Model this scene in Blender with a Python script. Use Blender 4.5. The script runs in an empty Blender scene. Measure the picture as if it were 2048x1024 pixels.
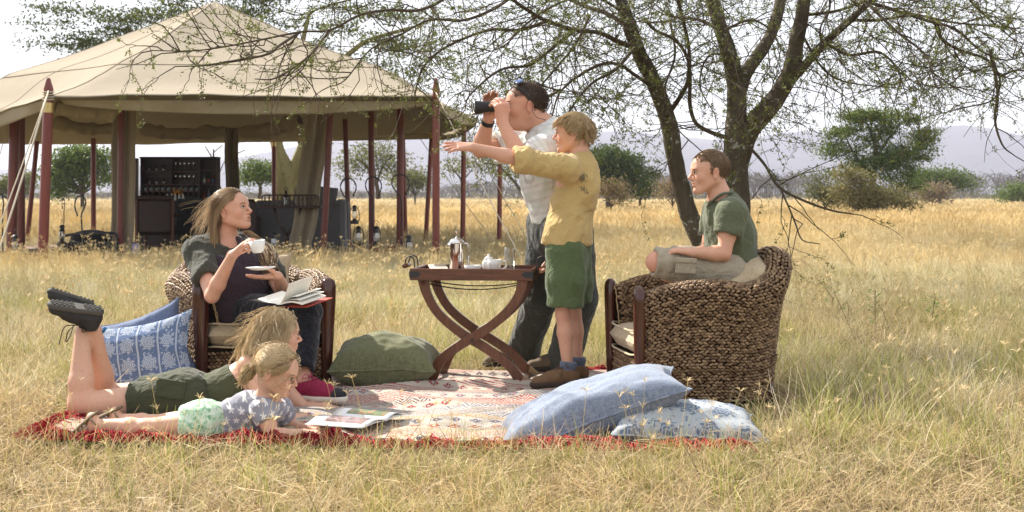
import bpy, math, random
import numpy as np
from mathutils import Vector, Matrix

R = math.radians
SC = bpy.context.scene
COL = SC.collection
FPX, HCAM, HZ = 2844.0, 1.0, 395.0      # focal length in photo pixels, eye height, horizon row


def P(px, py, d):
    """the world point that stands d metres in front of the camera at this place in the photograph"""
    return np.array([(px - 1024.0) * d / FPX, d, HCAM - (py - HZ) * d / FPX])


def G(px, d, z=0.0):
    return np.array([(px - 1024.0) * d / FPX, d, z])


cam = bpy.data.cameras.new('camera')
cam_o = bpy.data.objects.new('camera', cam)
COL.objects.link(cam_o)
cam.sensor_width = 36.0
cam.lens = 36.0 * FPX / 2048.0
cam.shift_y = -(512.0 - HZ) / 2048.0
cam_o.location = (0, 0, HCAM)
cam_o.rotation_euler = (R(90), 0, 0)
cam.clip_start = 0.1
cam.clip_end = 20000
cam.dof.use_dof = True
cam.dof.focus_distance = 7.2
cam.dof.aperture_fstop = 8.0
SC.camera = cam_o

SUN_EL, SUN_AZ = R(40), R(-47)           # azimuth measured from +Y (away from the viewer) towards +X
world = bpy.data.worlds.new('World')
SC.world = world
world.use_nodes = True
wt = world.node_tree
wt.nodes.clear()
w_out = wt.nodes.new('ShaderNodeOutputWorld')
w_bg = wt.nodes.new('ShaderNodeBackground')
w_sky = wt.nodes.new('ShaderNodeTexSky')
w_sky.sky_type = 'NISHITA'
w_sky.sun_disc = False
w_sky.sun_elevation = SUN_EL
w_sky.sun_rotation = SUN_AZ
w_sky.altitude = 900
w_sky.air_density = 1.0
w_sky.dust_density = 3.0
w_sky.ozone_density = 1.0
w_mix = wt.nodes.new('ShaderNodeMix')
w_mix.data_type = 'RGBA'
w_mix.inputs['Factor'].default_value = 0.78   # thin white veil of high cloud over the whole sky
w_mix.inputs[7].default_value = (9.6, 9.75, 10.0, 1)
wt.links.new(w_sky.outputs[0], w_mix.inputs[6])
wt.links.new(w_mix.outputs[2], w_bg.inputs[0])
wt.links.new(w_bg.outputs[0], w_out.inputs[0])
w_bg.inputs[1].default_value = 0.06

sun = bpy.data.lights.new('sun', 'SUN')
sun.energy = 5.0
sun.angle = R(0.8)
sun.color = (1.0, 0.93, 0.82)
sun_o = bpy.data.objects.new('sun', sun)
COL.objects.link(sun_o)
SUND = Vector((math.sin(SUN_AZ) * math.cos(SUN_EL), math.cos(SUN_AZ) * math.cos(SUN_EL), math.sin(SUN_EL)))
sun_o.rotation_euler = SUND.to_track_quat('Z', 'Y').to_euler()

vs = SC.view_settings
vs.view_transform = 'Standard'
vs.look = 'None'
vs.gamma = 1.0
vs.use_curve_mapping = False
vs.exposure = 1.2
SC.cycles.max_bounces = 8
SC.cycles.diffuse_bounces = 3
SC.cycles.glossy_bounces = 2
SC.cycles.transmission_bounces = 5
SC.cycles.transparent_max_bounces = 8
SC.cycles.volume_bounces = 0
SC.cycles.caustics_reflective = False
SC.cycles.caustics_refractive = False


def mesh_np(name, V, Fs, mats=None, smooth=True, midx=None, cols=None, uv=None):
    """V (n,3); Fs: list of int arrays (m,k) with equal k inside each"""
    V = np.ascontiguousarray(V, dtype=np.float32)
    if isinstance(Fs, np.ndarray):
        Fs = [Fs]
    Fs = [np.ascontiguousarray(f, dtype=np.int32) for f in Fs if len(f)]
    me = bpy.data.meshes.new(name)
    me.vertices.add(len(V))
    me.vertices.foreach_set('co', V.ravel())
    nl = sum(f.size for f in Fs)
    npoly = sum(len(f) for f in Fs)
    me.loops.add(nl)
    me.loops.foreach_set('vertex_index', np.concatenate([f.ravel() for f in Fs]))
    me.polygons.add(npoly)
    tot = np.concatenate([np.full(len(f), f.shape[1], np.int32) for f in Fs])
    st = np.concatenate([[0], np.cumsum(tot)[:-1]]).astype(np.int32)
    me.polygons.foreach_set('loop_start', st)
    me.polygons.foreach_set('loop_total', tot)
    me.polygons.foreach_set('use_smooth', np.full(npoly, bool(smooth)))
    if mats is not None:
        for m in (mats if isinstance(mats, (list, tuple)) else [mats]):
            me.materials.append(m)
    if midx is not None:
        me.polygons.foreach_set('material_index', np.ascontiguousarray(midx, dtype=np.int32))
    if cols is not None:
        c = np.ones((len(V), 4), np.float32)
        c[:, :3] = cols
        a = me.color_attributes.new('Col', 'FLOAT_COLOR', 'POINT')
        a.data.foreach_set('color', c.ravel())
    if uv is not None:
        a = me.attributes.new('uvp', 'FLOAT_VECTOR', 'POINT')
        u = np.zeros((len(V), 3), np.float32)
        u[:, :uv.shape[1]] = uv
        a.data.foreach_set('vector', u.ravel())
    me.update(calc_edges=True)
    me.validate()
    return me


def frames(p):
    """tangent and two normals along paths (N,K,3)"""
    t = np.gradient(p, axis=1)
    t /= np.linalg.norm(t, axis=2, keepdims=True) + 1e-9
    ref = np.zeros_like(t)
    ref[..., 2] = 1.0
    avg = t.mean(axis=1, keepdims=True)
    vert = np.abs(avg[..., 2:3]) > 0.8
    ref = np.where(vert, np.array([1.0, 0.0, 0.0]), ref)
    a = np.cross(t, ref)
    a /= np.linalg.norm(a, axis=2, keepdims=True) + 1e-9
    b = np.cross(t, a)
    return t, a, b


def batch_tubes(p, r, n=3, cols=None, flat=1.0, cap=False):
    """p (N,K,3), r (N,K) -> V, [F], cols"""
    p = np.asarray(p, float)
    N, K, _ = p.shape
    r = np.broadcast_to(np.asarray(r, float), (N, K))
    t, a, b = frames(p)
    ang = np.arange(n) * 2 * math.pi / n
    ca = np.cos(ang)[None, None, :, None]
    sa = np.sin(ang)[None, None, :, None] * flat
    V = p[:, :, None, :] + r[:, :, None, None] * (a[:, :, None, :] * ca + b[:, :, None, :] * sa)
    idx = np.arange(N * K * n).reshape(N, K, n)
    q = np.stack([idx[:, :-1, :], idx[:, 1:, :], np.roll(idx, -1, 2)[:, 1:, :], np.roll(idx, -1, 2)[:, :-1, :]], -1).reshape(-1, 4)
    Fs = [q]
    if cap:
        Fs.append(idx[:, 0, :].reshape(-1, n))
        Fs.append(idx[:, -1, ::-1].reshape(-1, n))
    c = None
    if cols is not None:
        cols = np.asarray(cols, float)
        if cols.ndim == 2:
            cols = np.repeat(cols[:, None, :], K, 1)
        c = np.repeat(cols[:, :, None, :], n, 2).reshape(-1, 3)
    return V.reshape(-1, 3), Fs, c


def catmull(pts, n=6, vals=None):
    """smooth path through control points; vals are interpolated alike"""
    pts = np.asarray(pts, float)
    if vals is not None:
        pts = np.hstack([pts, np.asarray(vals, float).reshape(len(pts), -1)])
    if len(pts) < 3:
        t = np.linspace(0, 1, n + 1)[:, None]
        out = pts[0] * (1 - t) + pts[1] * t
    else:
        q = np.vstack([2 * pts[0] - pts[1], pts, 2 * pts[-1] - pts[-2]])
        out = []
        for i in range(1, len(q) - 2):
            t = np.linspace(0, 1, n, endpoint=False)[:, None]
            p0, p1, p2, p3 = q[i - 1], q[i], q[i + 1], q[i + 2]
            out.append(0.5 * ((2 * p1) + (-p0 + p2) * t + (2 * p0 - 5 * p1 + 4 * p2 - p3) * t ** 2 + (-p0 + 3 * p1 - 3 * p2 + p3) * t ** 3))
        out.append(q[-2][None])
        out = np.vstack(out)
    if vals is not None:
        return out[:, :3], out[:, 3:]
    return out


def rotz(a):
    c, s = math.cos(a), math.sin(a)
    return np.array([[c, -s, 0], [s, c, 0], [0, 0, 1.0]])


def rotx(a):
    c, s = math.cos(a), math.sin(a)
    return np.array([[1.0, 0, 0], [0, c, -s], [0, s, c]])


def roty(a):
    c, s = math.cos(a), math.sin(a)
    return np.array([[c, 0, s], [0, 1.0, 0], [-s, 0, c]])


def unit(v):
    v = np.asarray(v, float)
    return v / (np.linalg.norm(v) + 1e-12)


def basis(x, up=(0, 0, 1)):
    """columns: x direction, y, z (z nearest to up)"""
    x = unit(x)
    y = unit(np.cross(up, x))
    return np.stack([x, y, np.cross(x, y)], 1)


class MB:
    """collects shapes, then links them as one mesh object"""

    def __init__(s):
        s.V, s.F, s.n, s.mi, s.cur, s.C = [], [], 0, [], 0, []
        s.col = (1, 1, 1)

    def add(s, V, Fs, T=None, o=None, cols=None):
        V = np.asarray(V, float)
        if T is not None:
            V = V @ np.asarray(T).T
        if o is not None:
            V = V + np.asarray(o, float)
        for f in ([Fs] if isinstance(Fs, np.ndarray) else Fs):
            if len(f):
                s.F.append(np.asarray(f) + s.n)
                s.mi.append(np.full(len(f), s.cur))
        s.V.append(V)
        s.C.append(np.broadcast_to(np.asarray(s.col if cols is None else cols, float), (len(V), 3)))
        s.n += len(V)
        return s

    def box(s, c, d, T=None, ch=0.0):
        """centre, size; ch is an edge chamfer"""
        d = np.asarray(d, float) / 2
        if ch <= 0:
            V = np.array([[x, y, z] for x in (-1, 1) for y in (-1, 1) for z in (-1, 1)]) * d
            F = [[0, 1, 3, 2], [4, 6, 7, 5], [0, 4, 5, 1], [2, 3, 7, 6], [0, 2, 6, 4], [1, 5, 7, 3]]
            return s.add(V, [np.array(F)], T, c)
        ch = min(ch, 0.45 * 2 * d.min())
        V, F = [], []
        sg = [(x, y, z) for x in (-1, 1) for y in (-1, 1) for z in (-1, 1)]
        ix = {}
        for k, g in enumerate(sg):
            for ax in range(3):
                v = [g[i] * (d[i] - (0 if i == ax else ch)) for i in range(3)]
                ix[(g, ax)] = len(V)
                V.append(v)
        q, t = [], []
        for ax in range(3):
            o1, o2 = (ax + 1) % 3, (ax + 2) % 3
            for sgn in (-1, 1):
                ring = []
                for a, b in ((-1, -1), (1, -1), (1, 1), (-1, 1)):
                    g = [0, 0, 0]
                    g[ax], g[o1], g[o2] = sgn, a, b
                    ring.append(ix[(tuple(g), ax)])
                q.append(ring if sgn > 0 else ring[::-1])
            for a in (-1, 1):
                for b in (-1, 1):
                    g0, g1 = [0, 0, 0], [0, 0, 0]
                    g0[ax], g1[ax] = -1, 1
                    g0[o1] = g1[o1] = a
                    g0[o2] = g1[o2] = b
                    g0, g1 = tuple(g0), tuple(g1)
                    r = [ix[(g0, o1)], ix[(g1, o1)], ix[(g1, o2)], ix[(g0, o2)]]
                    q.append(r if a * b > 0 else r[::-1])
        for g in sg:
            r = [ix[(g, 0)], ix[(g, 1)], ix[(g, 2)]]
            t.append(r if g[0] * g[1] * g[2] > 0 else r[::-1])
        return s.add(V, [np.array(q), np.array(t)], T, c)

    def tube(s, pts, r, n=8, cap=True, smooth=0, T=None, o=None, flat=1.0):
        pts = np.asarray(pts, float)
        r = np.asarray(r, float) * np.ones(len(pts))
        if smooth:
            pts, rr = catmull(pts, smooth, r)
            r = rr[:, 0]
        V, Fs, _ = batch_tubes(pts[None], r[None], n, flat=flat)
        if cap:
            m = len(pts)
            Fs = Fs + [np.arange(n)[None], (np.arange(n)[::-1] + (m - 1) * n)[None]]
        return s.add(V, Fs, T, o)

    def lathe(s, prof, n=16, T=None, o=None, cap=True):
        """prof: list of (radius, z)"""
        prof = np.asarray(prof, float)
        a = np.arange(n) * 2 * math.pi / n
        V = np.stack([prof[:, 0:1] * np.cos(a), prof[:, 0:1] * np.sin(a), np.repeat(prof[:, 1:2], n, 1)], -1).reshape(-1, 3)
        m = len(prof)
        idx = np.arange(m * n).reshape(m, n)
        nx = np.roll(idx, -1, 1)
        q = np.stack([idx[:-1], nx[:-1], nx[1:], idx[1:]], -1).reshape(-1, 4)
        Fs = [q]
        if cap:
            Fs += [idx[0][::-1][None], idx[-1][None]]
        return s.add(V, Fs, T, o)

    def ell(s, c, r, n=12, m=8, T=None):
        r = np.asarray(r, float) * np.ones(3)
        th = np.linspace(0, math.pi, m + 1)
        a = np.arange(n) * 2 * math.pi / n
        st = np.clip(np.sin(th), 1e-3, 1)
        V = np.stack([st[:, None] * np.cos(a), st[:, None] * np.sin(a), np.repeat(np.cos(th)[:, None], n, 1)], -1).reshape(-1, 3) * r
        idx = np.arange((m + 1) * n).reshape(m + 1, n)
        nx = np.roll(idx, -1, 1)
        q = np.stack([idx[:-1], idx[1:], nx[1:], nx[:-1]], -1).reshape(-1, 4)
        return s.add(V, [q], T, c)

    def prism(s, poly, t, T=None, o=None):
        """polygon (x,z) extruded along y by t (centred)"""
        poly = np.asarray(poly, float)
        n = len(poly)
        V = np.zeros((2 * n, 3))
        V[:n, 0], V[:n, 2], V[:n, 1] = poly[:, 0], poly[:, 1], -t / 2
        V[n:] = V[:n]
        V[n:, 1] = t / 2
        i = np.arange(n)
        j = (i + 1) % n
        return s.add(V, [np.stack([i, j, j + n, i + n], 1), i[::-1][None], (i + n)[None]], T, o)

    def strip(s, pts, w, t, T=None, o=None, smooth=0):
        """flat bar along a path in the xz plane: w across in that plane, t along y"""
        pts = np.asarray(pts, float)
        w = np.asarray(w, float) * np.ones(len(pts))
        if smooth:
            pts, ww = catmull(pts, smooth, w)
            w = ww[:, 0]
        tg = np.gradient(pts, axis=0)
        tg /= np.linalg.norm(tg, axis=1, keepdims=True)
        nr = np.stack([-tg[:, 2], tg[:, 1] * 0, tg[:, 0]], 1)
        m = len(pts)
        y = np.array([0, t / 2, 0])
        V = np.stack([pts - nr * w[:, None] / 2 - y, pts + nr * w[:, None] / 2 - y, pts + nr * w[:, None] / 2 + y, pts - nr * w[:, None] / 2 + y], 1).reshape(-1, 3)
        idx = np.arange(m * 4).reshape(m, 4)
        nx = np.roll(idx, -1, 1)
        q = np.stack([idx[:-1], nx[:-1], nx[1:], idx[1:]], -1).reshape(-1, 4)
        return s.add(V, [q, idx[0][::-1][None], idx[-1][None]], T, o)

    def grid(s, X, close_u=False, cols=None):
        """X (a,b,3) surface"""
        a, b, _ = X.shape
        idx = np.arange(a * b).reshape(a, b)
        if close_u:
            i2 = np.roll(idx, -1, 0)
            q = np.stack([idx[:, :-1], i2[:, :-1], i2[:, 1:], idx[:, 1:]], -1).reshape(-1, 4)
        else:
            q = np.stack([idx[:-1, :-1], idx[1:, :-1], idx[1:, 1:], idx[:-1, 1:]], -1).reshape(-1, 4)
        return s.add(X.reshape(-1, 3), [q], cols=cols)

    def build(s, name, mat, parent=None, smooth=False, world=False, bevel=0, subsurf=0, solid=0, col=False, auto=None):
        V = np.vstack(s.V)
        if world and parent is not None:
            V = V - np.array(root_loc(parent))
        byk = {}
        order = []
        for f, m in zip(s.F, s.mi):
            k = f.shape[1]
            byk.setdefault(k, [[], []])
            byk[k][0].append(f)
            byk[k][1].append(m)
        Fs, mi = [], []
        for k in byk:
            Fs.append(np.vstack(byk[k][0]))
            mi.append(np.concatenate(byk[k][1]))
        me = mesh_np(name, V, Fs, mat, smooth, np.concatenate(mi), np.vstack(s.C) if col else None)
        o = link(name, me, parent)
        if auto is not None:
            me.polygons.foreach_set('use_smooth', np.ones(len(me.polygons), bool))
            me.set_sharp_from_angle(angle=R(auto))
        if solid:
            md = o.modifiers.new('solid', 'SOLIDIFY')
            md.thickness = solid
            md.offset = 0
        if bevel:
            md = o.modifiers.new('bevel', 'BEVEL')
            md.width = bevel
            md.segments = 2
            md.limit_method = 'ANGLE'
            md.angle_limit = R(40)
        if subsurf:
            md = o.modifiers.new('sub', 'SUBSURF')
            md.levels = md.render_levels = subsurf
        return o


def link(name, me, parent=None):
    o = bpy.data.objects.new(name, me)
    COL.objects.link(o)
    if parent is not None:
        o.parent = parent
    return o


def root_loc(o):
    while o.parent is not None:
        o = o.parent
    return o.location


def tag(o, label=None, cat=None, group=None, kind=None):
    if label:
        n = len(label.split())
        assert 4 <= n <= 16, (n, label)
        o['label'] = label
    if cat:
        o['category'] = cat
    if group:
        o['group'] = group
    if kind:
        o['kind'] = kind
    return o


def thing(name, label, cat, loc=(0, 0, 0), rz=0.0, group=None):
    o = bpy.data.objects.new(name, None)
    COL.objects.link(o)
    o.location = [float(v) for v in loc]
    o.rotation_euler = (0, 0, rz)
    o.empty_display_size = 0.1
    return tag(o, label, cat, group)


def kids(o):
    return [c for c in COL.objects if c.parent == o]


def dup(root, loc, rz=0.0, label=None, scale=None):
    m = {}

    def cp(o, par):
        c = o.copy()
        COL.objects.link(c)
        c.parent = par
        for ch in KID.get(o.name, []):
            cp(ch, c)
        return c
    KID = {}
    for c in COL.objects:
        if c.parent is not None:
            KID.setdefault(c.parent.name, []).append(c)
    r = cp(root, None)
    r.location = [float(v) for v in loc]
    r.rotation_euler = (0, 0, rz)
    if scale:
        r.scale = (scale,) * 3 if not isinstance(scale, tuple) else scale
    if label:
        tag(r, label)
    return r


_rs = np.random.RandomState(7)
_LAT = _rs.rand(64, 64, 64).astype(np.float32) * 2 - 1


def vnoise(p):
    """smooth value noise, p (...,3) -> -1..1"""
    p = np.asarray(p, np.float32)
    i = np.floor(p).astype(np.int64)
    f = p - i
    f = f * f * (3 - 2 * f)
    i &= 63
    j = (i + 1) & 63
    x0, y0, z0 = i[..., 0], i[..., 1], i[..., 2]
    x1, y1, z1 = j[..., 0], j[..., 1], j[..., 2]
    fx, fy, fz = f[..., 0], f[..., 1], f[..., 2]
    a = _LAT[x0, y0, z0] * (1 - fx) + _LAT[x1, y0, z0] * fx
    b = _LAT[x0, y1, z0] * (1 - fx) + _LAT[x1, y1, z0] * fx
    c = _LAT[x0, y0, z1] * (1 - fx) + _LAT[x1, y0, z1] * fx
    d = _LAT[x0, y1, z1] * (1 - fx) + _LAT[x1, y1, z1] * fx
    e = a * (1 - fy) + b * fy
    g = c * (1 - fy) + d * fy
    return e * (1 - fz) + g * fz


def fbm(p, oct=4, gain=0.5):
    s, a = 0.0, 1.0
    p = np.asarray(p, np.float32)
    for k in range(oct):
        s = s + a * vnoise(p + k * 17.3)
        p = p * 2.03
        a *= gain
    return s


class NT:
    """small helper for writing shader node trees"""

    def __init__(s, name, rough=0.8, spec=0.3):
        s.m = bpy.data.materials.new(name)
        s.m.use_nodes = True
        s.t = s.m.node_tree
        s.t.nodes.clear()
        s.out = s.t.nodes.new('ShaderNodeOutputMaterial')
        s.b = s.t.nodes.new('ShaderNodeBsdfPrincipled')
        s.b.inputs['Roughness'].default_value = rough
        s.b.inputs['Specular IOR Level'].default_value = spec
        s.t.links.new(s.b.outputs[0], s.out.inputs[0])

    def n(s, typ, **kw):
        nd = s.t.nodes.new(typ)
        for k, v in kw.items():
            setattr(nd, k, v)
        return nd

    def put(s, sock, v):
        if hasattr(v, 'is_output') or hasattr(v, 'links'):
            s.t.links.new(v, sock)
        elif isinstance(v, (tuple, list)) and len(v) == 3 and sock.type == 'RGBA':
            sock.default_value = (*v, 1)
        else:
            sock.default_value = v

    def math(s, op, a, b=0.0, c=None, clamp=False):
        nd = s.n('ShaderNodeMath', operation=op, use_clamp=clamp)
        s.put(nd.inputs[0], a)
        s.put(nd.inputs[1], b)
        if c is not None:
            s.put(nd.inputs[2], c)
        return nd.outputs[0]

    def mix(s, f, a, b, mode='MIX'):
        nd = s.n('ShaderNodeMix', data_type='RGBA', blend_type=mode)
        s.put(nd.inputs[0], f)
        s.put(nd.inputs[6], a)
        s.put(nd.inputs[7], b)
        return nd.outputs[2]

    def ramp(s, f, stops, interp='LINEAR'):
        nd = s.n('ShaderNodeValToRGB')
        cr = nd.color_ramp
        cr.interpolation = interp
        while len(cr.elements) < len(stops):
            cr.elements.new(0.5)
        for e, (p, c) in zip(cr.elements, stops):
            e.position = p
            e.color = (*c, 1) if len(c) == 3 else c
        s.put(nd.inputs[0], f)
        return nd.outputs[0]

    def coord(s, kind='Object'):
        return s.n('ShaderNodeTexCoord').outputs[kind]

    def attr(s, name, out='Vector'):
        return s.n('ShaderNodeAttribute', attribute_name=name).outputs[out]

    def scale(s, v, sc, rot=(0, 0, 0), loc=(0, 0, 0)):
        nd = s.n('ShaderNodeMapping')
        s.put(nd.inputs[0], v)
        nd.inputs['Scale'].default_value = sc if isinstance(sc, (tuple, list)) else (sc, sc, sc)
        nd.inputs['Rotation'].default_value = rot
        nd.inputs['Location'].default_value = loc
        return nd.outputs[0]

    def noise(s, v, sc=5.0, det=3.0, rough=0.55, dist=0.0, out=0):
        nd = s.n('ShaderNodeTexNoise')
        s.put(nd.inputs['Vector'], v)
        nd.inputs['Scale'].default_value = sc
        nd.inputs['Detail'].default_value = det
        nd.inputs['Roughness'].default_value = rough
        nd.inputs['Distortion'].default_value = dist
        return nd.outputs[out]

    def wave(s, v, sc=5.0, dist=0.0, dsc=1.0, det=2.0, axis='X', kind='BANDS', prof='SIN'):
        nd = s.n('ShaderNodeTexWave', wave_type=kind, wave_profile=prof)
        if kind == 'BANDS':
            nd.bands_direction = axis
        s.put(nd.inputs['Vector'], v)
        nd.inputs['Scale'].default_value = sc
        nd.inputs['Distortion'].default_value = dist
        nd.inputs['Detail'].default_value = det
        nd.inputs['Detail Scale'].default_value = dsc
        return nd.outputs[1]

    def sep(s, v):
        nd = s.n('ShaderNodeSeparateXYZ')
        s.put(nd.inputs[0], v)
        return nd.outputs[0], nd.outputs[1], nd.outputs[2]

    def comb(s, x, y, z=0.0):
        nd = s.n('ShaderNodeCombineXYZ')
        for i, q in enumerate((x, y, z)):
            s.put(nd.inputs[i], q)
        return nd.outputs[0]

    def bump(s, h, st=0.3, dist=0.01):
        nd = s.n('ShaderNodeBump')
        nd.inputs['Strength'].default_value = st
        nd.inputs['Distance'].default_value = dist
        s.put(nd.inputs['Height'], h)
        s.t.links.new(nd.outputs[0], s.b.inputs['Normal'])
        return nd.outputs[0]

    def col(s, c):
        s.put(s.b.inputs['Base Color'], c)
        return s

    def set(s, **kw):
        for k, v in kw.items():
            s.put(s.b.inputs[k.replace('_', ' ')], v)
        return s

    def translucent(s, col, f=0.4):
        tr = s.n('ShaderNodeBsdfTranslucent')
        s.put(tr.inputs[0], col)
        mx = s.n('ShaderNodeMixShader')
        s.put(mx.inputs[0], f)
        s.t.links.new(s.b.outputs[0], mx.inputs[1])
        s.t.links.new(tr.outputs[0], mx.inputs[2])
        s.t.links.new(mx.outputs[0], s.out.inputs[0])
        return s


def plain(name, c, rough=0.6, spec=0.4, var=0.12, sc=30.0, metal=0.0, bump=0.0):
    """one colour with a little noise in it"""
    t = NT(name, rough, spec)
    nz = t.noise(t.coord(), sc, 4)
    a = tuple(max(0, v * (1 - var)) for v in c)
    b = tuple(min(1, v * (1 + var)) for v in c)
    t.col(t.mix(nz, a, b))
    t.b.inputs['Metallic'].default_value = metal
    if bump:
        t.bump(t.noise(t.coord(), sc * 3, 4), bump, 0.003)
    return t.m


def fabric(name, c, c2=None, weave=900.0, slub=60.0, rough=0.9, st=0.35, trans=0.0, sheen=0.2, coord='Object'):
    t = NT(name, rough, 0.15)
    v = t.coord(coord)
    w1 = t.wave(v, weave / 6.28, 0.6, 3, 1, 'X')
    w2 = t.wave(v, weave / 6.28, 0.6, 3, 1, 'Z')
    nz = t.noise(v, slub, 5, 0.7)
    big = t.noise(v, 6, 3)
    c2 = c2 or tuple(x * 0.72 for x in c)
    f = t.math('ADD', t.math('MULTIPLY', nz, 0.7), t.math('MULTIPLY', big, 0.4))
    colr = t.mix(t.math('SUBTRACT', f, 0.05, clamp=True), c2, c)
    t.col(colr)
    t.b.inputs['Sheen Weight'].default_value = sheen
    h = t.math('ADD', t.math('ADD', w1, w2), t.math('MULTIPLY', nz, 2.0))
    wr = t.noise(v, 8, 3, 0.5, 1.6)
    wr = t.math('ABSOLUTE', t.math('SUBTRACT', wr, 0.5))
    wr2 = t.math('ABSOLUTE', t.math('SUBTRACT', t.noise(v, 19, 2, 0.5, 1.2), 0.5))
    h = t.math('ADD', t.math('MULTIPLY', h, 0.09 * st), t.math('ADD', t.math('MULTIPLY', wr, -5.0), t.math('MULTIPLY', wr2, -1.6)))
    t.bump(h, 0.62, 0.008)
    if trans:
        t.translucent(colr, trans)
    return t.m


def wood(name, c1, c2, sc=1.0, rough=0.35, axis='X', spec=0.5):
    t = NT(name, rough, spec)
    v = t.coord()
    s = {'X': (2, 18, 18), 'Z': (18, 18, 2), 'Y': (18, 2, 18)}[axis]
    v2 = t.scale(v, tuple(k * sc for k in s))
    nz = t.noise(v2, 3.0, 6, 0.6, 0.8)
    fine = t.noise(t.scale(v, tuple(k * sc * 4 for k in s)), 6.0, 3)
    f = t.math('ADD', t.math('MULTIPLY', nz, 0.8), t.math('MULTIPLY', fine, 0.3))
    t.col(t.ramp(f, [(0.3, c1), (0.75, c2)]))
    t.bump(fine, 0.15, 0.001)
    return t.m


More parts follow.
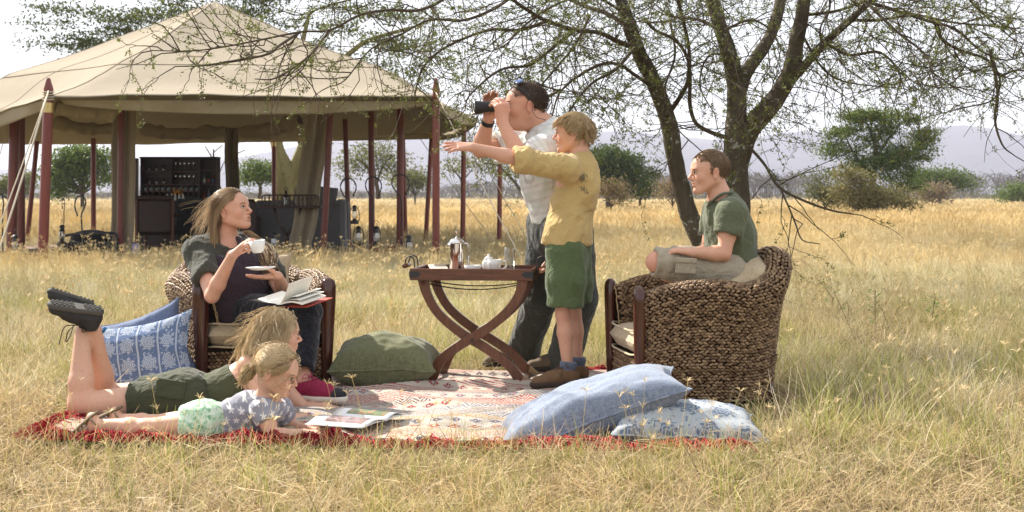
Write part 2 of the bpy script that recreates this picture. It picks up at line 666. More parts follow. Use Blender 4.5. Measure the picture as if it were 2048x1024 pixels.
def hairmat(name):
    t = NT(name, 0.42, 0.45)
    c = t.attr('Col', 'Color')
    t.col(c)
    t.translucent(c, 0.28)
    return t.m
class SDF:
    def __init__(s, lo, hi, h):
        s.lo = np.asarray(lo, float)
        s.h = h
        s.n = np.ceil((np.asarray(hi, float) - s.lo) / h).astype(int) + 1
        s.g = np.full(s.n, 1.0, np.float32)
        s.hi = np.asarray(hi, float)
        s.log = []

    def reg(s, lo, hi):
        a = np.maximum(np.floor((np.asarray(lo) - s.lo) / s.h).astype(int), 0)
        b = np.minimum(np.ceil((np.asarray(hi) - s.lo) / s.h).astype(int) + 1, s.n)
        if np.any(b <= a):
            return None, None
        sl = tuple(slice(i, j) for i, j in zip(a, b))
        ax = [(s.lo[k] + np.arange(a[k], b[k]) * s.h).astype(np.float32) for k in range(3)]
        return sl, (ax[0][:, None, None], ax[1][None, :, None], ax[2][None, None, :])

    def comb(s, sl, d, k, op):
        g = s.g[sl]
        if op == 'add':
            if k > 0:
                q = np.maximum(k - np.abs(g - d), 0) / k
                s.g[sl] = np.minimum(g, d) - q * q * k * 0.25
            else:
                s.g[sl] = np.minimum(g, d)
        else:
            d = -d
            if k > 0:
                q = np.maximum(k - np.abs(g - d), 0) / k
                s.g[sl] = np.maximum(g, d) + q * q * k * 0.25
            else:
                s.g[sl] = np.maximum(g, d)

    def cone(s, a, b, ra, rb, k=0.02, op='add', flat=None, fs=1.0):
        """tapered capsule; flat: direction along which the section is scaled by fs"""
        if hasattr(s, 'log'):
            s.log.append(('cone', (a, b, ra, rb, k, op, flat, fs)))
        a, b = np.asarray(a, float), np.asarray(b, float)
        m = max(ra, rb) * max(fs, 1) + k + 3 * s.h
        sl, X = s.reg(np.minimum(a, b) - m, np.maximum(a, b) + m)
        if sl is None:
            return s
        ab = b - a
        L = float(ab @ ab) + 1e-12
        px, py, pz = X[0] - a[0], X[1] - a[1], X[2] - a[2]
        t = np.clip((px * ab[0] + py * ab[1] + pz * ab[2]) / L, 0, 1)
        qx, qy, qz = px - t * ab[0], py - t * ab[1], pz - t * ab[2]
        if flat is not None:
            n = unit(flat)
            dn = (qx * n[0] + qy * n[1] + qz * n[2]) * (1 / fs - 1)
            qx, qy, qz = qx + dn * n[0], qy + dn * n[1], qz + dn * n[2]
        d = np.sqrt(qx * qx + qy * qy + qz * qz) - (ra + (rb - ra) * t)
        if flat is not None:
            d = d * min(fs, 1.0)
        s.comb(sl, d.astype(np.float32), k, op)
        return s

    def ell(s, c, r, T=None, k=0.02, op='add'):
        """ellipsoid; T columns are its axes"""
        if hasattr(s, 'log'):
            s.log.append(('ell', (c, r, T, k, op)))
        c, r = np.asarray(c, float), np.asarray(r, float) * np.ones(3)
        T = np.eye(3) if T is None else np.asarray(T, float)
        ext = np.sqrt(((T * r) ** 2).sum(1)) + k + 3 * s.h
        sl, X = s.reg(c - ext, c + ext)
        if sl is None:
            return s
        px, py, pz = X[0] - c[0], X[1] - c[1], X[2] - c[2]
        k0, k1 = 0, 0
        for i in range(3):
            u = (px * T[0, i] + py * T[1, i] + pz * T[2, i]) / r[i]
            k0 = k0 + u * u
            k1 = k1 + u * u / (r[i] * r[i])
        k0 = np.sqrt(k0)
        d = k0 * (k0 - 1) / (np.sqrt(k1) + 1e-9)
        d = np.where(k0 < 1e-3, -r.min(), d)
        s.comb(sl, d.astype(np.float32), k, op)
        return s

    def cut(s, p, n, k=0.0):
        """remove everything on the side n points to"""
        n = unit(n)
        X = [(s.lo[i] + np.arange(s.n[i]) * s.h).astype(np.float32) for i in range(3)]
        d = (X[0][:, None, None] - p[0]) * n[0] + (X[1][None, :, None] - p[1]) * n[1] + (X[2][None, None, :] - p[2]) * n[2]
        g = s.g
        d = d.astype(np.float32)
        if k > 0:
            q = np.maximum(k - np.abs(g - d), 0) / k
            s.g = np.maximum(g, d) + q * q * k * 0.25
        else:
            s.g = np.maximum(g, d)
        return s

    def chain(s, pts, rs, k=0.02, **kw):
        for i in range(len(pts) - 1):
            s.cone(pts[i], pts[i + 1], rs[i], rs[i + 1], k, **kw)
        return s

    def floor(s, z):
        Z = (s.lo[2] + np.arange(s.n[2]) * s.h).astype(np.float32)[None, None, :]
        s.g = np.maximum(s.g, z - Z)
        return s

    def mesh(s, fold=None, shrink=0.0, relax=1):
        """surface nets; fold(V) -> displacement along the normal"""
        g = s.g - shrink
        g[0], g[-1], g[:, 0], g[:, -1], g[:, :, 0], g[:, :, -1] = [np.maximum(a, 1e-4) for a in (g[0], g[-1], g[:, 0], g[:, -1], g[:, :, 0], g[:, :, -1])]
        sg = g < 0
        c = np.zeros(tuple(n - 1 for n in g.shape), np.int8)
        offs = [(x, y, z) for x in (0, 1) for y in (0, 1) for z in (0, 1)]
        for x, y, z in offs:
            c += sg[x:x + c.shape[0], y:y + c.shape[1], z:z + c.shape[2]]
        idx = np.argwhere((c > 0) & (c < 8))
        acc = np.zeros((len(idx), 3))
        cnt = np.zeros(len(idx))
        vals = {o: g[idx[:, 0] + o[0], idx[:, 1] + o[1], idx[:, 2] + o[2]] for o in offs}
        for o in offs:
            for ax in range(3):
                if o[ax] == 0:
                    o2 = list(o)
                    o2[ax] = 1
                    v0, v1 = vals[o], vals[tuple(o2)]
                    cr = (v0 < 0) != (v1 < 0)
                    t = np.where(cr, v0 / np.where(cr, v0 - v1, 1), 0)
                    pt = np.repeat(np.array(o, float)[None], len(idx), 0)
                    pt[:, ax] = t
                    acc += pt * cr[:, None]
                    cnt += cr
        V = (idx + acc / cnt[:, None]) * s.h + s.lo
        vid = np.full(c.shape, -1, np.int64)
        vid[idx[:, 0], idx[:, 1], idx[:, 2]] = np.arange(len(idx))
        quads = []
        for ax in range(3):
            o1, o2 = (ax + 1) % 3, (ax + 2) % 3
            sl0 = [slice(None)] * 3
            sl1 = [slice(None)] * 3
            sl0[ax], sl1[ax] = slice(0, -1), slice(1, None)
            sl0[o1] = sl1[o1] = slice(1, -1)
            sl0[o2] = sl1[o2] = slice(1, -1)
            a, b = sg[tuple(sl0)], sg[tuple(sl1)]
            e = np.argwhere(a != b)
            flip = a[e[:, 0], e[:, 1], e[:, 2]]
            base = e.copy()
            base[:, o1] += 1
            base[:, o2] += 1

            def cell(d1, d2):
                q = base.copy()
                q[:, o1] -= d1
                q[:, o2] -= d2
                return vid[q[:, 0], q[:, 1], q[:, 2]]
            q = np.stack([cell(1, 1), cell(0, 1), cell(0, 0), cell(1, 0)], 1)
            q[~flip] = q[~flip][:, ::-1]
            quads.append(q)
        F = np.vstack(quads)
        F = F[(F >= 0).all(1)]
        for _ in range(relax):
            S = np.zeros_like(V)
            n = np.zeros(len(V))
            for i in range(4):
                a, b = F[:, i], F[:, (i + 1) % 4]
                for j in range(3):
                    S[:, j] += np.bincount(a, V[b, j], len(V)) + np.bincount(b, V[a, j], len(V))
                n += np.bincount(a, minlength=len(V)) + np.bincount(b, minlength=len(V))
            V = V * 0.45 + 0.55 * S / np.maximum(n, 1)[:, None]
        if fold is not None:
            N = vnormals(V, F)
            V = V + N * fold(V)[:, None]
        return V, F


def vnormals(V, F):
    a, b, c, d = (V[F[:, i]] for i in range(4))
    n = np.cross(c - a, d - b)
    N = np.zeros_like(V)
    for i in range(4):
        for j in range(3):
            N[:, j] += np.bincount(F[:, i], n[:, j], len(V))
    return N / (np.linalg.norm(N, axis=1, keepdims=True) + 1e-12)


def sdf_obj(name, sdf, mat, parent, fold=None, cols=None, relax=1, world=True, uv=None, fine=()):
    V, F = sdf.mesh(fold, relax=relax)
    for c, r, h in fine:
        c = np.asarray(c, float)
        t = SDF(c - r - 4 * h, c + r + 4 * h, h)
        for nm, ar in sdf.log:
            getattr(t, nm)(*ar)
        V2, F2 = t.mesh(fold, relax=relax)
        m = np.abs(V[F].mean(1) - c).max(1)
        F = F[m > r - sdf.h]
        m = np.abs(V2[F2].mean(1) - c).max(1)
        F2 = F2[m < r]
        F = np.vstack([F, F2 + len(V)])
        V = np.vstack([V, V2])
        u_, inv = np.unique(F, return_inverse=True)
        V, F = V[u_], inv.reshape(F.shape)
    c = cols(V) if cols is not None else None
    u = uv(V) if uv is not None else None
    W = V - np.array(root_loc(parent)) if (world and parent is not None) else V
    me = mesh_np(name, W, F, mat, True, None, c, u)
    return link(name, me, parent)


def folds(amp=0.004, f=(14, 14, 14), sharp=1.0, seed=0.0, T=None):
    """cloth creases: ridged noise stretched by f"""
    f = np.asarray(f, float)

    def fn(V):
        q = V if T is None else V @ T
        w = vnoise(q * 5 + seed)[:, None] * 0.6
        a = vnoise(q * f + seed + w)
        b = vnoise(q * f * 2.1 + seed + 9 + w)
        r = (1 - np.abs(a) * 2) * 0.7 + (1 - np.abs(b) * 2) * 0.3
        return amp * r * sharp
    return fn
RUG = np.array([[-2.06, 5.90], [0.93, 5.56], [1.02, 6.9], [0.56, 7.95], [-1.9, 8.0]])


def inpoly(x, y, poly, grow=0.0):
    c = poly.mean(0)
    q = c + (poly - c) * (1 + grow)
    ins = np.zeros(x.shape, bool)
    j = len(q) - 1
    for i in range(len(q)):
        xi, yi, xj, yj = *q[i], *q[j]
        hit = ((yi > y) != (yj > y)) & (x < (xj - xi) * (y - yi) / (yj - yi + 1e-12) + xi)
        ins ^= hit
        j = i
    return ins


def make_ground():
    ys = np.concatenate([[-40, -10, 0], np.linspace(3.5, 30, 90), np.geomspace(31, 4800, 50)])
    xs = np.concatenate([-np.geomspace(4000, 8.2, 40), np.linspace(-8, 8, 90), np.geomspace(8.2, 4000, 40)])
    X, Y = np.meshgrid(xs, ys, indexing='ij')
    Z = 0.02 * fbm(np.stack([X * 0.7, Y * 0.7, X * 0], -1), 3) * np.clip((30 - Y) / 20, 0, 1)
    Z = Z - 0.02
    m = MB()
    m.grid(np.stack([X, Y, Z], -1))
    t = NT('dry_earth', 0.95, 0.1)
    v = t.coord('Object')
    n1 = t.noise(v, 0.5, 5)
    n2 = t.noise(v, 22, 6, 0.7)
    n3 = t.noise(v, 120, 3)
    c = t.ramp(n2, [(0.3, (0.06, 0.042, 0.026)), (0.55, (0.14, 0.105, 0.06)), (0.8, (0.27, 0.21, 0.13))])
    c = t.mix(t.math('MULTIPLY', n1, 0.7), c, (0.20, 0.19, 0.075))
    t.col(c)
    t.bump(t.math('ADD', n2, t.math('MULTIPLY', n3, 0.5)), 0.6, 0.03)
    o = m.build('ground', t.m, smooth=True)
    tag(o, kind='structure')


make_ground()


def make_hills():
    ridge = [(-900, 350), (-300, 345), (100, 335), (300, 330), (470, 316), (620, 287), (780, 272), (900, 263), (1000, 262), (1100, 266), (1250, 262),
             (1350, 272), (1450, 282), (1550, 268), (1620, 261), (1690, 270), (1760, 268), (1850, 255), (1930, 250), (1990, 258), (2048, 272), (2200, 300), (2700, 330)]
    rx = np.array([(a - 1024) * 3000 / FPX for a, b in ridge])
    rz = np.array([(HZ - b) * 3000 / FPX for a, b in ridge])
    xs = np.linspace(-2800, 2800, 220)
    ys = np.linspace(1700, 4500, 90)
    X, Y = np.meshgrid(xs, ys, indexing='ij')
    H = np.interp(xs * 1.0, rx, rz)[:, None]
    u = (Y - 1700) / 1300
    prof = np.where(u < 1, 0.5 - 0.5 * np.cos(np.pi * np.clip(u, 0, 1) ** 1.3), np.exp(-((u - 1) * 1.2) ** 2))
    xx = X * 3000 / Y
    H2 = np.interp(xx, rx, rz)
    n = fbm(np.stack([X / 400, Y / 500, X * 0], -1), 4)
    Z = H2 * prof * (1 + 0.10 * n * (1 - prof) * 2) + 6 * n * prof * (1 - np.clip(prof, 0, 1)) - 0.5
    m = MB()
    m.grid(np.stack([X, Y, Z], -1))
    t = NT('hill_scrub', 0.95, 0.05)
    v = t.coord('Object')
    n1 = t.noise(v, 0.012, 6, 0.7)
    n2 = t.noise(v, 0.002, 4, 0.6)
    f = t.math('ADD', t.math('MULTIPLY', n1, 0.6), t.math('MULTIPLY', n2, 0.5))
    t.col(t.ramp(f, [(0.35, (0.04, 0.038, 0.055)), (0.6, (0.08, 0.07, 0.085)), (0.8, (0.14, 0.12, 0.12))]))
    o = m.build('hills', t.m, smooth=True)
    tag(o, kind='structure')


make_hills()

HAZE = MB()
HAZE.box((0, 2480, 89.0), (8400, 5100, 182.0))
hz_m = bpy.data.materials.new('dusty_air')
hz_m.use_nodes = True
_t = hz_m.node_tree
_t.nodes.clear()
_o = _t.nodes.new('ShaderNodeOutputMaterial')
_v = _t.nodes.new('ShaderNodeVolumePrincipled')
_v.inputs['Color'].default_value = (0.80, 0.84, 1.0, 1)
_v.inputs['Density'].default_value = 0.00024
_v.inputs['Anisotropy'].default_value = 0.2
_t.links.new(_v.outputs[0], _o.inputs['Volume'])
tag(HAZE.build('haze', hz_m), kind='stuff')
def blades(rng, n, rad, hmin, hmax, w, lean, bend, base, tip, k=4, lay=0.0):
    """n ribbons; returns V,[F],cols"""
    a = rng.rand(n) * 2 * np.pi
    r = rad * np.sqrt(rng.rand(n))
    root = np.stack([r * np.cos(a), r * np.sin(a), np.full(n, -0.01)], 1)
    L = hmin + (hmax - hmin) * rng.rand(n) ** 1.3
    az = rng.rand(n) * 2 * np.pi
    th = np.abs(rng.normal(0, lean, n)) + lay * rng.rand(n)
    bd = rng.normal(bend, bend * 0.6, n)
    pts = [root]
    d0 = th
    az2 = az.copy()
    for i in range(1, k):
        ang = np.clip(d0 + bd * i / (k - 1), -2.0, 1.75)
        az2 = az2 + rng.normal(0, 0.25, n)
        step = L / (k - 1)
        pts.append(pts[-1] + np.stack([np.sin(ang) * np.cos(az2), np.sin(ang) * np.sin(az2), np.cos(ang)], 1) * step[:, None])
    p = np.stack(pts, 1)
    p[:, 1:, 2] = np.maximum(p[:, 1:, 2], 0.004)
    side = rng.rand(n) * 2 * np.pi
    sv = np.stack([np.cos(side), np.sin(side), rng.normal(0, 0.2, n)], 1)
    wd = w * (0.6 + 0.8 * rng.rand(n))
    prof = np.linspace(1, 0.15, k)
    V = np.stack([p - sv[:, None, :] * (wd[:, None] * prof)[..., None] / 2, p + sv[:, None, :] * (wd[:, None] * prof)[..., None] / 2], 2)
    idx = np.arange(n * k * 2).reshape(n, k, 2)
    q = np.stack([idx[:, :-1, 0], idx[:, :-1, 1], idx[:, 1:, 1], idx[:, 1:, 0]], -1).reshape(-1, 4)
    f = rng.rand(n)[:, None, None]
    base, tip = np.asarray(base), np.asarray(tip)
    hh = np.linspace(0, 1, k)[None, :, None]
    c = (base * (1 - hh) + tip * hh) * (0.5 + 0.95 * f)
    c = np.repeat(c[:, :, None, :], 2, 2).reshape(-1, 3)
    return V.reshape(-1, 3), [q], c


STRAW0, STRAW1 = (0.20, 0.135, 0.068), (0.66, 0.51, 0.285)  # dark straw base: shade in the gaps between blades, put into the colour
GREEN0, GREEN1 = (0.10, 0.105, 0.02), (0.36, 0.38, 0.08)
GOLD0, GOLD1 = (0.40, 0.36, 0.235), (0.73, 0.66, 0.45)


def seedhead(rng, m, top, s=0.05):
    for j in range(rng.randint(4, 8)):
        a = rng.rand() * 6.28
        th = 0.35 + 0.8 * rng.rand()
        d = np.array([np.sin(th) * np.cos(a), np.sin(th) * np.sin(a), np.cos(th)])
        p = np.array([top, top + d * s * 0.5, top + d * s + np.array([0, 0, -0.01])])
        V, F, _ = batch_tubes(p[None], np.array([[0.0009, 0.0017, 0.0006]]), 3)
        m.add(V, F, cols=(0.72, 0.58, 0.33))


def stalks(rng, m, n, h0, h1, rad, s=0.05):
    for i in range(n):
        a, r = rng.rand() * 6.28, rad * rng.rand()
        b = np.array([r * np.cos(a), r * np.sin(a), 0])
        L = h0 + (h1 - h0) * rng.rand()
        d = rng.normal(0, 0.22, 2)
        p = np.array([b, b + [d[0] * L * .3, d[1] * L * .3, L * .5], b + [d[0] * L, d[1] * L, L]])
        p = catmull(p, 3)
        V, F, _ = batch_tubes(p[None], np.full((1, len(p)), 0.0010), 3)
        m.add(V, F, cols=(0.58, 0.47, 0.22))
        seedhead(rng, m, p[-1], s)


def feather(rng, m, n, h0, h1, rad):
    """tall stems ending in a narrow plume"""
    for i in range(n):
        a, r = rng.rand() * 6.28, rad * rng.rand()
        b = np.array([r * np.cos(a), r * np.sin(a), 0])
        L = h0 + (h1 - h0) * rng.rand()
        d = rng.normal(0, 0.16, 2)
        p = catmull(np.array([b, b + [d[0] * L * .3, d[1] * L * .3, L * .55], b + [d[0] * L, d[1] * L, L]]), 3)
        rr = np.full(len(p), 0.0010)
        rr[-2:] = [0.004, 0.0015]
        V, F, _ = batch_tubes(p[None], rr[None], 3)
        m.add(V, F, cols=(0.66, 0.52, 0.27))


def grass_mat():
    t = NT('grass_blades', 0.6, 0.25)
    c = t.attr('Col', 'Color')
    ti = t.n('ShaderNodeAttribute', attribute_name='tint', attribute_type='INSTANCER').outputs['Color']
    c2 = t.mix(1.0, c, ti, 'MULTIPLY')
    t.col(c2)
    t.translucent(c2, 0.25)
    return t.m


def make_grass():
    mat = grass_mat()
    clumps = []
    rng = np.random.RandomState(11)

    def add(m):
        V = np.vstack(m.V)
        me = mesh_np('grass_clump', V, [np.vstack(f) for f in group_faces(m)], mat, True, None, np.vstack(m.C))
        clumps.append(me)

    def group_faces(m):
        d = {}
        for f in m.F:
            d.setdefault(f.shape[1], []).append(f)
        return list(d.values())
    for i in range(4):
        m = MB()
        m.add(*blades(rng, 90, 0.13, 0.06, 0.17, 0.0030, 0.7, 0.9, STRAW0, STRAW1, 4, 0.6)[:2], cols=None) if False else None
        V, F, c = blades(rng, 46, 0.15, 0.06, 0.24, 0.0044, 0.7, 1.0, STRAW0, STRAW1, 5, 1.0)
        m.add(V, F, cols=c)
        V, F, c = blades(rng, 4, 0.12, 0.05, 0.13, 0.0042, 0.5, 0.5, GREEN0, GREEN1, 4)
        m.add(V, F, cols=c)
        add(m)
    for i in range(4):
        m = MB()
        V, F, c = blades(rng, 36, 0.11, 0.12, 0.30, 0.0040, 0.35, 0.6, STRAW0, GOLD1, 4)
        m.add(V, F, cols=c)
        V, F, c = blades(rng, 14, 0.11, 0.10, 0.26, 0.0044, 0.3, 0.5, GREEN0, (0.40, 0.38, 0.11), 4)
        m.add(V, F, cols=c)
        add(m)
    for i in range(3):
        m = MB()
        V, F, c = blades(rng, 42, 0.08, 0.10, 0.26, 0.0050, 0.35, 0.6, GREEN0, GREEN1, 5)
        m.add(V, F, cols=c)
        V, F, c = blades(rng, 14, 0.08, 0.10, 0.24, 0.0028, 0.45, 0.6, STRAW0, STRAW1, 4)
        m.add(V, F, cols=c)
        add(m)
    for i in range(3):
        m = MB()
        stalks(rng, m, 4, 0.28, 0.52, 0.08)
        V, F, c = blades(rng, 12, 0.08, 0.12, 0.3, 0.0030, 0.3, 0.6, GREEN0, STRAW1, 5)
        m.add(V, F, cols=c)
        add(m)
    for i in range(3):
        m = MB()
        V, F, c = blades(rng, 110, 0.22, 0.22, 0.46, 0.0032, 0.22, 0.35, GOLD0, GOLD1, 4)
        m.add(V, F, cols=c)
        feather(rng, m, 16, 0.36, 0.56, 0.22)
        add(m)
    for i in range(2):
        m = MB()
        V, F, c = blades(rng, 7, 0.03, 0.16, 0.34, 0.0038, 0.25, 0.4, GREEN0, (0.42, 0.46, 0.12), 5)
        m.add(V, F, cols=c)
        stalks(rng, m, 1, 0.25, 0.4, 0.02, 0.035)
        add(m)
    for i in range(2):
        m = MB()
        V, F, c = blades(rng, 16, 0.16, 0.12, 0.30, 0.0028, 0.2, 0.4, (0.38, 0.29, 0.16), (0.64, 0.52, 0.32), 5)
        V = V @ rotx(1.32 + 0.1 * i).T
        V = np.concatenate([V[:len(V) // 2] @ rotz(1.9).T, V[len(V) // 2:]])
        V[:, 2] = np.abs(V[:, 2]) * 0.5 + 0.015
        m.add(V, F, cols=c)
        add(m)
    col = bpy.data.collections.new('grass_clumps')
    for i, me in enumerate(clumps):
        o = bpy.data.objects.new('clump_%02d' % i, me)
        col.objects.link(o)

    pts, rot, sc, idx, tint = [], [], [], [], []

    def scatter(n, d0, d1, kinds, smin, smax, p=1.0, wide=None, keep=None, tc=(1, 1, 1), tv=0.2, dens=None):
        u = rng.rand(n)
        if p == 'log':
            D = d0 * (d1 / d0) ** u
        else:
            D = np.sqrt(d0 ** 2 + (d1 ** 2 - d0 ** 2) * u)
        X = (rng.rand(n) * 2 - 1) * (D * 0.40 + 0.35)
        ok = ~inpoly(X, D, RUG, 0.0)
        for poly in EXCL:
            ok &= ~inpoly(X, D, poly)
        if keep is not None:
            ok &= keep(X, D)
        if dens is not None:
            ok &= rng.rand(n) < dens(X, D)
        X, D = X[ok], D[ok]
        k = len(X)
        z = 0.02 * fbm(np.stack([X * 0.7, D * 0.7, X * 0], -1), 3) * np.clip((30 - D) / 20, 0, 1) - 0.025
        pts.append(np.stack([X, D, z], 1))
        rot.append(np.stack([rng.normal(0, .07, k), rng.normal(0, .07, k), rng.rand(k) * 6.283], 1))
        s = smin + (smax - smin) * rng.rand(k)
        S = np.stack([s, s, s * (0.8 + 0.4 * rng.rand(k))], 1)
        if wide is not None:
            w = wide(D)
            S[:, 0] *= w
            S[:, 1] *= w
        sc.append(S)
        idx.append(rng.choice(kinds, k))
        patch = fbm(np.stack([X * 0.35, D * 0.16, X * 0 + 3], -1), 3)
        t = np.array(tc)[None] * (1 + np.array([0.04, 0.06, 0.12])[None] * fbm(np.stack([X * 0.9, D * 0.5, X * 0 + 20], -1), 2)[:, None]) * (1 + tv * rng.normal(0, 0.5, k))[:, None] * (1 + 0.22 * patch)[:, None]
        tint.append(np.clip(t, 0.2, 1.8))

    EXCL = [TENT_FLOOR, np.array([[-1.72, 7.2], [-0.85, 7.3], [-0.95, 8.2], [-1.85, 8.1]]), np.array([[0.42, 6.70], [1.40, 6.55], [1.46, 7.35], [0.5, 7.5]]), np.array([[-0.15, 7.9], [0.45, 7.7], [0.45, 8.35], [-0.15, 8.35]])]
    gn = lambda X, D: np.clip(0.5 + 1.3 * fbm(np.stack([X * 0.8, D * 0.5, X * 0 + 8], -1), 3), 0, 1)
    scatter(3600, 3.9, 7.0, [0, 1, 2, 3], 0.6, 1.15)
    scatter(650, 3.9, 8.5, [19, 20], 0.7, 1.1)
    scatter(420, 3.9, 7.5, [4, 5, 6, 7], 0.35, 0.6, dens=gn)
    scatter(800, 3.9, 7.5, [8, 9, 10], 0.3, 0.7, dens=gn)
    scatter(40, 4.6, 7.5, [11, 12, 13], 0.5, 0.75)
    scatter(4200, 6.6, 12, [0, 1, 2, 3], 0.9, 1.4)
    scatter(3400, 6.8, 13, [4, 5, 6, 7], 0.45, 0.85)
    scatter(1900, 6.8, 13, [8, 9, 10], 0.6, 1.0, dens=gn)
    scatter(70, 4.6, 6.0, [17, 18], 0.7, 1.0)
    scatter(420, 4.6, 8.5, [4, 5, 6, 7, 8, 9, 10], 0.8, 1.25, keep=lambda X, D: X > 1.15, dens=gn)
    scatter(60, 4.8, 8.0, [11, 12, 13, 17], 0.7, 1.0, keep=lambda X, D: X > 0.95)
    scatter(520, 7.2, 14, [11, 12, 13], 0.75, 1.1)
    scatter(7500, 12, 22, [4, 5, 6, 7], 0.5, 0.8, wide=lambda D: 1 + (D - 12) * 0.03)
    scatter(2500, 12, 22, [8, 9, 10], 0.5, 0.8, dens=gn, tc=(1.1, 1.05, 1.0))
    scatter(900, 12, 21, [11, 12, 13], 0.6, 0.95)
    scatter(4500, 18, 34, [14, 15, 16], 0.40, 0.62, 'log', wide=lambda D: D / 17)
    scatter(1800, 28, 40, [14, 15, 16], 0.6, 0.8, 'log', wide=lambda D: D / 18)
    scatter(15000, 36, 420, [14, 15, 16], 0.8, 1.0, 'log', wide=lambda D: D / 18, tc=(1.12, 1.08, 1.02))
    pts = np.vstack(pts)
    me = bpy.data.meshes.new('grass')
    me.vertices.add(len(pts))
    me.vertices.foreach_set('co', pts.astype(np.float32).ravel())
    for nm, dat, typ, key in (('rotv', np.vstack(rot), 'FLOAT_VECTOR', 'vector'), ('scl', np.vstack(sc), 'FLOAT_VECTOR', 'vector'), ('tint', np.vstack(tint), 'FLOAT_VECTOR', 'vector')):
        a = me.attributes.new(nm, typ, 'POINT')
        a.data.foreach_set(key, np.ascontiguousarray(dat, dtype=np.float32).ravel())
    a = me.attributes.new('pick', 'INT', 'POINT')
    a.data.foreach_set('value', np.concatenate(idx).astype(np.int32))
    o = link('grass', me)
    tag(o, kind='stuff')
    ng = bpy.data.node_groups.new('scatter', 'GeometryNodeTree')
    ng.interface.new_socket('Geometry', in_out='INPUT', socket_type='NodeSocketGeometry')
    ng.interface.new_socket('Geometry', in_out='OUTPUT', socket_type='NodeSocketGeometry')
    N = ng.nodes
    gi, go = N.new('NodeGroupInput'), N.new('NodeGroupOutput')
    iop = N.new('GeometryNodeInstanceOnPoints')
    ci = N.new('GeometryNodeCollectionInfo')
    ci.inputs['Collection'].default_value = col
    ci.inputs['Separate Children'].default_value = True
    ci.inputs['Reset Children'].default_value = True
    iop.inputs['Pick Instance'].default_value = True
    L = ng.links

    def named(nm, typ):
        a = N.new('GeometryNodeInputNamedAttribute')
        a.data_type = typ
        a.inputs['Name'].default_value = nm
        return a.outputs[0]
    L.new(gi.outputs[0], iop.inputs['Points'])
    L.new(ci.outputs[0], iop.inputs['Instance'])
    L.new(named('pick', 'INT'), iop.inputs['Instance Index'])
    L.new(named('rotv', 'FLOAT_VECTOR'), iop.inputs['Rotation'])
    L.new(named('scl', 'FLOAT_VECTOR'), iop.inputs['Scale'])
    L.new(iop.outputs[0], go.inputs[0])
    md = o.modifiers.new('scatter', 'NODES')
    md.node_group = ng


TENT_FLOOR = np.array([[-9.5, 21.6], [-1.6, 21.6], [-1.2, 25.5], [-2.2, 29.5], [-9.5, 29.0]])
make_grass()
def canvas_mat(name, c, dark=0.8, trans=0.12):
    t = NT(name, 0.95, 0.1)
    v = t.coord()
    n1 = t.noise(v, 0.9, 5, 0.6)
    n2 = t.noise(v, 14, 4, 0.6)
    n3 = t.noise(t.scale(v, (40, 40, 6)), 6, 3)
    f = t.math('ADD', t.math('MULTIPLY', n1, 0.65), t.math('MULTIPLY', n2, 0.35))
    colr = t.ramp(f, [(0.3, tuple(x * dark for x in c)), (0.7, c)])
    t.col(colr)
    t.bump(t.math('ADD', n2, n3), 0.25, 0.02)
    t.translucent(colr, trans)
    return t.m


M_CANVAS = canvas_mat('tent_canvas', (0.355, 0.305, 0.235), 0.85, 0.06)
M_FLAP = canvas_mat('flap_canvas', (0.43, 0.36, 0.255), 0.75, 0.06)
M_POLE = wood('red_pole_wood', (0.10, 0.018, 0.012), (0.22, 0.045, 0.030), 0.6, 0.35, 'Z')
M_BRASS = plain('brass_band', (0.55, 0.42, 0.18), 0.35, 0.5, 0.2, 20, 0.9)
M_ROPE = plain('pale_rope', (0.5, 0.44, 0.34), 0.9, 0.1, 0.25, 60)
M_IRON = plain('black_iron', (0.02, 0.02, 0.022), 0.45, 0.5, 0.3, 30)
M_SEAM = plain('canvas_seam', (0.34, 0.275, 0.20), 0.95, 0.1)


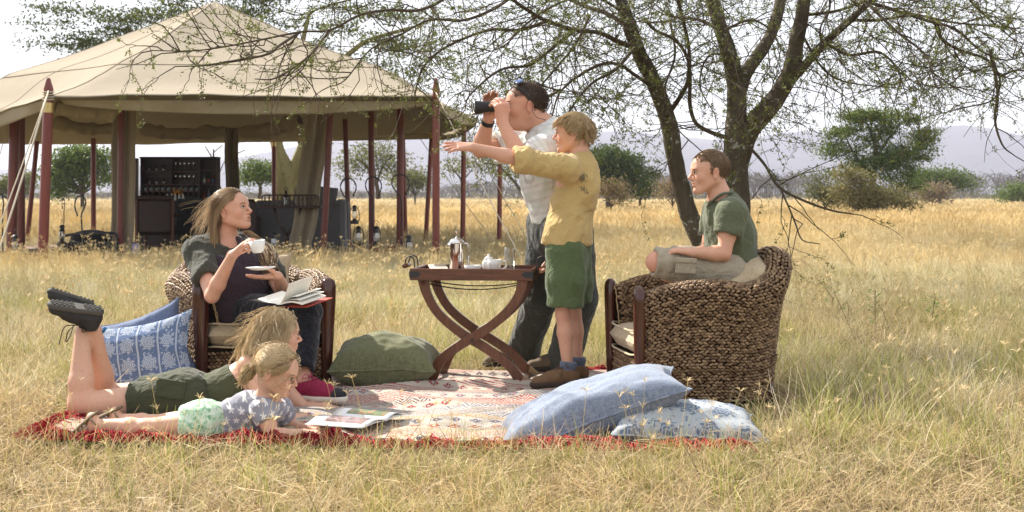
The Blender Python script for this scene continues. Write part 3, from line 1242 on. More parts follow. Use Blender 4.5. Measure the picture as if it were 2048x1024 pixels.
def make_tent():
    T = thing('mess_tent', 'large beige canvas tent with pointed roof and dark red poles', 'tent', (-5, 25, 0))
    eave = np.array([P(98, 193, 20.3), P(872, 196, 20.3), P(957, 240, 25.3), P(868, 267, 30.5), P(72, 289, 31), P(-200, 258, 26)])
    brk = np.array([P(243, 124, 22.3), P(748, 130, 22.3), P(792, 150, 25.3), P(660, 168, 28), P(180, 168, 28), P(20, 148, 25)])
    ap = P(430, 3, 25)
    nu, nv1, nv2 = 22, 26, 16

    def roof(drop=0.0):
        X = np.zeros((6 * nu, nv1 + nv2, 3))
        for s in range(6):
            a, b = eave[s], eave[(s + 1) % 6]
            c, d = brk[s], brk[(s + 1) % 6]
            for i in range(nu):
                u = i / nu
                e = a * (1 - u) + b * u
                k = c * (1 - u) + d * u
                sg = math.sin(math.pi * u)
                e = e + np.array([0, 0, 0.02 * sg]) if s == 0 else e + np.array([0, 0, -0.08 * sg])
                ctr = np.array([-5.0, 25, 0])
                pull = (ctr - e) * np.array([1, 1, 0]) * 0.02 * sg
                e = e + pull * (0 if s == 0 else 1)
                for j in range(nv1):
                    v = (j / (nv1 - 1)) ** 0.9
                    p = ap * (1 - v) + k * v
                    p[2] -= 0.10 * math.sin(math.pi * v) * (0.5 + 0.5 * sg)
                    X[s * nu + i, j] = p
                for j in range(nv2):
                    v = (j + 1) / nv2
                    p = k * (1 - v) + e * v
                    p[2] -= 0.06 * math.sin(math.pi * v) * (1 + 0.6 * sg) - 0.05 * math.sin(math.pi * min(1, v * 2)) * sg
                    X[s * nu + i, nv1 + j] = p
        w = fbm(X * np.array([0.6, 0.6, 1.5]), 4)
        X[..., 2] += 0.022 * w
        ang = np.arange(6 * nu) / nu
        ten = np.cos(2 * np.pi * ang[:, None] * 5 + 2 * vnoise(X * 0.7)) * np.exp(-((ang[:, None] % 1 - 0.5) / 0.33) ** 2 * 0)
        vv = np.linspace(0, 1, nv1 + nv2)[None, :]
        X[..., 2] += 0.008 * ten * np.exp(-((vv - 1) / 0.15) ** 2)
        X[..., 2] -= drop
        return X
    X = roof()
    m = MB()
    m.grid(X, close_u=True)
    o = m.build('roof', M_CANVAS, T, smooth=True, world=True, solid=0.012)
    m = MB()
    for s in range(6):
        for off in (0, nu // 2):
            L = X[(s * nu + off) % (6 * nu)] + np.array([0, -0.004, 0.014])
            m.tube(L[1:] - [0, 0, 0.006], 0.012, 4, flat=0.4)
    for s in range(6):
        a = X[s * nu:(s + 1) * nu, nv1]
        a = np.vstack([a, X[((s + 1) * nu) % (6 * nu), nv1][None]]) + np.array([0, -0.01, 0.014])
        m.tube(a - [0, 0, 0.006], 0.012, 4, flat=0.4)
    m.build('seam', M_SEAM, T, smooth=True, world=True)
    for u0, v0 in ((5, 22), (11, 21), (17, 22)):
        m = MB()
        q = X[u0:u0 + 3, v0:v0 + 3] + np.array([0, -0.012, 0.018])
        m.tube(np.array([q[0, 2], q[0, 0], q[2, 0], q[2, 2]]), 0.010, 4)
        m.build('patch', M_SEAM, T, smooth=True, world=True)
    def hang(pts, h0, h1, name, mat, wav=0.05, seed=0.0):
        pts = catmull(np.asarray(pts, float), 24) if len(pts) > 2 else catmull(np.asarray(pts, float), 40)
        n = len(pts)
        k = 7
        Y = np.zeros((n, k, 3))
        u = np.linspace(0, 1, n)
        hh = h0 + (h1 - h0) * np.sin(np.pi * u) ** 0.7
        for j in range(k):
            v = j / (k - 1)
            Y[:, j] = pts + np.array([0, 0, -1])[None] * (hh * v)[:, None]
            Y[:, j, 1] += wav * v * vnoise(np.stack([u * 14 + seed, u * 0 + v * 1.2, u * 0], 1)) + 0.10 * v
        m = MB()
        m.grid(Y)
        m.build(name, mat, T, smooth=True, world=True, solid=0.008)
    e0, e1 = eave[0], eave[1]
    inn = np.array([0, 0.25, -0.03])
    hang([e0 + inn + [0.1, 0, 0], e1 + inn - [0.1, 0, 0]], 0.05, 0.20, 'valance', M_FLAP, 0.09)
    hang([e1 + [-0.05, 0.1, -0.02], eave[2] + [-0.05, 0, -0.02]], 0.06, 0.16, 'valance', M_FLAP, 0.05, 3)
    hang([eave[2] + [-0.05, 0, -0.02], eave[3] + [-0.05, 0, -0.02]], 0.06, 0.2, 'valance', M_FLAP, 0.05, 5)
    hang([eave[4] + [0, -0.1, 0.2], (eave[3] + eave[4]) / 2 + [0, -0.1, 0.05], eave[3] + [0, -0.1, 0]], 0.12, 0.12, 'valance', M_FLAP, 0.05, 7)
    hang([e0 + [-0.1, 0.2, -0.02], eave[5] + [0.1, 0.2, 0]], 0.08, 0.3, 'valance', M_FLAP, 0.06, 9)
    def roll(pts, r, seed):
        p = catmull(np.array(pts), 26)
        n = len(p)
        k = 14
        a = np.arange(k) * 2 * np.pi / k
        t, A, B = frames(p[None])
        u = np.linspace(0, 1, n)
        rr = r * (1 + 0.25 * vnoise(np.stack([u * 11 + seed, u * 0, u * 0], 1)))
        tie = np.abs(np.sin(u * np.pi * 3)) ** 0.25
        rr = rr * (0.55 + 0.45 * tie)
        w = 1 + 0.22 * vnoise(np.stack([np.repeat(u * 9 + seed, k), np.tile(np.cos(a) * 2, n), np.tile(np.sin(a) * 2, n)], 1)).reshape(n, k)
        V = p[:, None] + (rr[:, None] * w)[..., None] * (A[0][:, None] * np.cos(a)[None, :, None] + B[0][:, None] * np.sin(a)[None, :, None])
        m = MB()
        m.grid(np.swapaxes(V, 0, 1), close_u=True)
        m.build('rolled_wall', M_FLAP, T, smooth=True, world=True)
    roll([P(108, 243, 27), P(170, 258, 27), P(236, 258, 27)], 0.13, 1)
    roll([P(280, 258, 27), P(360, 268, 27), P(452, 262, 27)], 0.13, 5)
    roll([P(482, 265, 26), P(540, 260, 25.5), P(600, 240, 25)], 0.14, 9)
    roll([P(112, 212, 21.4), P(170, 222, 21.6), P(232, 226, 22)], 0.12, 14)

    def flap(top, bot, w0, w1, seed):
        n, k = 40, 22
        v = np.linspace(0, 1, n)[:, None, None]
        u = np.linspace(-0.5, 0.5, k)[None, :, None]
        w = w0 + (w1 - w0) * v
        c = top * (1 - v) + bot * v
        X = c + np.array([1, 0, 0]) * u * w
        X[..., 1] += 0.10 * np.cos(u[..., 0] * math.pi * 1.6) + 0.035 * np.sin(u[..., 0] * 16 + seed + 0.6 * vnoise(np.stack([X[..., 0] * 0, X[..., 2] * 1.2 + seed, X[..., 0] * 0], -1)))
        X[..., 0] += 0.03 * vnoise(np.stack([X[..., 2] * 1.6 + seed, X[..., 0] * 0, X[..., 0] * 0], -1))
        m = MB()
        m.grid(X)
        m.build('flap', M_FLAP, T, smooth=True, world=True, solid=0.02)
    flap(P(254, 200, 23.6), G(244, 23.6, 0), 0.38, 0.36, 1)
    flap(P(466, 255, 27.5), G(468, 27.5, 0), 0.27, 0.27, 4)
    flap(P(648, 205, 24), G(598, 24, 0), 0.42, 0.36, 7)
    flap(P(640, 250, 27), G(632, 27, 0), 0.16, 0.16, 9)
    for (x0, y0, x1, d, r, band, fin) in (
            (97, 203, 84, 20.3, 0.072, 1, 1), (872, 203, 872, 20.3, 0.055, 0, 1), (243, 200, 240, 23.0, 0.052, 0, 0), (662, 205, 645, 23.4, 0.055, 0, 0),
            (30, 218, 22, 24.0, 0.085, 0, 0), (42, 222, 42, 25.0, 0.07, 0, 0), (74, 282, 52, 29, 0.05, 0, 0), (187, 255, 187, 30.5, 0.055, 0, 0),
            (548, 278, 548, 30.8, 0.05, 1, 0), (690, 238, 699, 27.6, 0.05, 0, 0), (742, 214, 744, 25.2, 0.055, 0, 0), (801, 205, 800, 24.6, 0.062, 0, 0),
            (864, 262, 850, 29.8, 0.05, 1, 0), (928, 243, 925, 25.3, 0.047, 1, 0), (1001, 262, 998, 27.0, 0.048, 0, 0), (806, 262, 812, 30.5, 0.045, 1, 0)):
        a, b = P(x0, y0, d), G(x1, d, -0.1)
        m = MB()
        m.tube([a, b], r, 10)
        po = m.build('pole', M_POLE, T, world=True, auto=40)
        if band:
            m = MB()
            u = unit(b - a)
            m.tube([a + u * 0.02, a + u * 0.16], r * 1.06, 10)
            m.build('band', M_BRASS, po, world=True, auto=40)
        if fin:
            m = MB()
            h = 0.36
            prof = [(r * 0.75, 0), (r * 0.8, 0.12 * h), (r * 0.5, 0.17 * h), (r * 0.8, 0.25 * h), (r * 1.0, 0.55 * h), (r * 0.35, h * 0.98), (0.004, h)]
            m.lathe(prof, 8, None, a - np.array([0, 0, 0.02]))
            m.build('finial', M_POLE, po, world=True, auto=40)
    for p0, p1, r in ((P(97, 182, 20.2), G(-20, 17.8), 0.014), (P(94, 190, 20.2), G(-40, 18.4), 0.010), (P(20, 235, 24), G(-60, 24, 0), 0.008),
                      (P(872, 185, 20.2), G(1060, 18.5), 0.008), (P(830, 262, 28), G(1010, 24.5), 0.007), (P(928, 246, 25.3), G(1080, 23), 0.007), (P(552, 286, 30.6), G(600, 27.5), 0.006)):
        m = MB()
        p1 = np.array(p1)
        q = [p0 * (1 - t) + p1 * t - np.array([0, 0, 0.05 * math.sin(math.pi * t)]) for t in np.linspace(0, 1, 9)]
        m.tube(q, r, 5)
        m.build('guy_rope', M_ROPE, T, world=True, smooth=True)
    m = MB()
    for k in range(4):
        m.tube([P(97, 184 + k * 5, 20.3) + 0.08 * np.array([math.cos(a), math.sin(a), 0.1 * math.sin(a)]) for a in np.linspace(0, 6.4, 12)], 0.01, 4)
    m.build('lashing', M_ROPE, T, world=True, smooth=True)


make_tent()

M_DARKWOOD = wood('dark_cabinet_wood', (0.022, 0.010, 0.007), (0.06, 0.024, 0.015), 1.0, 0.4, 'Z')
M_MIDWOOD = wood('reddish_wood', (0.07, 0.022, 0.012), (0.16, 0.055, 0.03), 1.0, 0.4, 'Z')
M_LEATHER = plain('brown_leather', (0.055, 0.030, 0.024), 0.5, 0.4, 0.35, 9, bump=0.3)
M_GREYSOFA = fabric('grey_sofa_cloth', (0.17, 0.165, 0.17), (0.12, 0.12, 0.125), 500, 20)
M_DARKSOFA = fabric('charcoal_sofa_cloth', (0.045, 0.048, 0.048), (0.03, 0.03, 0.03), 500, 20)
M_BLACKCLOTH = fabric('black_cushion_cloth', (0.02, 0.02, 0.022), (0.012, 0.012, 0.012), 500, 20)
M_CHROME = plain('pale_steel', (0.6, 0.6, 0.6), 0.25, 0.5, 0.1, 20, 1.0)


def glassmat(name, c=(1, 1, 1), rough=0.02, alpha_mix=0.75):
    t = NT(name, rough, 0.5)
    t.col(c)
    t.b.inputs['Transmission Weight'].default_value = 0.0
    gl = t.n('ShaderNodeBsdfGlossy')
    gl.inputs['Roughness'].default_value = 0.05
    tr = t.n('ShaderNodeBsdfTransparent')
    tr.inputs[0].default_value = (*c, 1)
    fr = t.n('ShaderNodeLayerWeight')
    f = t.math('ADD', t.math('MULTIPLY', t.math('POWER', fr.outputs['Facing'], 3.0), 0.6), 1 - alpha_mix, clamp=True)
    mx = t.n('ShaderNodeMixShader')
    t.put(mx.inputs[0], f)
    t.t.links.new(tr.outputs[0], mx.inputs[1])
    t.t.links.new(gl.outputs[0], mx.inputs[2])
    t.t.links.new(mx.outputs[0], t.out.inputs[0])
    return t.m


M_GLASS = glassmat('clear_glass', (0.96, 0.97, 0.96), 0.02, 0.94)
M_CHIMNEY = glassmat('lantern_glass', (0.86, 0.87, 0.85), 0.02, 0.7)


def make_floor():
    m = MB()
    t = NT('tent_matting', 0.95, 0.1)
    v = t.coord()
    ch = t.n('ShaderNodeTexChecker')
    t.put(ch.inputs[0], t.scale(v, (6, 3, 1)))
    ch.inputs['Scale'].default_value = 1.0
    n = t.noise(v, 3, 4)
    c = t.mix(ch.outputs[1], (0.10, 0.09, 0.06), (0.30, 0.27, 0.20))
    t.col(t.mix(t.math('MULTIPLY', n, 0.6), c, (0.2, 0.06, 0.05)))
    p = TENT_FLOOR
    V = np.array([[x, y, z] for z in (-0.05, 0.05) for x, y in p])
    n_ = len(p)
    i = np.arange(n_)
    m.add(V, [np.stack([i, (i + 1) % n_, (i + 1) % n_ + n_, i + n_], 1), (i + n_)[None]])
    o = m.build('tent_floor', t.m)
    tag(o, 'low woven matting floor spread inside the beige tent', 'floor mat')
    t = NT('red_tent_rug', 0.95, 0.1)
    v = t.coord()
    w = t.wave(t.scale(v, (1, 4, 1)), 3.0, 2.0, 3)
    t.col(t.ramp(w, [(0.3, (0.30, 0.05, 0.05)), (0.6, (0.45, 0.28, 0.24)), (0.8, (0.12, 0.04, 0.05))]))
    for nm, lab, c, d in (('floor_rug', 'red striped rug on the tent floor beside the black daybed', G(150, 22.6, 0.062), (1.7, 1.3, 0.02)),
                          ('floor_rug', 'red striped rug on the tent floor behind the seated woman', G(450, 23.2, 0.062), (1.9, 1.5, 0.02))):
        m = MB()
        m.box(c, d, ch=0.006)
        tag(m.build(nm, t.m), lab, 'rug')


make_floor()


def bottle(parent, x, y, z, h, mat, kind=0):
    m = MB()
    r = h * 0.14
    m.lathe([(r, 0), (r, h * 0.58), (r * 0.4, h * 0.72), (r * 0.36, h * 0.95), (r * 0.45, h)], 8, None, (x, y, z))
    o = tag(m.build('bottle', mat, None, auto=40), BOT.pop(0), 'bottle', 'bottles on the bar cabinet shelves')
    m = MB()
    m.lathe([(r * 1.03, h * 0.12), (r * 1.03, h * 0.45)], 8, None, (x, y, z), cap=False)
    m.build('label_band', M_BLABEL[kind], o)
    return o


ORD = ['first', 'second', 'third', 'fourth', 'fifth', 'sixth', 'seventh', 'eighth', 'ninth', 'tenth']
BOT = []
M_BLABEL = [plain('cream_bottle_label', (0.7, 0.66, 0.55), 0.6), plain('red_bottle_label', (0.4, 0.10, 0.06), 0.6), plain('blue_bottle_label', (0.1, 0.2, 0.4), 0.6)]
M_BOTTLE = [plain('clear_bottle', (0.25, 0.27, 0.27), 0.12, 0.6), plain('amber_bottle', (0.22, 0.09, 0.03), 0.12, 0.6), plain('green_bottle', (0.03, 0.07, 0.04), 0.12, 0.6)]


def make_cabinet():
    d = 27.0
    k = d / FPX
    x0, x1 = (288 - 1024) * k, (434 - 1024) * k
    zt = 1 + (395 - 317) * k
    zb, y = 0.95, 27.0
    C = thing('bar_cabinet', 'tall dark wooden bar cabinet with bottles and glasses behind the seats', 'cabinet', ((x0 + x1) / 2, y, 0))
    m = MB()
    m.box(((x0 + x1) / 2, y + 0.16, (zt + 0.05) / 2), (x1 - x0, 0.02, zt - 0.05))
    m.build('back_panel', M_DARKWOOD, C, world=True)
    xd = (402 - 1024) * k
    xm = (346 - 1024) * k
    for nm, c, s in (('side_panel', (x0 - 0.015, y, zt / 2 + 0.03), (0.03, 0.34, zt - 0.06)), ('side_panel', (x1 + 0.015, y, zt / 2 + 0.03), (0.03, 0.34, zt - 0.06)),
                     ('top_board', ((x0 + x1) / 2, y, zt + 0.015), (x1 - x0 + 0.08, 0.38, 0.03)), ('divider', (xd, y, (zt + zb) / 2), (0.03, 0.30, zt - zb - 0.01)),
                     ('divider', (xm, y, (zt + 1.25) / 2), (0.02, 0.28, zt - 1.26)), ('counter', ((x0 + x1) / 2, y - 0.15, 0.92), (x1 - x0 + 0.1, 0.6, 0.05)), ('lower_front', ((x0 + x1) / 2, y - 0.1, 0.48), (x1 - x0, 0.5, 0.82))):
        m = MB()
        m.box(c, s)
        m.build(nm, M_DARKWOOD, C, world=True, bevel=0.004)
    zs = [1 + (395 - q) * k for q in (343, 369, 383)]
    for z in zs:
        m = MB()
        m.box(((x0 + xd) / 2, y, z), (xd - x0 - 0.032, 0.28, 0.014))
        m.build('shelf', M_MIDWOOD, C, world=True)
    for q in (332, 359.5):
        m = MB()
        m.box(((x1 + xd) / 2, y, 1 + (395 - q - 3.5) * k - 0.05), (x1 - xd - 0.032, 0.28, 0.014))
        m.build('shelf', M_MIDWOOD, C, world=True)
    n = 10
    for i in range(1, n):
        x = x0 + (xd - x0) * i / n
        m = MB()
        m.box((x, y, (zs[1] + 0.97) / 2 - 0.01), (0.010, 0.27, zs[1] - 0.97 - 0.02))
        m.build('pigeonhole_board', M_MIDWOOD, C, world=True)
    m = MB()
    m.box((x0 - 0.10, y - 0.28, (zt + zb) / 2), (0.13, 0.03, zt - zb), ch=0.004)
    dr = m.build('door', M_DARKWOOD, C, world=True)
    m = MB()
    m.tube([(x0 - 0.02, y - 0.30, zb + 0.02), (x0 - 0.02, y - 0.30, zt)], 0.009, 6)
    m.build('hinge_rod', M_CHROME, dr, world=True)
    side = ['topmost', 'middle', 'lowest']
    look = ['clear', 'amber', 'dark green']
    rng = np.random.RandomState(3)
    zz = [1 + (395 - q) * k for q in (358, 388.5)]
    zz = [zs[1] * 0 + 1 + (395 - 359.5 - 3.5) * k - 0.05 + 0.008, 0.946]
    spots = []
    for r_, z in enumerate(zz):
        for c in range(3):
            spots.append((xd + (x1 - xd) * (0.22 + 0.28 * c), z, r_, c))
    pos = ['beside the divider', 'in the centre', 'by the side panel']
    for i, (x, z, r_, c) in enumerate(spots):
        BOT.append('small %s bottle on the %s right-hand cabinet shelf, %s' % (look[(i * 2 + r_) % 3], ['upper', 'lower'][r_], pos[c]))
        bottle(None, x, y - 0.02, z, 0.19 + 0.03 * rng.rand(), M_BOTTLE[(i * 2 + r_) % 3], (i + r_) % 3)
    for i in range(n):
        for r_, z in enumerate((zs[2] + 0.045, 0.99)):
            m = MB()
            x = x0 + (xd - x0) * (i + 0.5) / n
            m.tube([(x, y - 0.10, z), (x, y + 0.12, z)], 0.036, 8)
            m.tube([(x, y - 0.14, z), (x, y - 0.10, z)], 0.016, 6)
            tag(m.build('wine_bottle', M_BOTTLE[2], None, auto=40), 'dark wine bottle in the %s pigeonhole row of the bar cabinet, %s from the left' % (['upper', 'lower'][r_], ORD[i]), 'bottle', 'wine bottles lying in the bar cabinet pigeonholes')
    for r_, z in enumerate((zs[0] + 0.008, zs[1] + 0.008)):
        for c in range(3):
            x = x0 + 0.11 + c * 0.135
            m = MB()
            m.lathe([(0.022, 0.0), (0.024, 0.005), (0.03, 0.11), (0.027, 0.11), (0.02, 0.01)], 10, None, (x, y - 0.04, z), cap=False)
            tag(m.build('drinking_glass', M_CHIMNEY, None, smooth=True), 'clear tumbler on the %s shelf of the dark bar cabinet, %s from the left' % (['upper', 'lower'][r_], ORD[c]), 'glass', 'tumblers on the bar cabinet shelves')
        for c in range(5):
            x = xm + 0.06 + c * 0.085
            m = MB()
            zt_ = z + 0.2
            m.lathe([(0.03, 0.0), (0.03, 0.004), (0.004, 0.008), (0.004, 0.07), (0.028, 0.10), (0.024, 0.16)], 10, None, (x, y - 0.04, z), cap=False)
            tag(m.build('wine_glass', M_CHIMNEY, None, smooth=True), 'clear stemmed glass on the %s shelf of the bar cabinet, %s from the left' % (['upper', 'lower'][r_], ORD[c]), 'glass', 'stemmed glasses on the bar cabinet shelves')
    Wm = plain('white_napkin', (0.8, 0.8, 0.78), 0.8)
    Om = plain('orange_petal', (0.65, 0.28, 0.03), 0.6)
    for i in range(5):
        x = (335 + i * 7.8 - 1024) * 26.7 / FPX
        m = MB()
        m.lathe([(0.032, 0), (0.02, 0.07), (0.006, 0.13)], 8, None, (x, 26.7, 0.946))
        o = tag(m.build('folded_napkin', Wm, None, auto=40), 'white cone-folded napkin standing on the bar counter, %s from the left' % ORD[i], 'napkin', 'white napkins along the bar counter')
    m = MB()
    for i in range(26):
        m.ell((((343 + rng.rand() * 22) - 1024) * 26.8 / FPX, 26.82 + rng.rand() * 0.05, 1.05 + rng.rand() * 0.11), (0.014, 0.01, 0.018), 6, 4)
    for i in range(4):
        x = (345 + i * 6 - 1024) * 26.8 / FPX
        m.tube([(x, 26.85, 0.95), (x, 26.85, 1.06)], 0.005, 4)
    tag(m.build('orange_flowers', Om, None, smooth=True), 'small bunch of orange flowers standing on the bar counter', 'flowers')


make_cabinet()


def cushion_mesh(m, c, sz, T=None, pinch=0.35, n=18, puff=0.5, seed=0.0, wr=0.03):
    """plump cushion: sz = (w, t, h) with t the thickness"""
    w, t, h = sz
    for sgn in (-1, 1):
        u = np.linspace(-1, 1, n)
        U, Vv = np.meshgrid(u, u, indexing='ij')
        e = (1 - U ** 2) * (1 - Vv ** 2)
        th = t / 2 * np.clip(e, 0, 1) ** puff
        sc = 1 - 0.10 * (1 - np.abs(Vv)) * (np.abs(U) ** 2) * pinch
        s2 = 1 - 0.10 * (1 - np.abs(U)) * (np.abs(Vv) ** 2) * pinch
        X = np.stack([U * w / 2 * sc, sgn * th, Vv * h / 2 * s2], -1)
        X[..., 1] += sgn * wr * t * fbm(np.stack([U * 2 + seed, Vv * 2, U * 0 + sgn], -1), 3) * e ** 0.4
        if sgn < 0:
            X = X[::-1]
        m.add(X.reshape(-1, 3), [np.stack([np.arange(n * n).reshape(n, n)[:-1, :-1], np.arange(n * n).reshape(n, n)[1:, :-1], np.arange(n * n).reshape(n, n)[1:, 1:], np.arange(n * n).reshape(n, n)[:-1, 1:]], -1).reshape(-1, 4)], T, c)


def make_interior():
    def k(x, d):
        return (x - 1024) * d / FPX
    d = 25.2
    x0, x1 = k(272, d), k(347, d)
    zt = 1 - (397 - 395) * d / FPX
    C = thing('leather_chair', 'brown leather safari chair with wooden frame seen from behind in the tent', 'chair', ((x0 + x1) / 2, d, 0.06))
    m = MB()
    m.box(((x0 + x1) / 2, d, 0.66), (x1 - x0 - 0.08, 0.07, 0.58), ch=0.025)
    m.build('backrest', M_LEATHER, C, world=True, auto=50)
    m = MB()
    m.tube([(x0, d, 0.99), (x1, d, 0.99)], 0.045, 10)
    m.build('back_roll', M_LEATHER, C, world=True, auto=50)
    m = MB()
    m.box(((x0 + x1) / 2, d + 0.32, 0.40), (x1 - x0 - 0.06, 0.6, 0.14), ch=0.04)
    m.build('seat', M_LEATHER, C, world=True, auto=50)
    for x in (x0 + 0.01, x1 - 0.01):
        for yy, z in ((d, 0.96), (d + 0.6, 0.66)):
            m = MB()
            m.box((x, yy, z / 2 + 0.03), (0.05, 0.05, z - 0.06), ch=0.006)
            m.build('leg', M_MIDWOOD, C, world=True)
        m = MB()
        m.box((x, d + 0.3, 0.68), (0.06, 0.72, 0.035), ch=0.01)
        m.build('armrest', M_MIDWOOD, C, world=True)
    for nm, lab, xa, xb, dd, z0, mat in (('dark_sofa', 'charcoal sofa behind the woman, left of the dark post flap', 350, 432, 25.8, 1.0, M_DARKSOFA),
                                         ('dark_armchair', 'dark leather armchair just right of the woman behind her face', 480, 512, 25.0, 0.98, M_LEATHER)):
        xa, xb = k(xa, dd), k(xb, dd)
        C = thing(nm, lab, 'sofa' if nm == 'dark_sofa' else 'chair', ((xa + xb) / 2, dd, 0.06))
        m = MB()
        m.box(((xa + xb) / 2, dd, 0.58), (xb - xa, 0.16, z0 - 0.2), ch=0.05)
        m.build('backrest', mat, C, world=True, auto=50)
        m = MB()
        m.box(((xa + xb) / 2, dd + 0.45, 0.33), (xb - xa, 0.76, 0.28), ch=0.06)
        m.build('seat', mat, C, world=True, auto=50)
        for s in (xa + 0.05, xb - 0.05):
            m = MB()
            m.box((s, dd + 0.42, 0.42), (0.09, 0.72, 0.5), ch=0.03)
            m.build('armrest', mat, C, world=True, auto=50)
            m = MB()
            m.box((s, dd, 0.12), (0.05, 0.05, 0.14))
            m.build('leg', M_DARKWOOD, C, world=True)
    d = 25.6
    xa, xb = k(508, d), k(690, d)
    C = thing('grey_sofa', 'grey upholstered sofa seen from behind at the right of the tent', 'sofa', ((xa + xb) / 2, d, 0.05))
    m = MB()
    m.box(((xa + xb) / 2, d, 0.50), (xb - xa, 0.22, 0.90), ch=0.07)
    m.build('backrest', M_GREYSOFA, C, world=True, auto=50, subsurf=0)
    for s, z in ((xa + 0.08, 0.90), (xb - 0.10, 0.93)):
        m = MB()
        m.box((s, d + 0.4, z / 2 + 0.04), (0.2, 0.85, z), ch=0.07)
        m.build('armrest', M_GREYSOFA, C, world=True, auto=50)
    m = MB()
    m.box(((xa + xb) / 2, d + 0.5, 0.36), (xb - xa - 0.4, 0.75, 0.34), ch=0.05)
    m.build('seat', M_GREYSOFA, C, world=True, auto=50)
    m = MB()
    cushion_mesh(m, (k(645, d), d + 0.10, 0.99), (0.5, 0.2, 0.42), roty(0.12))
    tag(m.build('sofa_cushion', M_GREYSOFA, None, smooth=True), 'plain grey cushion leaning over the back of the grey sofa', 'cushion')
    d = 24.0
    xa, xb = k(528, d), k(640, d)
    zt = 1 - (414 - 395) * d / FPX
    C = thing('spindle_table', 'dark folding side table with spindle gallery in front of the grey sofa', 'table', ((xa + xb) / 2, d, 0.05))
    m = MB()
    m.box(((xa + xb) / 2, d, zt), (xb - xa + 0.1, 0.5, 0.035), ch=0.01)
    m.build('tabletop', M_DARKWOOD, C, world=True)
    m = MB()
    m.tube([(xa, d - 0.2, zt), (xa, d - 0.2, zt + 0.17), (xa + 0.04, d - 0.2, zt + 0.2), (xb - 0.04, d - 0.2, zt + 0.2), (xb, d - 0.2, zt + 0.17), (xb, d - 0.2, zt)], 0.014, 6)
    m.build('gallery_rail', M_DARKWOOD, C, world=True, smooth=True)
    for i in range(13):
        x = xa + 0.05 + (xb - xa - 0.1) * i / 12
        m = MB()
        m.lathe([(0.008, 0), (0.014, 0.04), (0.008, 0.09), (0.015, 0.13), (0.007, 0.19)], 6, None, (x, d - 0.2, zt + 0.005))
        m.build('spindle', M_DARKWOOD, C, world=True, smooth=True)
    cx = (xa + xb) / 2 - 0.08
    for s in (-1, 1):
        m = MB()
        m.tube([(cx + s * 0.22, d, zt - 0.02), (cx + s * 0.12, d, zt - 0.3), (cx, d, zt - 0.47)], [0.026, 0.02, 0.03], 7, smooth=4)
        m.build('brace', M_DARKWOOD, C, world=True, smooth=True)
    m = MB()
    m.tube([(cx, d, zt - 0.44), (cx, d, 0.2)], 0.03, 7)
    m.build('column', M_DARKWOOD, C, world=True, smooth=True)
    for s in (-1, 1):
        m = MB()
        m.tube([(cx, d, 0.3), (cx + s * 0.12, d, 0.12), (cx + s * 0.26, d, 0.06)], [0.028, 0.022, 0.015], 7, smooth=4)
        m.build('foot', M_DARKWOOD, C, world=True, smooth=True)
    for (x, h, lab) in ((572, 0.36, 'ornate black candle lantern on the spindle table, the larger'), (592, 0.28, 'black candle lantern on the spindle table, the smaller, beside the flap')):
        X = k(x, 24.05)
        r = 0.055 if x == 572 else 0.045
        L = thing('candle_lantern', lab, 'lantern', (X, 24.05, zt + 0.02))
        m = MB()
        for a in range(6):
            q = a * math.pi / 3
            m.tube([(X + r * math.cos(q), 24.05 + r * math.sin(q), zt + 0.02), (X + r * math.cos(q), 24.05 + r * math.sin(q), zt + 0.15)], 0.006, 4)
        m.lathe([(r * 1.15, 0.0), (r * 1.15, 0.018)], 6, None, (X, 24.05, zt + 0.02))
        m.lathe([(r * 1.2, 0.15), (r * 0.9, 0.17), (r * 0.4, 0.22), (r * 0.5, 0.24), (r * 0.15, 0.27)], 8, None, (X, 24.05, zt + 0.01))
        m.tube([(X + 0.03 * math.cos(q), 24.05, zt + 0.30 + 0.03 * math.sin(q)) for q in np.linspace(0, 6.283, 10)], 0.006, 4)
        m.build('frame', M_IRON, L, world=True)
        m = MB()
        m.lathe([(r * 0.85, 0.02), (r * 0.85, 0.14)], 6, None, (X, 24.05, zt + 0.015))
        m.build('pane', M_CHIMNEY, L, world=True)
    d = 21.9
    xa, xb = k(118, d), k(216, d)
    C = thing('iron_daybed', 'low black daybed with curved iron end at the left of the tent', 'daybed', ((xa + xb) / 2, d, 0.05))
    for s, dd in ((0, d), (1, d + 0.5)):
        m = MB()
        m.tube([(xa, dd, 0.06), (xa + 0.02, dd, 0.30), (xa + 0.13, dd, 0.42), (xb - 0.2, dd, 0.44), (xb, dd, 0.40), (xb, dd, 0.06)], 0.022, 7, smooth=5)
        m.build('frame', M_IRON, C, world=True, smooth=True)
    m = MB()
    m.box(((xa + xb) / 2, d + 0.25, 0.24), (xb - xa - 0.1, 0.55, 0.14), ch=0.05)
    m.build('mattress', M_BLACKCLOTH, C, world=True, auto=50)
    m = MB()
    m.ell(((xa + xb) / 2 + 0.02, d + 0.34, 0.37), (0.33, 0.16, 0.13), 14, 8)
    tag(m.build('bolster', M_BLACKCLOTH, None, smooth=True), 'dark bolster cushion lying on the low iron daybed', 'cushion')
    for x, lab in ((757, 'dark red patterned bolster on the ground between the two right lanterns'), (790, 'dark red patterned bolster on the ground beside the lone lantern pole')):
        m = MB()
        X = k(x, 24.3)
        m.ell((X, 24.3, 0.1), (0.17, 0.11, 0.09), 14, 8)
        t = NT('red_black_bolster', 0.9, 0.1)
        w = t.noise(t.coord(), 14, 3)
        t.col(t.ramp(w, [(0.42, (0.02, 0.015, 0.02)), (0.52, (0.20, 0.03, 0.035))]))
        tag(m.build('bolster', t.m, None, smooth=True), lab, 'bolster')
    m = MB()
    X = k(271, 22.0)
    m.box((X, 22.0, 0.21), (0.085, 0.085, 0.17), ch=0.008)
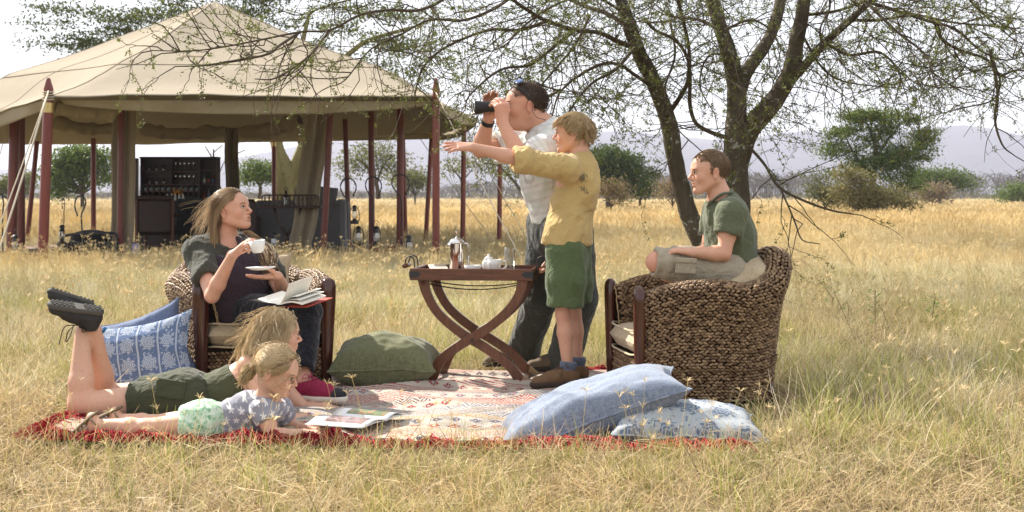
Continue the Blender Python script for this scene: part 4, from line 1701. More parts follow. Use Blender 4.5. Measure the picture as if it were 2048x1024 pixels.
    o = tag(m.build('lilac_box', plain('lilac_tin', (0.28, 0.27, 0.5), 0.5), None), 'small lilac tin box in front of the brown leather chair', 'box')
    m = MB()
    m.box((X, 22.0, 0.30), (0.10, 0.10, 0.02), ch=0.005)
    m.build('lid', M_IRON, o)


make_interior()


def lantern_mesh():
    """hurricane lantern about 0.33 m tall; returns thing with parts, base at the origin"""
    L = thing('hurricane_lantern', 'black hurricane lantern hanging from the iron hook right of the tent', 'lantern', (0, 0, 0), 0, 'black hurricane lanterns around the tent')
    m = MB()
    m.lathe([(0.062, 0), (0.068, 0.01), (0.066, 0.045), (0.04, 0.06), (0.028, 0.075), (0.03, 0.085)], 14)
    m.build('fuel_tank', M_IRON, L, auto=40)
    m = MB()
    m.lathe([(0.030, 0.08), (0.046, 0.12), (0.044, 0.16), (0.030, 0.205)], 14, cap=False)
    m.build('chimney', M_CHIMNEY, L, smooth=True)
    m = MB()
    m.lathe([(0.036, 0.205), (0.040, 0.215), (0.028, 0.235), (0.028, 0.26), (0.045, 0.265), (0.034, 0.285), (0.012, 0.30)], 14)
    m.build('hood', M_IRON, L, auto=40)
    for s in (-1, 1):
        m = MB()
        m.tube([(s * 0.058, 0, 0.035), (s * 0.075, 0, 0.08), (s * 0.072, 0, 0.19), (s * 0.05, 0, 0.245), (s * 0.028, 0, 0.25)], 0.0075, 6, smooth=4)
        m.build('side_tube', M_IRON, L, smooth=True)
    m = MB()
    m.tube([(0.06 * math.cos(a), 0.0, 0.25 + 0.13 * math.sin(a)) for a in np.linspace(0, math.pi, 12)], 0.003, 4)
    m.build('bail_handle', M_IRON, L, smooth=True)
    return L


def make_lanterns():
    L = lantern_mesh()
    sp = [(709, 22.6, 448, 1.0, 'black hurricane lantern hanging from the leftmost of the three right hooks'),
          (717, 22.8, 491, 1.15, 'black hurricane lantern below the hanging one, right of the grey sofa'),
          (753, 22.8, 489, 1.15, 'black hurricane lantern on the ground at the middle hook'),
          (818, 20.9, 512, 1.1, 'lone black hurricane lantern beside the tray table handle'),
          (124, 23.0, 492, 1.15, 'black hurricane lantern with bright glass behind the iron daybed'),
          (30, 22.0, 512, 1.1, 'black hurricane lantern among the left corner poles of the tent'),
          (548, 22.6, 505, 1.1, 'black hurricane lantern under the spindle table in the grass')]
    for i, (x, d, yb, s, lab) in enumerate(sp):
        p = P(x, yb, d)
        if i == 0:
            L.location = p
            L.scale = (s, s, s)
            tag(L, lab)
            o = L
        else:
            p[2] = max(p[2], 0.0) if i != 3 else 0.12
            if p[2] > 0.1 and i in (1, 2):
                p[2] = 0.20
            o = dup(L, p, 0.4 * i, lab, s)
    def hook(pts, d, lab, r=0.012):
        q = []
        for x, y in pts:
            q.append(P(x, y, d))
        q[0][2] = -0.02
        m = MB()
        m.tube(q, r, 6, smooth=5)
        tag(m.build('lantern_hook', M_IRON, None, smooth=True), lab, 'hook', 'iron hooks around the tent')
    hook([(697, 500), (696, 450), (694, 400), (688, 392), (681, 376), (684, 363), (694, 357), (706, 360), (712, 371), (711, 382), (706, 390), (709, 391)], 22.7, 'black iron lantern hook nearest the grey sofa')
    hook([(745, 500), (745, 440), (746, 398), (738, 388), (731, 372), (735, 358), (746, 354), (757, 358), (763, 370), (761, 382), (757, 391), (761, 391)], 22.9, 'black iron lantern hook behind the middle tent pole')
    hook([(803, 500), (803, 440), (802, 396), (794, 385), (784, 370), (787, 354), (799, 349), (812, 353), (819, 366), (816, 380), (811, 388), (815, 389)], 22.9, 'black iron lantern hook in front of the bolsters')
    hook([(166, 510), (164, 460), (163, 430), (170, 412), (171, 400), (164, 392), (155, 394), (150, 405), (151, 420), (155, 430), (153, 432)], 21.6, 'tall curled iron hook standing by the black daybed', 0.012)
    hook([(6, 510), (5, 450), (6, 420), (7, 405), (3, 390), (-6, 386), (-14, 394), (-14, 410)], 22, 'curled iron hook cut off by the left photo edge', 0.012)
    hook([(128, 460), (128, 430), (129, 402), (126, 396), (124, 404), (125, 418)], 24.0, 'thin iron hook above the lantern behind the daybed', 0.008)


make_lanterns()
def bark(name, c1, c2, lichen=(0.42, 0.43, 0.38), lf=0.6, sc=10):
    t = NT(name, 0.95, 0.1)
    v = t.coord()
    n1 = t.noise(t.scale(v, (1, 1, 0.35)), sc, 6, 0.7)
    n2 = t.noise(v, sc * 3.3, 3, 0.6)
    c = t.ramp(n1, [(0.3, c1), (0.7, c2)])
    f = t.math('GREATER_THAN', n2, lf)
    f2 = t.math('MULTIPLY', f, t.math('GREATER_THAN', t.noise(v, 4, 2), 0.48))
    t.col(t.mix(t.math('MULTIPLY', f2, 0.75), c, lichen))
    t.bump(t.math('ADD', n1, t.math('MULTIPLY', n2, 0.4)), 0.9, 0.03)
    return t.m


def leafmat(name, f=0.35):
    t = NT(name, 0.6, 0.25)
    c = t.attr('Col', 'Color')
    t.col(c)
    t.translucent(c, f)
    return t.m


M_BARK = bark('lichened_bark', (0.05, 0.04, 0.03), (0.145, 0.12, 0.088))
M_TWIG = plain('twig_bark', (0.085, 0.066, 0.046), 0.95, 0.1, 0.3, 20)
M_FEVER = bark('yellow_bark', (0.12, 0.10, 0.045), (0.26, 0.23, 0.11), (0.07, 0.05, 0.025), 0.66, 3)
M_LEAF = leafmat('leaf')


def leaflets(rng, C, n, spread, size, c0, c1, flat=1.0, bias=None):
    """n leaf quads round every centre C (m,3)"""
    m = len(C)
    c = np.repeat(C, n, 0)
    k = len(c)
    sp = np.asarray(spread) * np.ones(3)
    c = c + rng.normal(0, 1, (k, 3)) * sp * np.array([1, 1, flat])
    a = rng.normal(0, 1, (k, 3))
    a /= np.linalg.norm(a, axis=1, keepdims=True)
    b = np.cross(a, rng.normal(0, 1, (k, 3)))
    b /= np.linalg.norm(b, axis=1, keepdims=True) + 1e-9
    s = size * (0.6 + 0.8 * rng.rand(k))[:, None]
    V = np.stack([c - a * s, c + b * s * 0.45, c + a * s, c - b * s * 0.45], 1).reshape(-1, 3)
    F = np.arange(4 * k).reshape(k, 4)
    g = np.repeat(rng.rand(m), n) * 0.6 + rng.rand(k) * 0.4
    col = np.asarray(c0) * (1 - g[:, None]) + np.asarray(c1) * g[:, None]
    return V, F, np.repeat(col, 4, 0)


class Tree:
    def __init__(s, seed):
        s.rng = np.random.RandomState(seed)
        s.limbs = []      # (pts, radii)
        s.twigs = []      # arrays (K,3) and radii
        s.tips = []

    def limb(s, pts, rad, n=6):
        p, r = catmull(pts, n, rad)
        s.limbs.append((p, r[:, 0]))
        return p, r[:, 0]

    keep = None

    def grow(s, base, d, L, r, level, droop=0.0, wig=0.28, kids=(4, 4), flat=0.6, leafn=1, shrink=0.55, K=7):
        rng = s.rng
        if s.keep and rng.rand() > s.keep(base, level):
            return
        d = unit(d)
        pts = [np.asarray(base, float)]
        for i in range(K - 1):
            d = unit(d + rng.normal(0, wig, 3) * np.array([1, 1, flat]) + np.array([0, 0, -droop]))
            pts.append(pts[-1] + d * L / (K - 1))
        pts = np.array(pts)
        s.twigs.append((pts, np.linspace(r, r * 0.35, K)))
        if level == 0:
            s.tips.append(pts)
            return
        n = kids[0] + rng.randint(0, kids[1] + 1)
        for j in range(n):
            t = 0.25 + 0.75 * (j + rng.rand()) / n
            i = min(K - 2, int(t * (K - 1)))
            b = pts[i] + (pts[i + 1] - pts[i]) * (t * (K - 1) - i)
            dd = unit(pts[i + 1] - pts[i])
            side = rng.normal(0, 1, 3)
            side -= dd * (side @ dd)
            side = unit(side)
            side[2] *= flat
            ang = 0.5 + 0.7 * rng.rand()
            s.grow(b, dd * math.cos(ang) + side * math.sin(ang), L * shrink * (0.6 + 0.7 * rng.rand()), r * 0.5, level - 1, droop, wig, kids, flat, leafn, shrink, K)

    def twig_mesh(s, sides=3):
        P_ = np.array([t[0] for t in s.twigs])
        R_ = np.array([t[1] for t in s.twigs])
        V, F, _ = batch_tubes(P_, R_, sides)
        return V, F


def main_tree():
    D = 9.6
    rng = np.random.RandomState(5)
    T = Tree(21)
    k = D / FPX

    def keep(b, level):
        x, y = b[0] / b[1] * FPX + 1024, HZ - (b[2] - HCAM) / b[1] * FPX
        if x > 1590 and y > 175:
            return 0.30 if x > 1890 else 0.12
        if x < 900 and y > 190:
            return 0.25
        if x < 640 and y > 125:
            return 0.55
        return 1.0
    root = thing('acacia_tree', 'large acacia with lichened forked trunks and thin thorny branches behind the boy', 'tree', tuple(G(1455, D)))

    def L(pts, w, dy=0.0, dd=None):
        """pixel path -> limb; w in pixels; dd: list of extra depth"""
        n = len(pts)
        dd = np.zeros(n) if dd is None else np.interp(np.linspace(0, 1, n), np.linspace(0, 1, len(dd)), dd)
        q = [P(x, y, D + dy + e) for (x, y), e in zip(pts, dd)]
        wr = np.interp(np.linspace(0, 1, n), np.linspace(0, 1, len(w)), w) * k / 2 * 0.81
        return T.limb(q, wr, 7)
    trunks = []
    trunks.append(L([(1445, 700), (1430, 600), (1408, 500), (1375, 420), (1352, 330), (1338, 250), (1310, 170), (1280, 110), (1258, 50), (1235, -20), (1200, -110)], [70, 58, 52, 46, 44, 42, 40, 38, 34, 30, 24], 0.25, [0, 0, -0.3]))
    trunks.append(L([(1462, 705), (1470, 600), (1476, 500), (1474, 400), (1470, 320), (1472, 260), (1474, 200), (1466, 140), (1446, 70), (1428, 10), (1412, -60), (1395, -160)], [82, 70, 64, 62, 62, 56, 46, 40, 36, 32, 28, 20]))
    trunks.append(L([(1472, 330), (1500, 260), (1545, 205), (1580, 150), (1592, 90), (1604, 30), (1612, -40), (1620, -140)], [56, 52, 46, 42, 36, 32, 28, 20], 0.02, [0, -0.3]))
    trunks.append(L([(1474, 205), (1490, 150), (1530, 90), (1552, 40), (1565, -20), (1580, -120)], [38, 36, 32, 30, 28, 20], 0.05, [0, 0.5]))
    br = []
    br.append(L([(1578, 165), (1610, 130), (1650, 85), (1700, 40), (1745, 0), (1820, -40)], [26, 22, 20, 18, 16, 12], 0, [-0.1, -0.5]))
    br.append(L([(1333, 232), (1356, 200), (1376, 160), (1378, 100), (1366, 40), (1350, -20), (1330, -80)], [14, 12, 11, 9, 9, 8, 6], 0.12, [0, -0.3]))
    br.append(L([(1460, 278), (1420, 264), (1392, 246), (1380, 210), (1380, 150), (1372, 110), (1350, 80), (1310, 60), (1290, 40)], [12, 11, 10, 10, 9, 8, 8, 7, 6], 0, [0, -0.5]))
    br.append(L([(1500, 245), (1520, 210), (1545, 180), (1562, 150), (1580, 120)], [11, 10, 9, 8, 7], 0, [-0.2, 0.3]))
    br.append(L([(1270, 95), (1240, 85), (1200, 66), (1150, 60), (1090, 40), (1040, 10), (990, -30)], [16, 13, 11, 10, 9, 8, 6], 0, [0, -1.2]))
    br.append(L([(1262, 62), (1220, 30), (1170, 12), (1120, -10), (1050, -40)], [14, 12, 11, 10, 8], 0, [0, 1.0]))
    br.append(L([(1312, 178), (1270, 150), (1240, 130), (1205, 128), (1160, 150), (1120, 185), (1105, 230), (1100, 270)], [10, 9, 8, 8, 7, 5, 4, 3], 0, [0, -0.9]))
    br.append(L([(1500, 295), (1530, 330), (1556, 372), (1600, 398), (1660, 420), (1705, 428)], [8, 7, 7, 6, 5, 3], -0.1, [-0.2, -0.7]))
    br.append(L([(1562, 380), (1580, 420), (1592, 450), (1605, 480), (1640, 488)], [5, 4, 4, 3, 2], -0.4, [-0.2, -0.3]))
    top = [
        [(1740, 5), (1790, 20), (1850, 40), (1910, 58), (1960, 100), (2010, 120), (2060, 108)],
        [(1700, 40), (1760, 40), (1830, 30), (1900, 44), (1980, 52), (2070, 60)],
        [(1870, 45), (1885, 80), (1920, 100), (1975, 120), (2000, 160), (1985, 200), (1930, 215), (1850, 235)],
        [(1985, 120), (2000, 150), (2035, 140), (2080, 150)],
        [(1980, 100), (1995, 180), (1990, 240), (2005, 290), (2030, 312)],
        [(1650, 85), (1700, 110), (1760, 105), (1800, 150), (1790, 200)],
        [(1610, 30), (1680, 20), (1760, -10), (1840, -40)],
        [(1690, -60), (1730, 0), (1790, 60), (1850, 110), (1870, 170)],
        [(1900, -60), (1940, 0), (1980, 40), (2040, 90)],
        [(1440, 60), (1400, 40), (1340, 30), (1290, -10)],
        [(1270, 95), (1230, 140), (1180, 170), (1130, 240), (1140, 290)],
        [(1150, 60), (1100, 100), (1060, 130), (1000, 140), (940, 190), (930, 220)],
        [(1100, 40), (1040, 60), (980, 60), (900, 90), (850, 130), (830, 190), (835, 240)],
        [(1060, -40), (1000, 10), (930, 40), (860, 40), (800, 70), (740, 100), (690, 160), (655, 175)],
        [(960, -60), (900, -10), (840, 20), (780, 20), (720, 30), (660, 60), (600, 64), (520, 80), (440, 95), (380, 102), (305, 101)],
        [(600, 64), (560, 90), (530, 110), (420, 130), (350, 133)],
        [(660, 60), (620, 110), (580, 140), (545, 158), (510, 158)],
        [(1240, 20), (1180, -10), (1110, 10), (1050, 50), (1010, 90), (960, 110)],
        [(1340, 40), (1350, 110), (1330, 180), (1350, 250), (1400, 300)],
        [(1120, 180), (1080, 200), (1030, 220), (990, 270)],
        [(1600, 60), (1640, 130), (1680, 160), (1730, 170), (1790, 175)],
        [(900, -80), (820, -30), (740, -10), (660, 10), (600, 30), (560, 20)],
        [(1180, 30), (1150, 90), (1100, 150), (1060, 200), (1040, 250)],
        [(1480, 120), (1420, 110), (1400, 170), (1430, 230)],
        [(1450, 60), (1500, 40), (1540, 60), (1570, 110)],
        [(1640, -60), (1660, 10), (1640, 60), (1650, 120)],
    ]
    for i, pts in enumerate(top):
        w0 = 9 if i < 14 else 7
        if i == 14:
            w0 = 8
        if i in (14, 15, 16):
            br.append(L(pts, [w0, 5, 2], -1.6, [0.6, -0.6]))
        elif i in (13, 17, 22):
            br.append(L(pts, [w0, 5, 2], -1.0, [0.6, -0.3]))
        else:
            br.append(L(pts, [w0, w0 * 0.7, 2.5], -0.3 + 0.9 * (rng.rand() - 0.5), [0, rng.normal(0, 0.5)]))
    m = MB()
    for p, r in trunks:
        a = np.cumsum(np.linalg.norm(np.diff(p, axis=0, prepend=p[:1]), axis=1))
        r = r * (1 + 0.06 * vnoise(np.stack([a * 5, a * 0, a * 0 + r[0] * 50], 1)))
        m.tube(p, r, 14, cap=True)
    V = np.vstack(m.V)
    m.V = [V + 0.006 * vnoise(V * 16)[:, None] * np.array([1, 1, 0.2])]
    m.build('trunk', M_BARK, root, smooth=True, world=True)
    for i, (p, r) in enumerate(br):
        m = MB()
        m.tube(p, r, 7)
        m.build('branch', M_BARK if r[0] > 0.03 else M_TWIG, root, smooth=True, world=True)
    T.keep = keep
    for i, (p, r) in enumerate(br + trunks):
        istr = i >= len(br)
        seg = np.linalg.norm(np.diff(p, axis=0), axis=1).sum()
        n = int(seg * (11.5 if not istr else 1.0))
        low = i in (11, 12)
        for j in range(n):
            t = (0.10 if not istr else 0.5) + (0.9 if not istr else 0.5) * rng.rand()
            q = int(t * (len(p) - 2))
            b = p[q]
            ppx, ppy = b[0] / b[1] * FPX + 1024, HZ - (b[2] - HCAM) / b[1] * FPX
            if ppy < -170 or ppx > 2250:
                continue
            d = unit(p[q + 1] - p[q])
            s_ = rng.normal(0, 1, 3)
            s_[1] *= 0.8
            s_ -= d * (s_ @ d)
            s_ = unit(s_)
            if i in (27, 28, 29, 30, 35) and ppx < 760:
                T.grow(b, d * 0.8 + s_ * 0.6 * np.array([1, 1, 0.4]), 0.12 + 0.16 * rng.rand(), 0.0036, 0, 0.0, 0.3)
            elif low:
                T.keep = None
                T.grow(b, d * 0.7 + s_ * 0.7, 0.16 + 0.16 * rng.rand(), 0.0032, 0, 0.0, 0.3)
                T.keep = keep
            else:
                T.grow(b, d * 0.5 + s_ * 0.8, 0.26 + 0.42 * rng.rand(), 0.0046, 1, 0.03, 0.30, (2, 2))
        T.grow(p[-1], p[-1] - p[-2], 0.35, 0.004, 1, 0.06, 0.25, (3, 2))
    for j in range(230):
        x = 760 + 1400 * rng.rand()
        y = -90 + 300 * rng.rand() ** 1.5
        b = P(x, y, D - 1.2 + 2.4 * rng.rand())
        d = np.array([rng.normal(0, 1), rng.normal(0, 0.6), rng.normal(-0.25, 0.45)])
        T.grow(b, d, 0.5 + 0.6 * rng.rand(), 0.0062, 1, 0.05, 0.30, (4, 3), K=9) if False else T.grow(b, d, 0.45 + 0.6 * rng.rand(), 0.0046, 1, 0.05, 0.28, (5, 4))
    V, F = T.twig_mesh()
    me = mesh_np('twigs', V - np.array(root.location), F, M_TWIG)
    tag(link('twigs', me, root), kind='stuff')
    C = []
    for q in T.tips:
        for i in (2, 3, 4, 5, 6):
            if rng.rand() < 0.8:
                C.append(q[i] + rng.normal(0, 0.006, 3))
    C = np.array(C)
    V, F, c = leaflets(rng, C, 9, 0.0095, 0.0078, (0.06, 0.075, 0.016), (0.20, 0.225, 0.055))
    me = mesh_np('foliage', V - np.array(root.location), F, M_LEAF, False, None, c)
    tag(link('foliage', me, root), kind='stuff')
    print('main tree twigs', len(T.twigs), 'tufts', len(C))


main_tree()


def crown_tree(name, label, d, cx, ybase, spots, seed, c0, c1, trunk=None, tw=0.12, leaf=0.05, n=26, dens=1.0, cat='tree', group=None, flat=0.5, bark_m=None, twigs=True, haze=None, sp=None):
    """spots: (px, py, rx, ry) blobs of crown in photo pixels, at distance d"""
    rng = np.random.RandomState(seed)
    k = d / FPX
    o = thing(name, label, cat, tuple(G(cx, d)), 0, group)
    C = []
    base = G(cx, d, 0.0)
    fork = G(cx, d, 0.0)
    fork[2] = max(0.3, P(cx, np.mean([s[1] for s in spots]), d)[2] * 0.45)
    m = MB()
    if trunk:
        for path in trunk:
            pts = [P(x, y, d + 0.01) for x, y, w in path]
            m.tube(pts, [w * k / 2 for x, y, w in path], 8, smooth=4)
    else:
        m.tube([base - [0, 0, .1], fork], [tw, tw * 0.8], 7)
    tws = []
    for (x, y, rx, ry) in spots:
        c = P(x, y, d)
        R_ = np.array([rx * k, rx * k * 0.8, ry * k])
        nn = int(n * dens * (1 + rx * ry / 900.0))
        g = rng.normal(0, 1, (nn, 3))
        g /= np.linalg.norm(g, axis=1, keepdims=True)
        pts = c + g * R_ * (0.35 + 0.65 * rng.rand(nn) ** 0.4)[:, None]
        C.append(pts)
        if twigs:
            if not trunk:
                m.tube([fork, (fork + c) / 2 + rng.normal(0, 0.08, 3) * R_, c], [tw * 0.5, tw * 0.35, tw * 0.15], 5, smooth=3)
            for q in pts[::3]:
                mid = (c + q) / 2 + rng.normal(0, 0.12, 3) * R_
                tws.append(np.array([c - [0, 0, R_[2] * 0.5], mid - [0, 0, R_[2] * 0.2], q]))
    if tws:
        V, F, _ = batch_tubes(np.array(tws), np.array([[tw * 0.22, tw * 0.14, tw * 0.06]] * len(tws)), 3)
        m.add(V, F)
    m.build('trunk', bark_m or M_TWIG, o, smooth=True, world=True)
    C = np.vstack(C)
    s = (sp or 0.07) * d / 30
    V, F, c = leaflets(rng, C, 16, (s * 2.2, s * 2.2, s * 1.1), leaf * d / 60, c0, c1)
    me = mesh_np('crown', V - np.array(o.location), F, M_LEAF, False, None, c)
    link('crown', me, o)
    return o


GRN0, GRN1 = (0.045, 0.075, 0.014), (0.17, 0.23, 0.04)
OLV0, OLV1 = (0.075, 0.085, 0.024), (0.21, 0.215, 0.06)
GRY0, GRY1 = (0.10, 0.085, 0.07), (0.19, 0.165, 0.13)
BRN0, BRN1 = (0.12, 0.085, 0.04), (0.30, 0.22, 0.11)


def far_trees():
    rng = np.random.RandomState(77)

    def dome(x0, x1, yt, yb, k=5, ry=0.28):
        """umbrella crown made of blobs between x0..x1"""
        out = []
        w = x1 - x0
        for i in range(k):
            u = (i + 0.5) / k
            x = x0 + w * u
            h = math.sin(math.pi * u) ** 0.5
            y = yb - (yb - yt) * (0.55 * h + 0.1)
            out.append((x, y, w / k * 0.95, (yb - yt) * (0.22 + 0.2 * h)))
        return out

    def mass(x0, x1, yt, yb, k, seed):
        r = np.random.RandomState(seed)
        out = []
        for i in range(k):
            u = r.rand() * 2 - 1
            v = r.rand()
            x = (x0 + x1) / 2 + u * (x1 - x0) / 2 * (1 - 0.45 * v ** 2) * 0.85
            y = yb - (yb - yt) * (0.12 + 0.78 * v)
            out.append((x, y, (x1 - x0) * 0.13, (yb - yt) * 0.13))
        return out
    crown_tree('bushy_tree', 'dense green bushy tree seen through the left of the tent', 75, 165, 395, mass(96, 232, 292, 395, 24, 1) + mass(130, 215, 292, 340, 8, 2), 1, GRN0, GRN1, tw=0.12, leaf=0.07, n=20)
    crown_tree('small_bush', 'low green bush left of the dense tree behind the tent poles', 90, 20, 395, mass(-30, 90, 345, 398, 10, 3), 3, OLV0, OLV1, tw=0.08, leaf=0.07, n=16)
    crown_tree('umbrella_tree', 'neat umbrella acacia seen through the tent beside the dark flap', 75, 516, 395,
               dome(484, 550, 326, 375, 5) + dome(490, 545, 328, 360, 4), 4, GRN0, GRN1, tw=0.1, leaf=0.06, n=22,
               trunk=[[(518, 398, 7), (520, 372, 6), (500, 350, 3)], [(519, 375, 5), (535, 350, 3)], [(520, 372, 4), (516, 345, 3)]])
    crown_tree('sparse_tree', 'sparse thorn tree seen through the right side of the tent', 85, 745, 395,
               dome(672, 820, 288, 350, 7) + dome(690, 800, 296, 372, 6), 5, OLV0, OLV1, tw=0.1, leaf=0.06, n=12, dens=0.8,
               trunk=[[(757, 398, 9), (752, 365, 8), (735, 335, 5), (710, 315, 3)], [(753, 368, 6), (765, 335, 4), (785, 310, 3)], [(752, 365, 5), (748, 330, 4), (745, 300, 2)]])
    crown_tree('small_tree', 'small pale green tree between the thin tent poles', 120, 830, 395, dome(796, 860, 340, 378, 4) + mass(800, 850, 345, 390, 6, 5), 6, OLV0, OLV1, tw=0.1, leaf=0.06, n=16)
    crown_tree('leaning_tree', 'sparse acacia with sloping branches behind the tray table', 110, 950, 395,
               dome(888, 1010, 312, 352, 6) + dome(1010, 1080, 330, 365, 3), 7, OLV0, OLV1, tw=0.1, leaf=0.06, n=12, dens=0.8,
               trunk=[[(1052, 400, 7), (1030, 365, 6), (1000, 335, 4), (975, 325, 3)], [(925, 398, 5), (922, 360, 4), (905, 338, 2)], [(923, 365, 3), (945, 338, 2)]])
    crown_tree('thin_tree', 'thin leafless tree beside the bar cabinet', 60, 428, 395, [(420, 300, 30, 14), (445, 305, 22, 14), (500, 312, 26, 12)], 8, GRY0, OLV1, tw=0.05, leaf=0.03, n=5, dens=0.5,
               trunk=[[(447, 400, 5), (436, 360, 4), (428, 320, 4), (427, 298, 3)], [(428, 322, 3), (410, 292, 2)], [(427, 305, 2), (445, 290, 2)], [(436, 355, 2), (452, 320, 2), (490, 300, 2)]])
    crown_tree('dark_tree', 'dark green rounded tree behind the pointing boy', 80, 1215, 395, mass(1160, 1290, 296, 392, 26, 9) + mass(1165, 1250, 296, 360, 12, 10), 9, (0.035, 0.060, 0.014), (0.12, 0.165, 0.035), tw=0.14, leaf=0.07, n=22)
    crown_tree('dark_bush', 'dark bush at the right foot of the dark rounded tree', 84, 1280, 395, mass(1255, 1310, 335, 393, 8, 11), 10, (0.022, 0.034, 0.012), (0.075, 0.09, 0.03), tw=0.1, leaf=0.07, n=20)
    crown_tree('dry_shrub', 'round dry brown shrub in front of the dark tree', 60, 1222, 395, mass(1198, 1248, 362, 402, 10, 12), 11, BRN0, BRN1, tw=0.04, leaf=0.05, n=18, cat='shrub')
    crown_tree('dry_shrub', 'round dry brown shrub just left of the leaning trunk', 66, 1345, 395, mass(1322, 1366, 362, 404, 8, 13), 12, BRN0, BRN1, tw=0.04, leaf=0.05, n=16, cat='shrub')
    D = 62
    sp = []
    r = np.random.RandomState(8)
    for i in range(48):
        v = r.rand()
        y = 228 + 168 * v
        half = np.interp(y, [220, 245, 280, 320, 380], [36, 80, 98, 90, 84])
        cxx = np.interp(y, [220, 300, 380], [1762, 1752, 1745])
        x = cxx + (r.rand() * 2 - 1) * half
        sp.append((x, y, 17 + 8 * r.rand(), 5 + 3 * r.rand()))
    for x, y in ((1700, 236), (1740, 226), (1790, 228), (1822, 240), (1835, 272), (1845, 296), (1850, 262), (1682, 262), (1830, 318), (1672, 300)):
        sp.append((x, y, 22, 6))
    crown_tree('field_tree', 'big spreading green thorn tree standing in the field on the right', D, 1745, 410, sp, 20, (0.045, 0.075, 0.014), (0.17, 0.235, 0.045), tw=0.13, leaf=0.055, n=24,
               trunk=[[(1742, 415, 15), (1745, 360, 12), (1752, 310, 10), (1745, 270, 6), (1730, 240, 3)], [(1750, 320, 8), (1775, 280, 5), (1800, 250, 3)], [(1746, 350, 7), (1710, 310, 4), (1690, 270, 2)], [(1750, 330, 6), (1800, 310, 4), (1840, 300, 2)]], sp=0.055)
    crown_tree('scrub_bush', 'tangled brown scrub at the foot of the big field tree', 59, 1715, 412, mass(1640, 1770, 335, 418, 20, 14) + mass(1740, 1830, 370, 420, 8, 15), 21, (0.11, 0.095, 0.035), (0.27, 0.235, 0.09), tw=0.05, leaf=0.055, n=18, cat='bush')
    crown_tree('scrub_bush', 'greenish scrub left of the big field tree trunk', 61, 1650, 412, mass(1612, 1700, 345, 410, 10, 16), 22, (0.06, 0.07, 0.025), (0.17, 0.17, 0.06), tw=0.05, leaf=0.055, n=18, cat='bush')
    crown_tree('flat_tree', 'small bright green flat-topped tree right of the big field tree', 130, 1880, 395, dome(1822, 1936, 338, 384, 6) + dome(1830, 1925, 342, 372, 5), 23, GRN0, GRN1, tw=0.2, leaf=0.06, n=22)
    crown_tree('dry_shrub', 'straw coloured mound shrub in front of the flat-topped tree', 110, 1865, 395, mass(1840, 1892, 370, 402, 9, 17), 24, BRN0, (0.32, 0.25, 0.15), tw=0.04, leaf=0.05, n=18, cat='shrub')
    crown_tree('green_bush', 'low bright green bush at the far right of the field', 140, 2025, 395, mass(1992, 2070, 374, 402, 10, 18), 25, GRN0, GRN1, tw=0.05, leaf=0.05, n=18, cat='bush')
    D = 34
    sp = []
    r = np.random.RandomState(31)
    for i in range(44):
        x = 90 + 860 * r.rand()
        y = 5 + 95 * r.rand() + 0.00012 * (x - 560) ** 2
        if 300 < x < 560:
            y -= 30
        sp.append((x, y, 40 + 26 * r.rand(), 5 + 5 * r.rand()))
    for x, y in ((170, 90), (200, 84), (150, 95), (90, 14), (130, 18), (180, 22), (250, 60), (700, 120), (760, 130), (820, 150), (640, 90), (880, 120), (780, 90), (690, 60)):
        sp.append((x, y, 34, 6))
    crown_tree('fever_tree', 'yellow barked tree with layered flat foliage standing behind the tent', D, 572, 480, sp, 30, (0.040, 0.055, 0.018), (0.12, 0.145, 0.045), trunk=[
        [(575, 500, 62), (575, 430, 54), (573, 380, 50), (570, 345, 42), (556, 300, 26), (545, 250, 26), (520, 180, 18), (450, 90, 10), (330, 40, 5)],
        [(576, 370, 36), (592, 330, 26), (608, 290, 24), (622, 240, 22), (650, 170, 16), (720, 90, 10), (840, 50, 5)],
        [(606, 290, 20), (590, 200, 16), (600, 110, 12), (620, 20, 6)]], tw=0.05, leaf=0.075, n=13, bark_m=M_FEVER, sp=0.075)


far_trees()


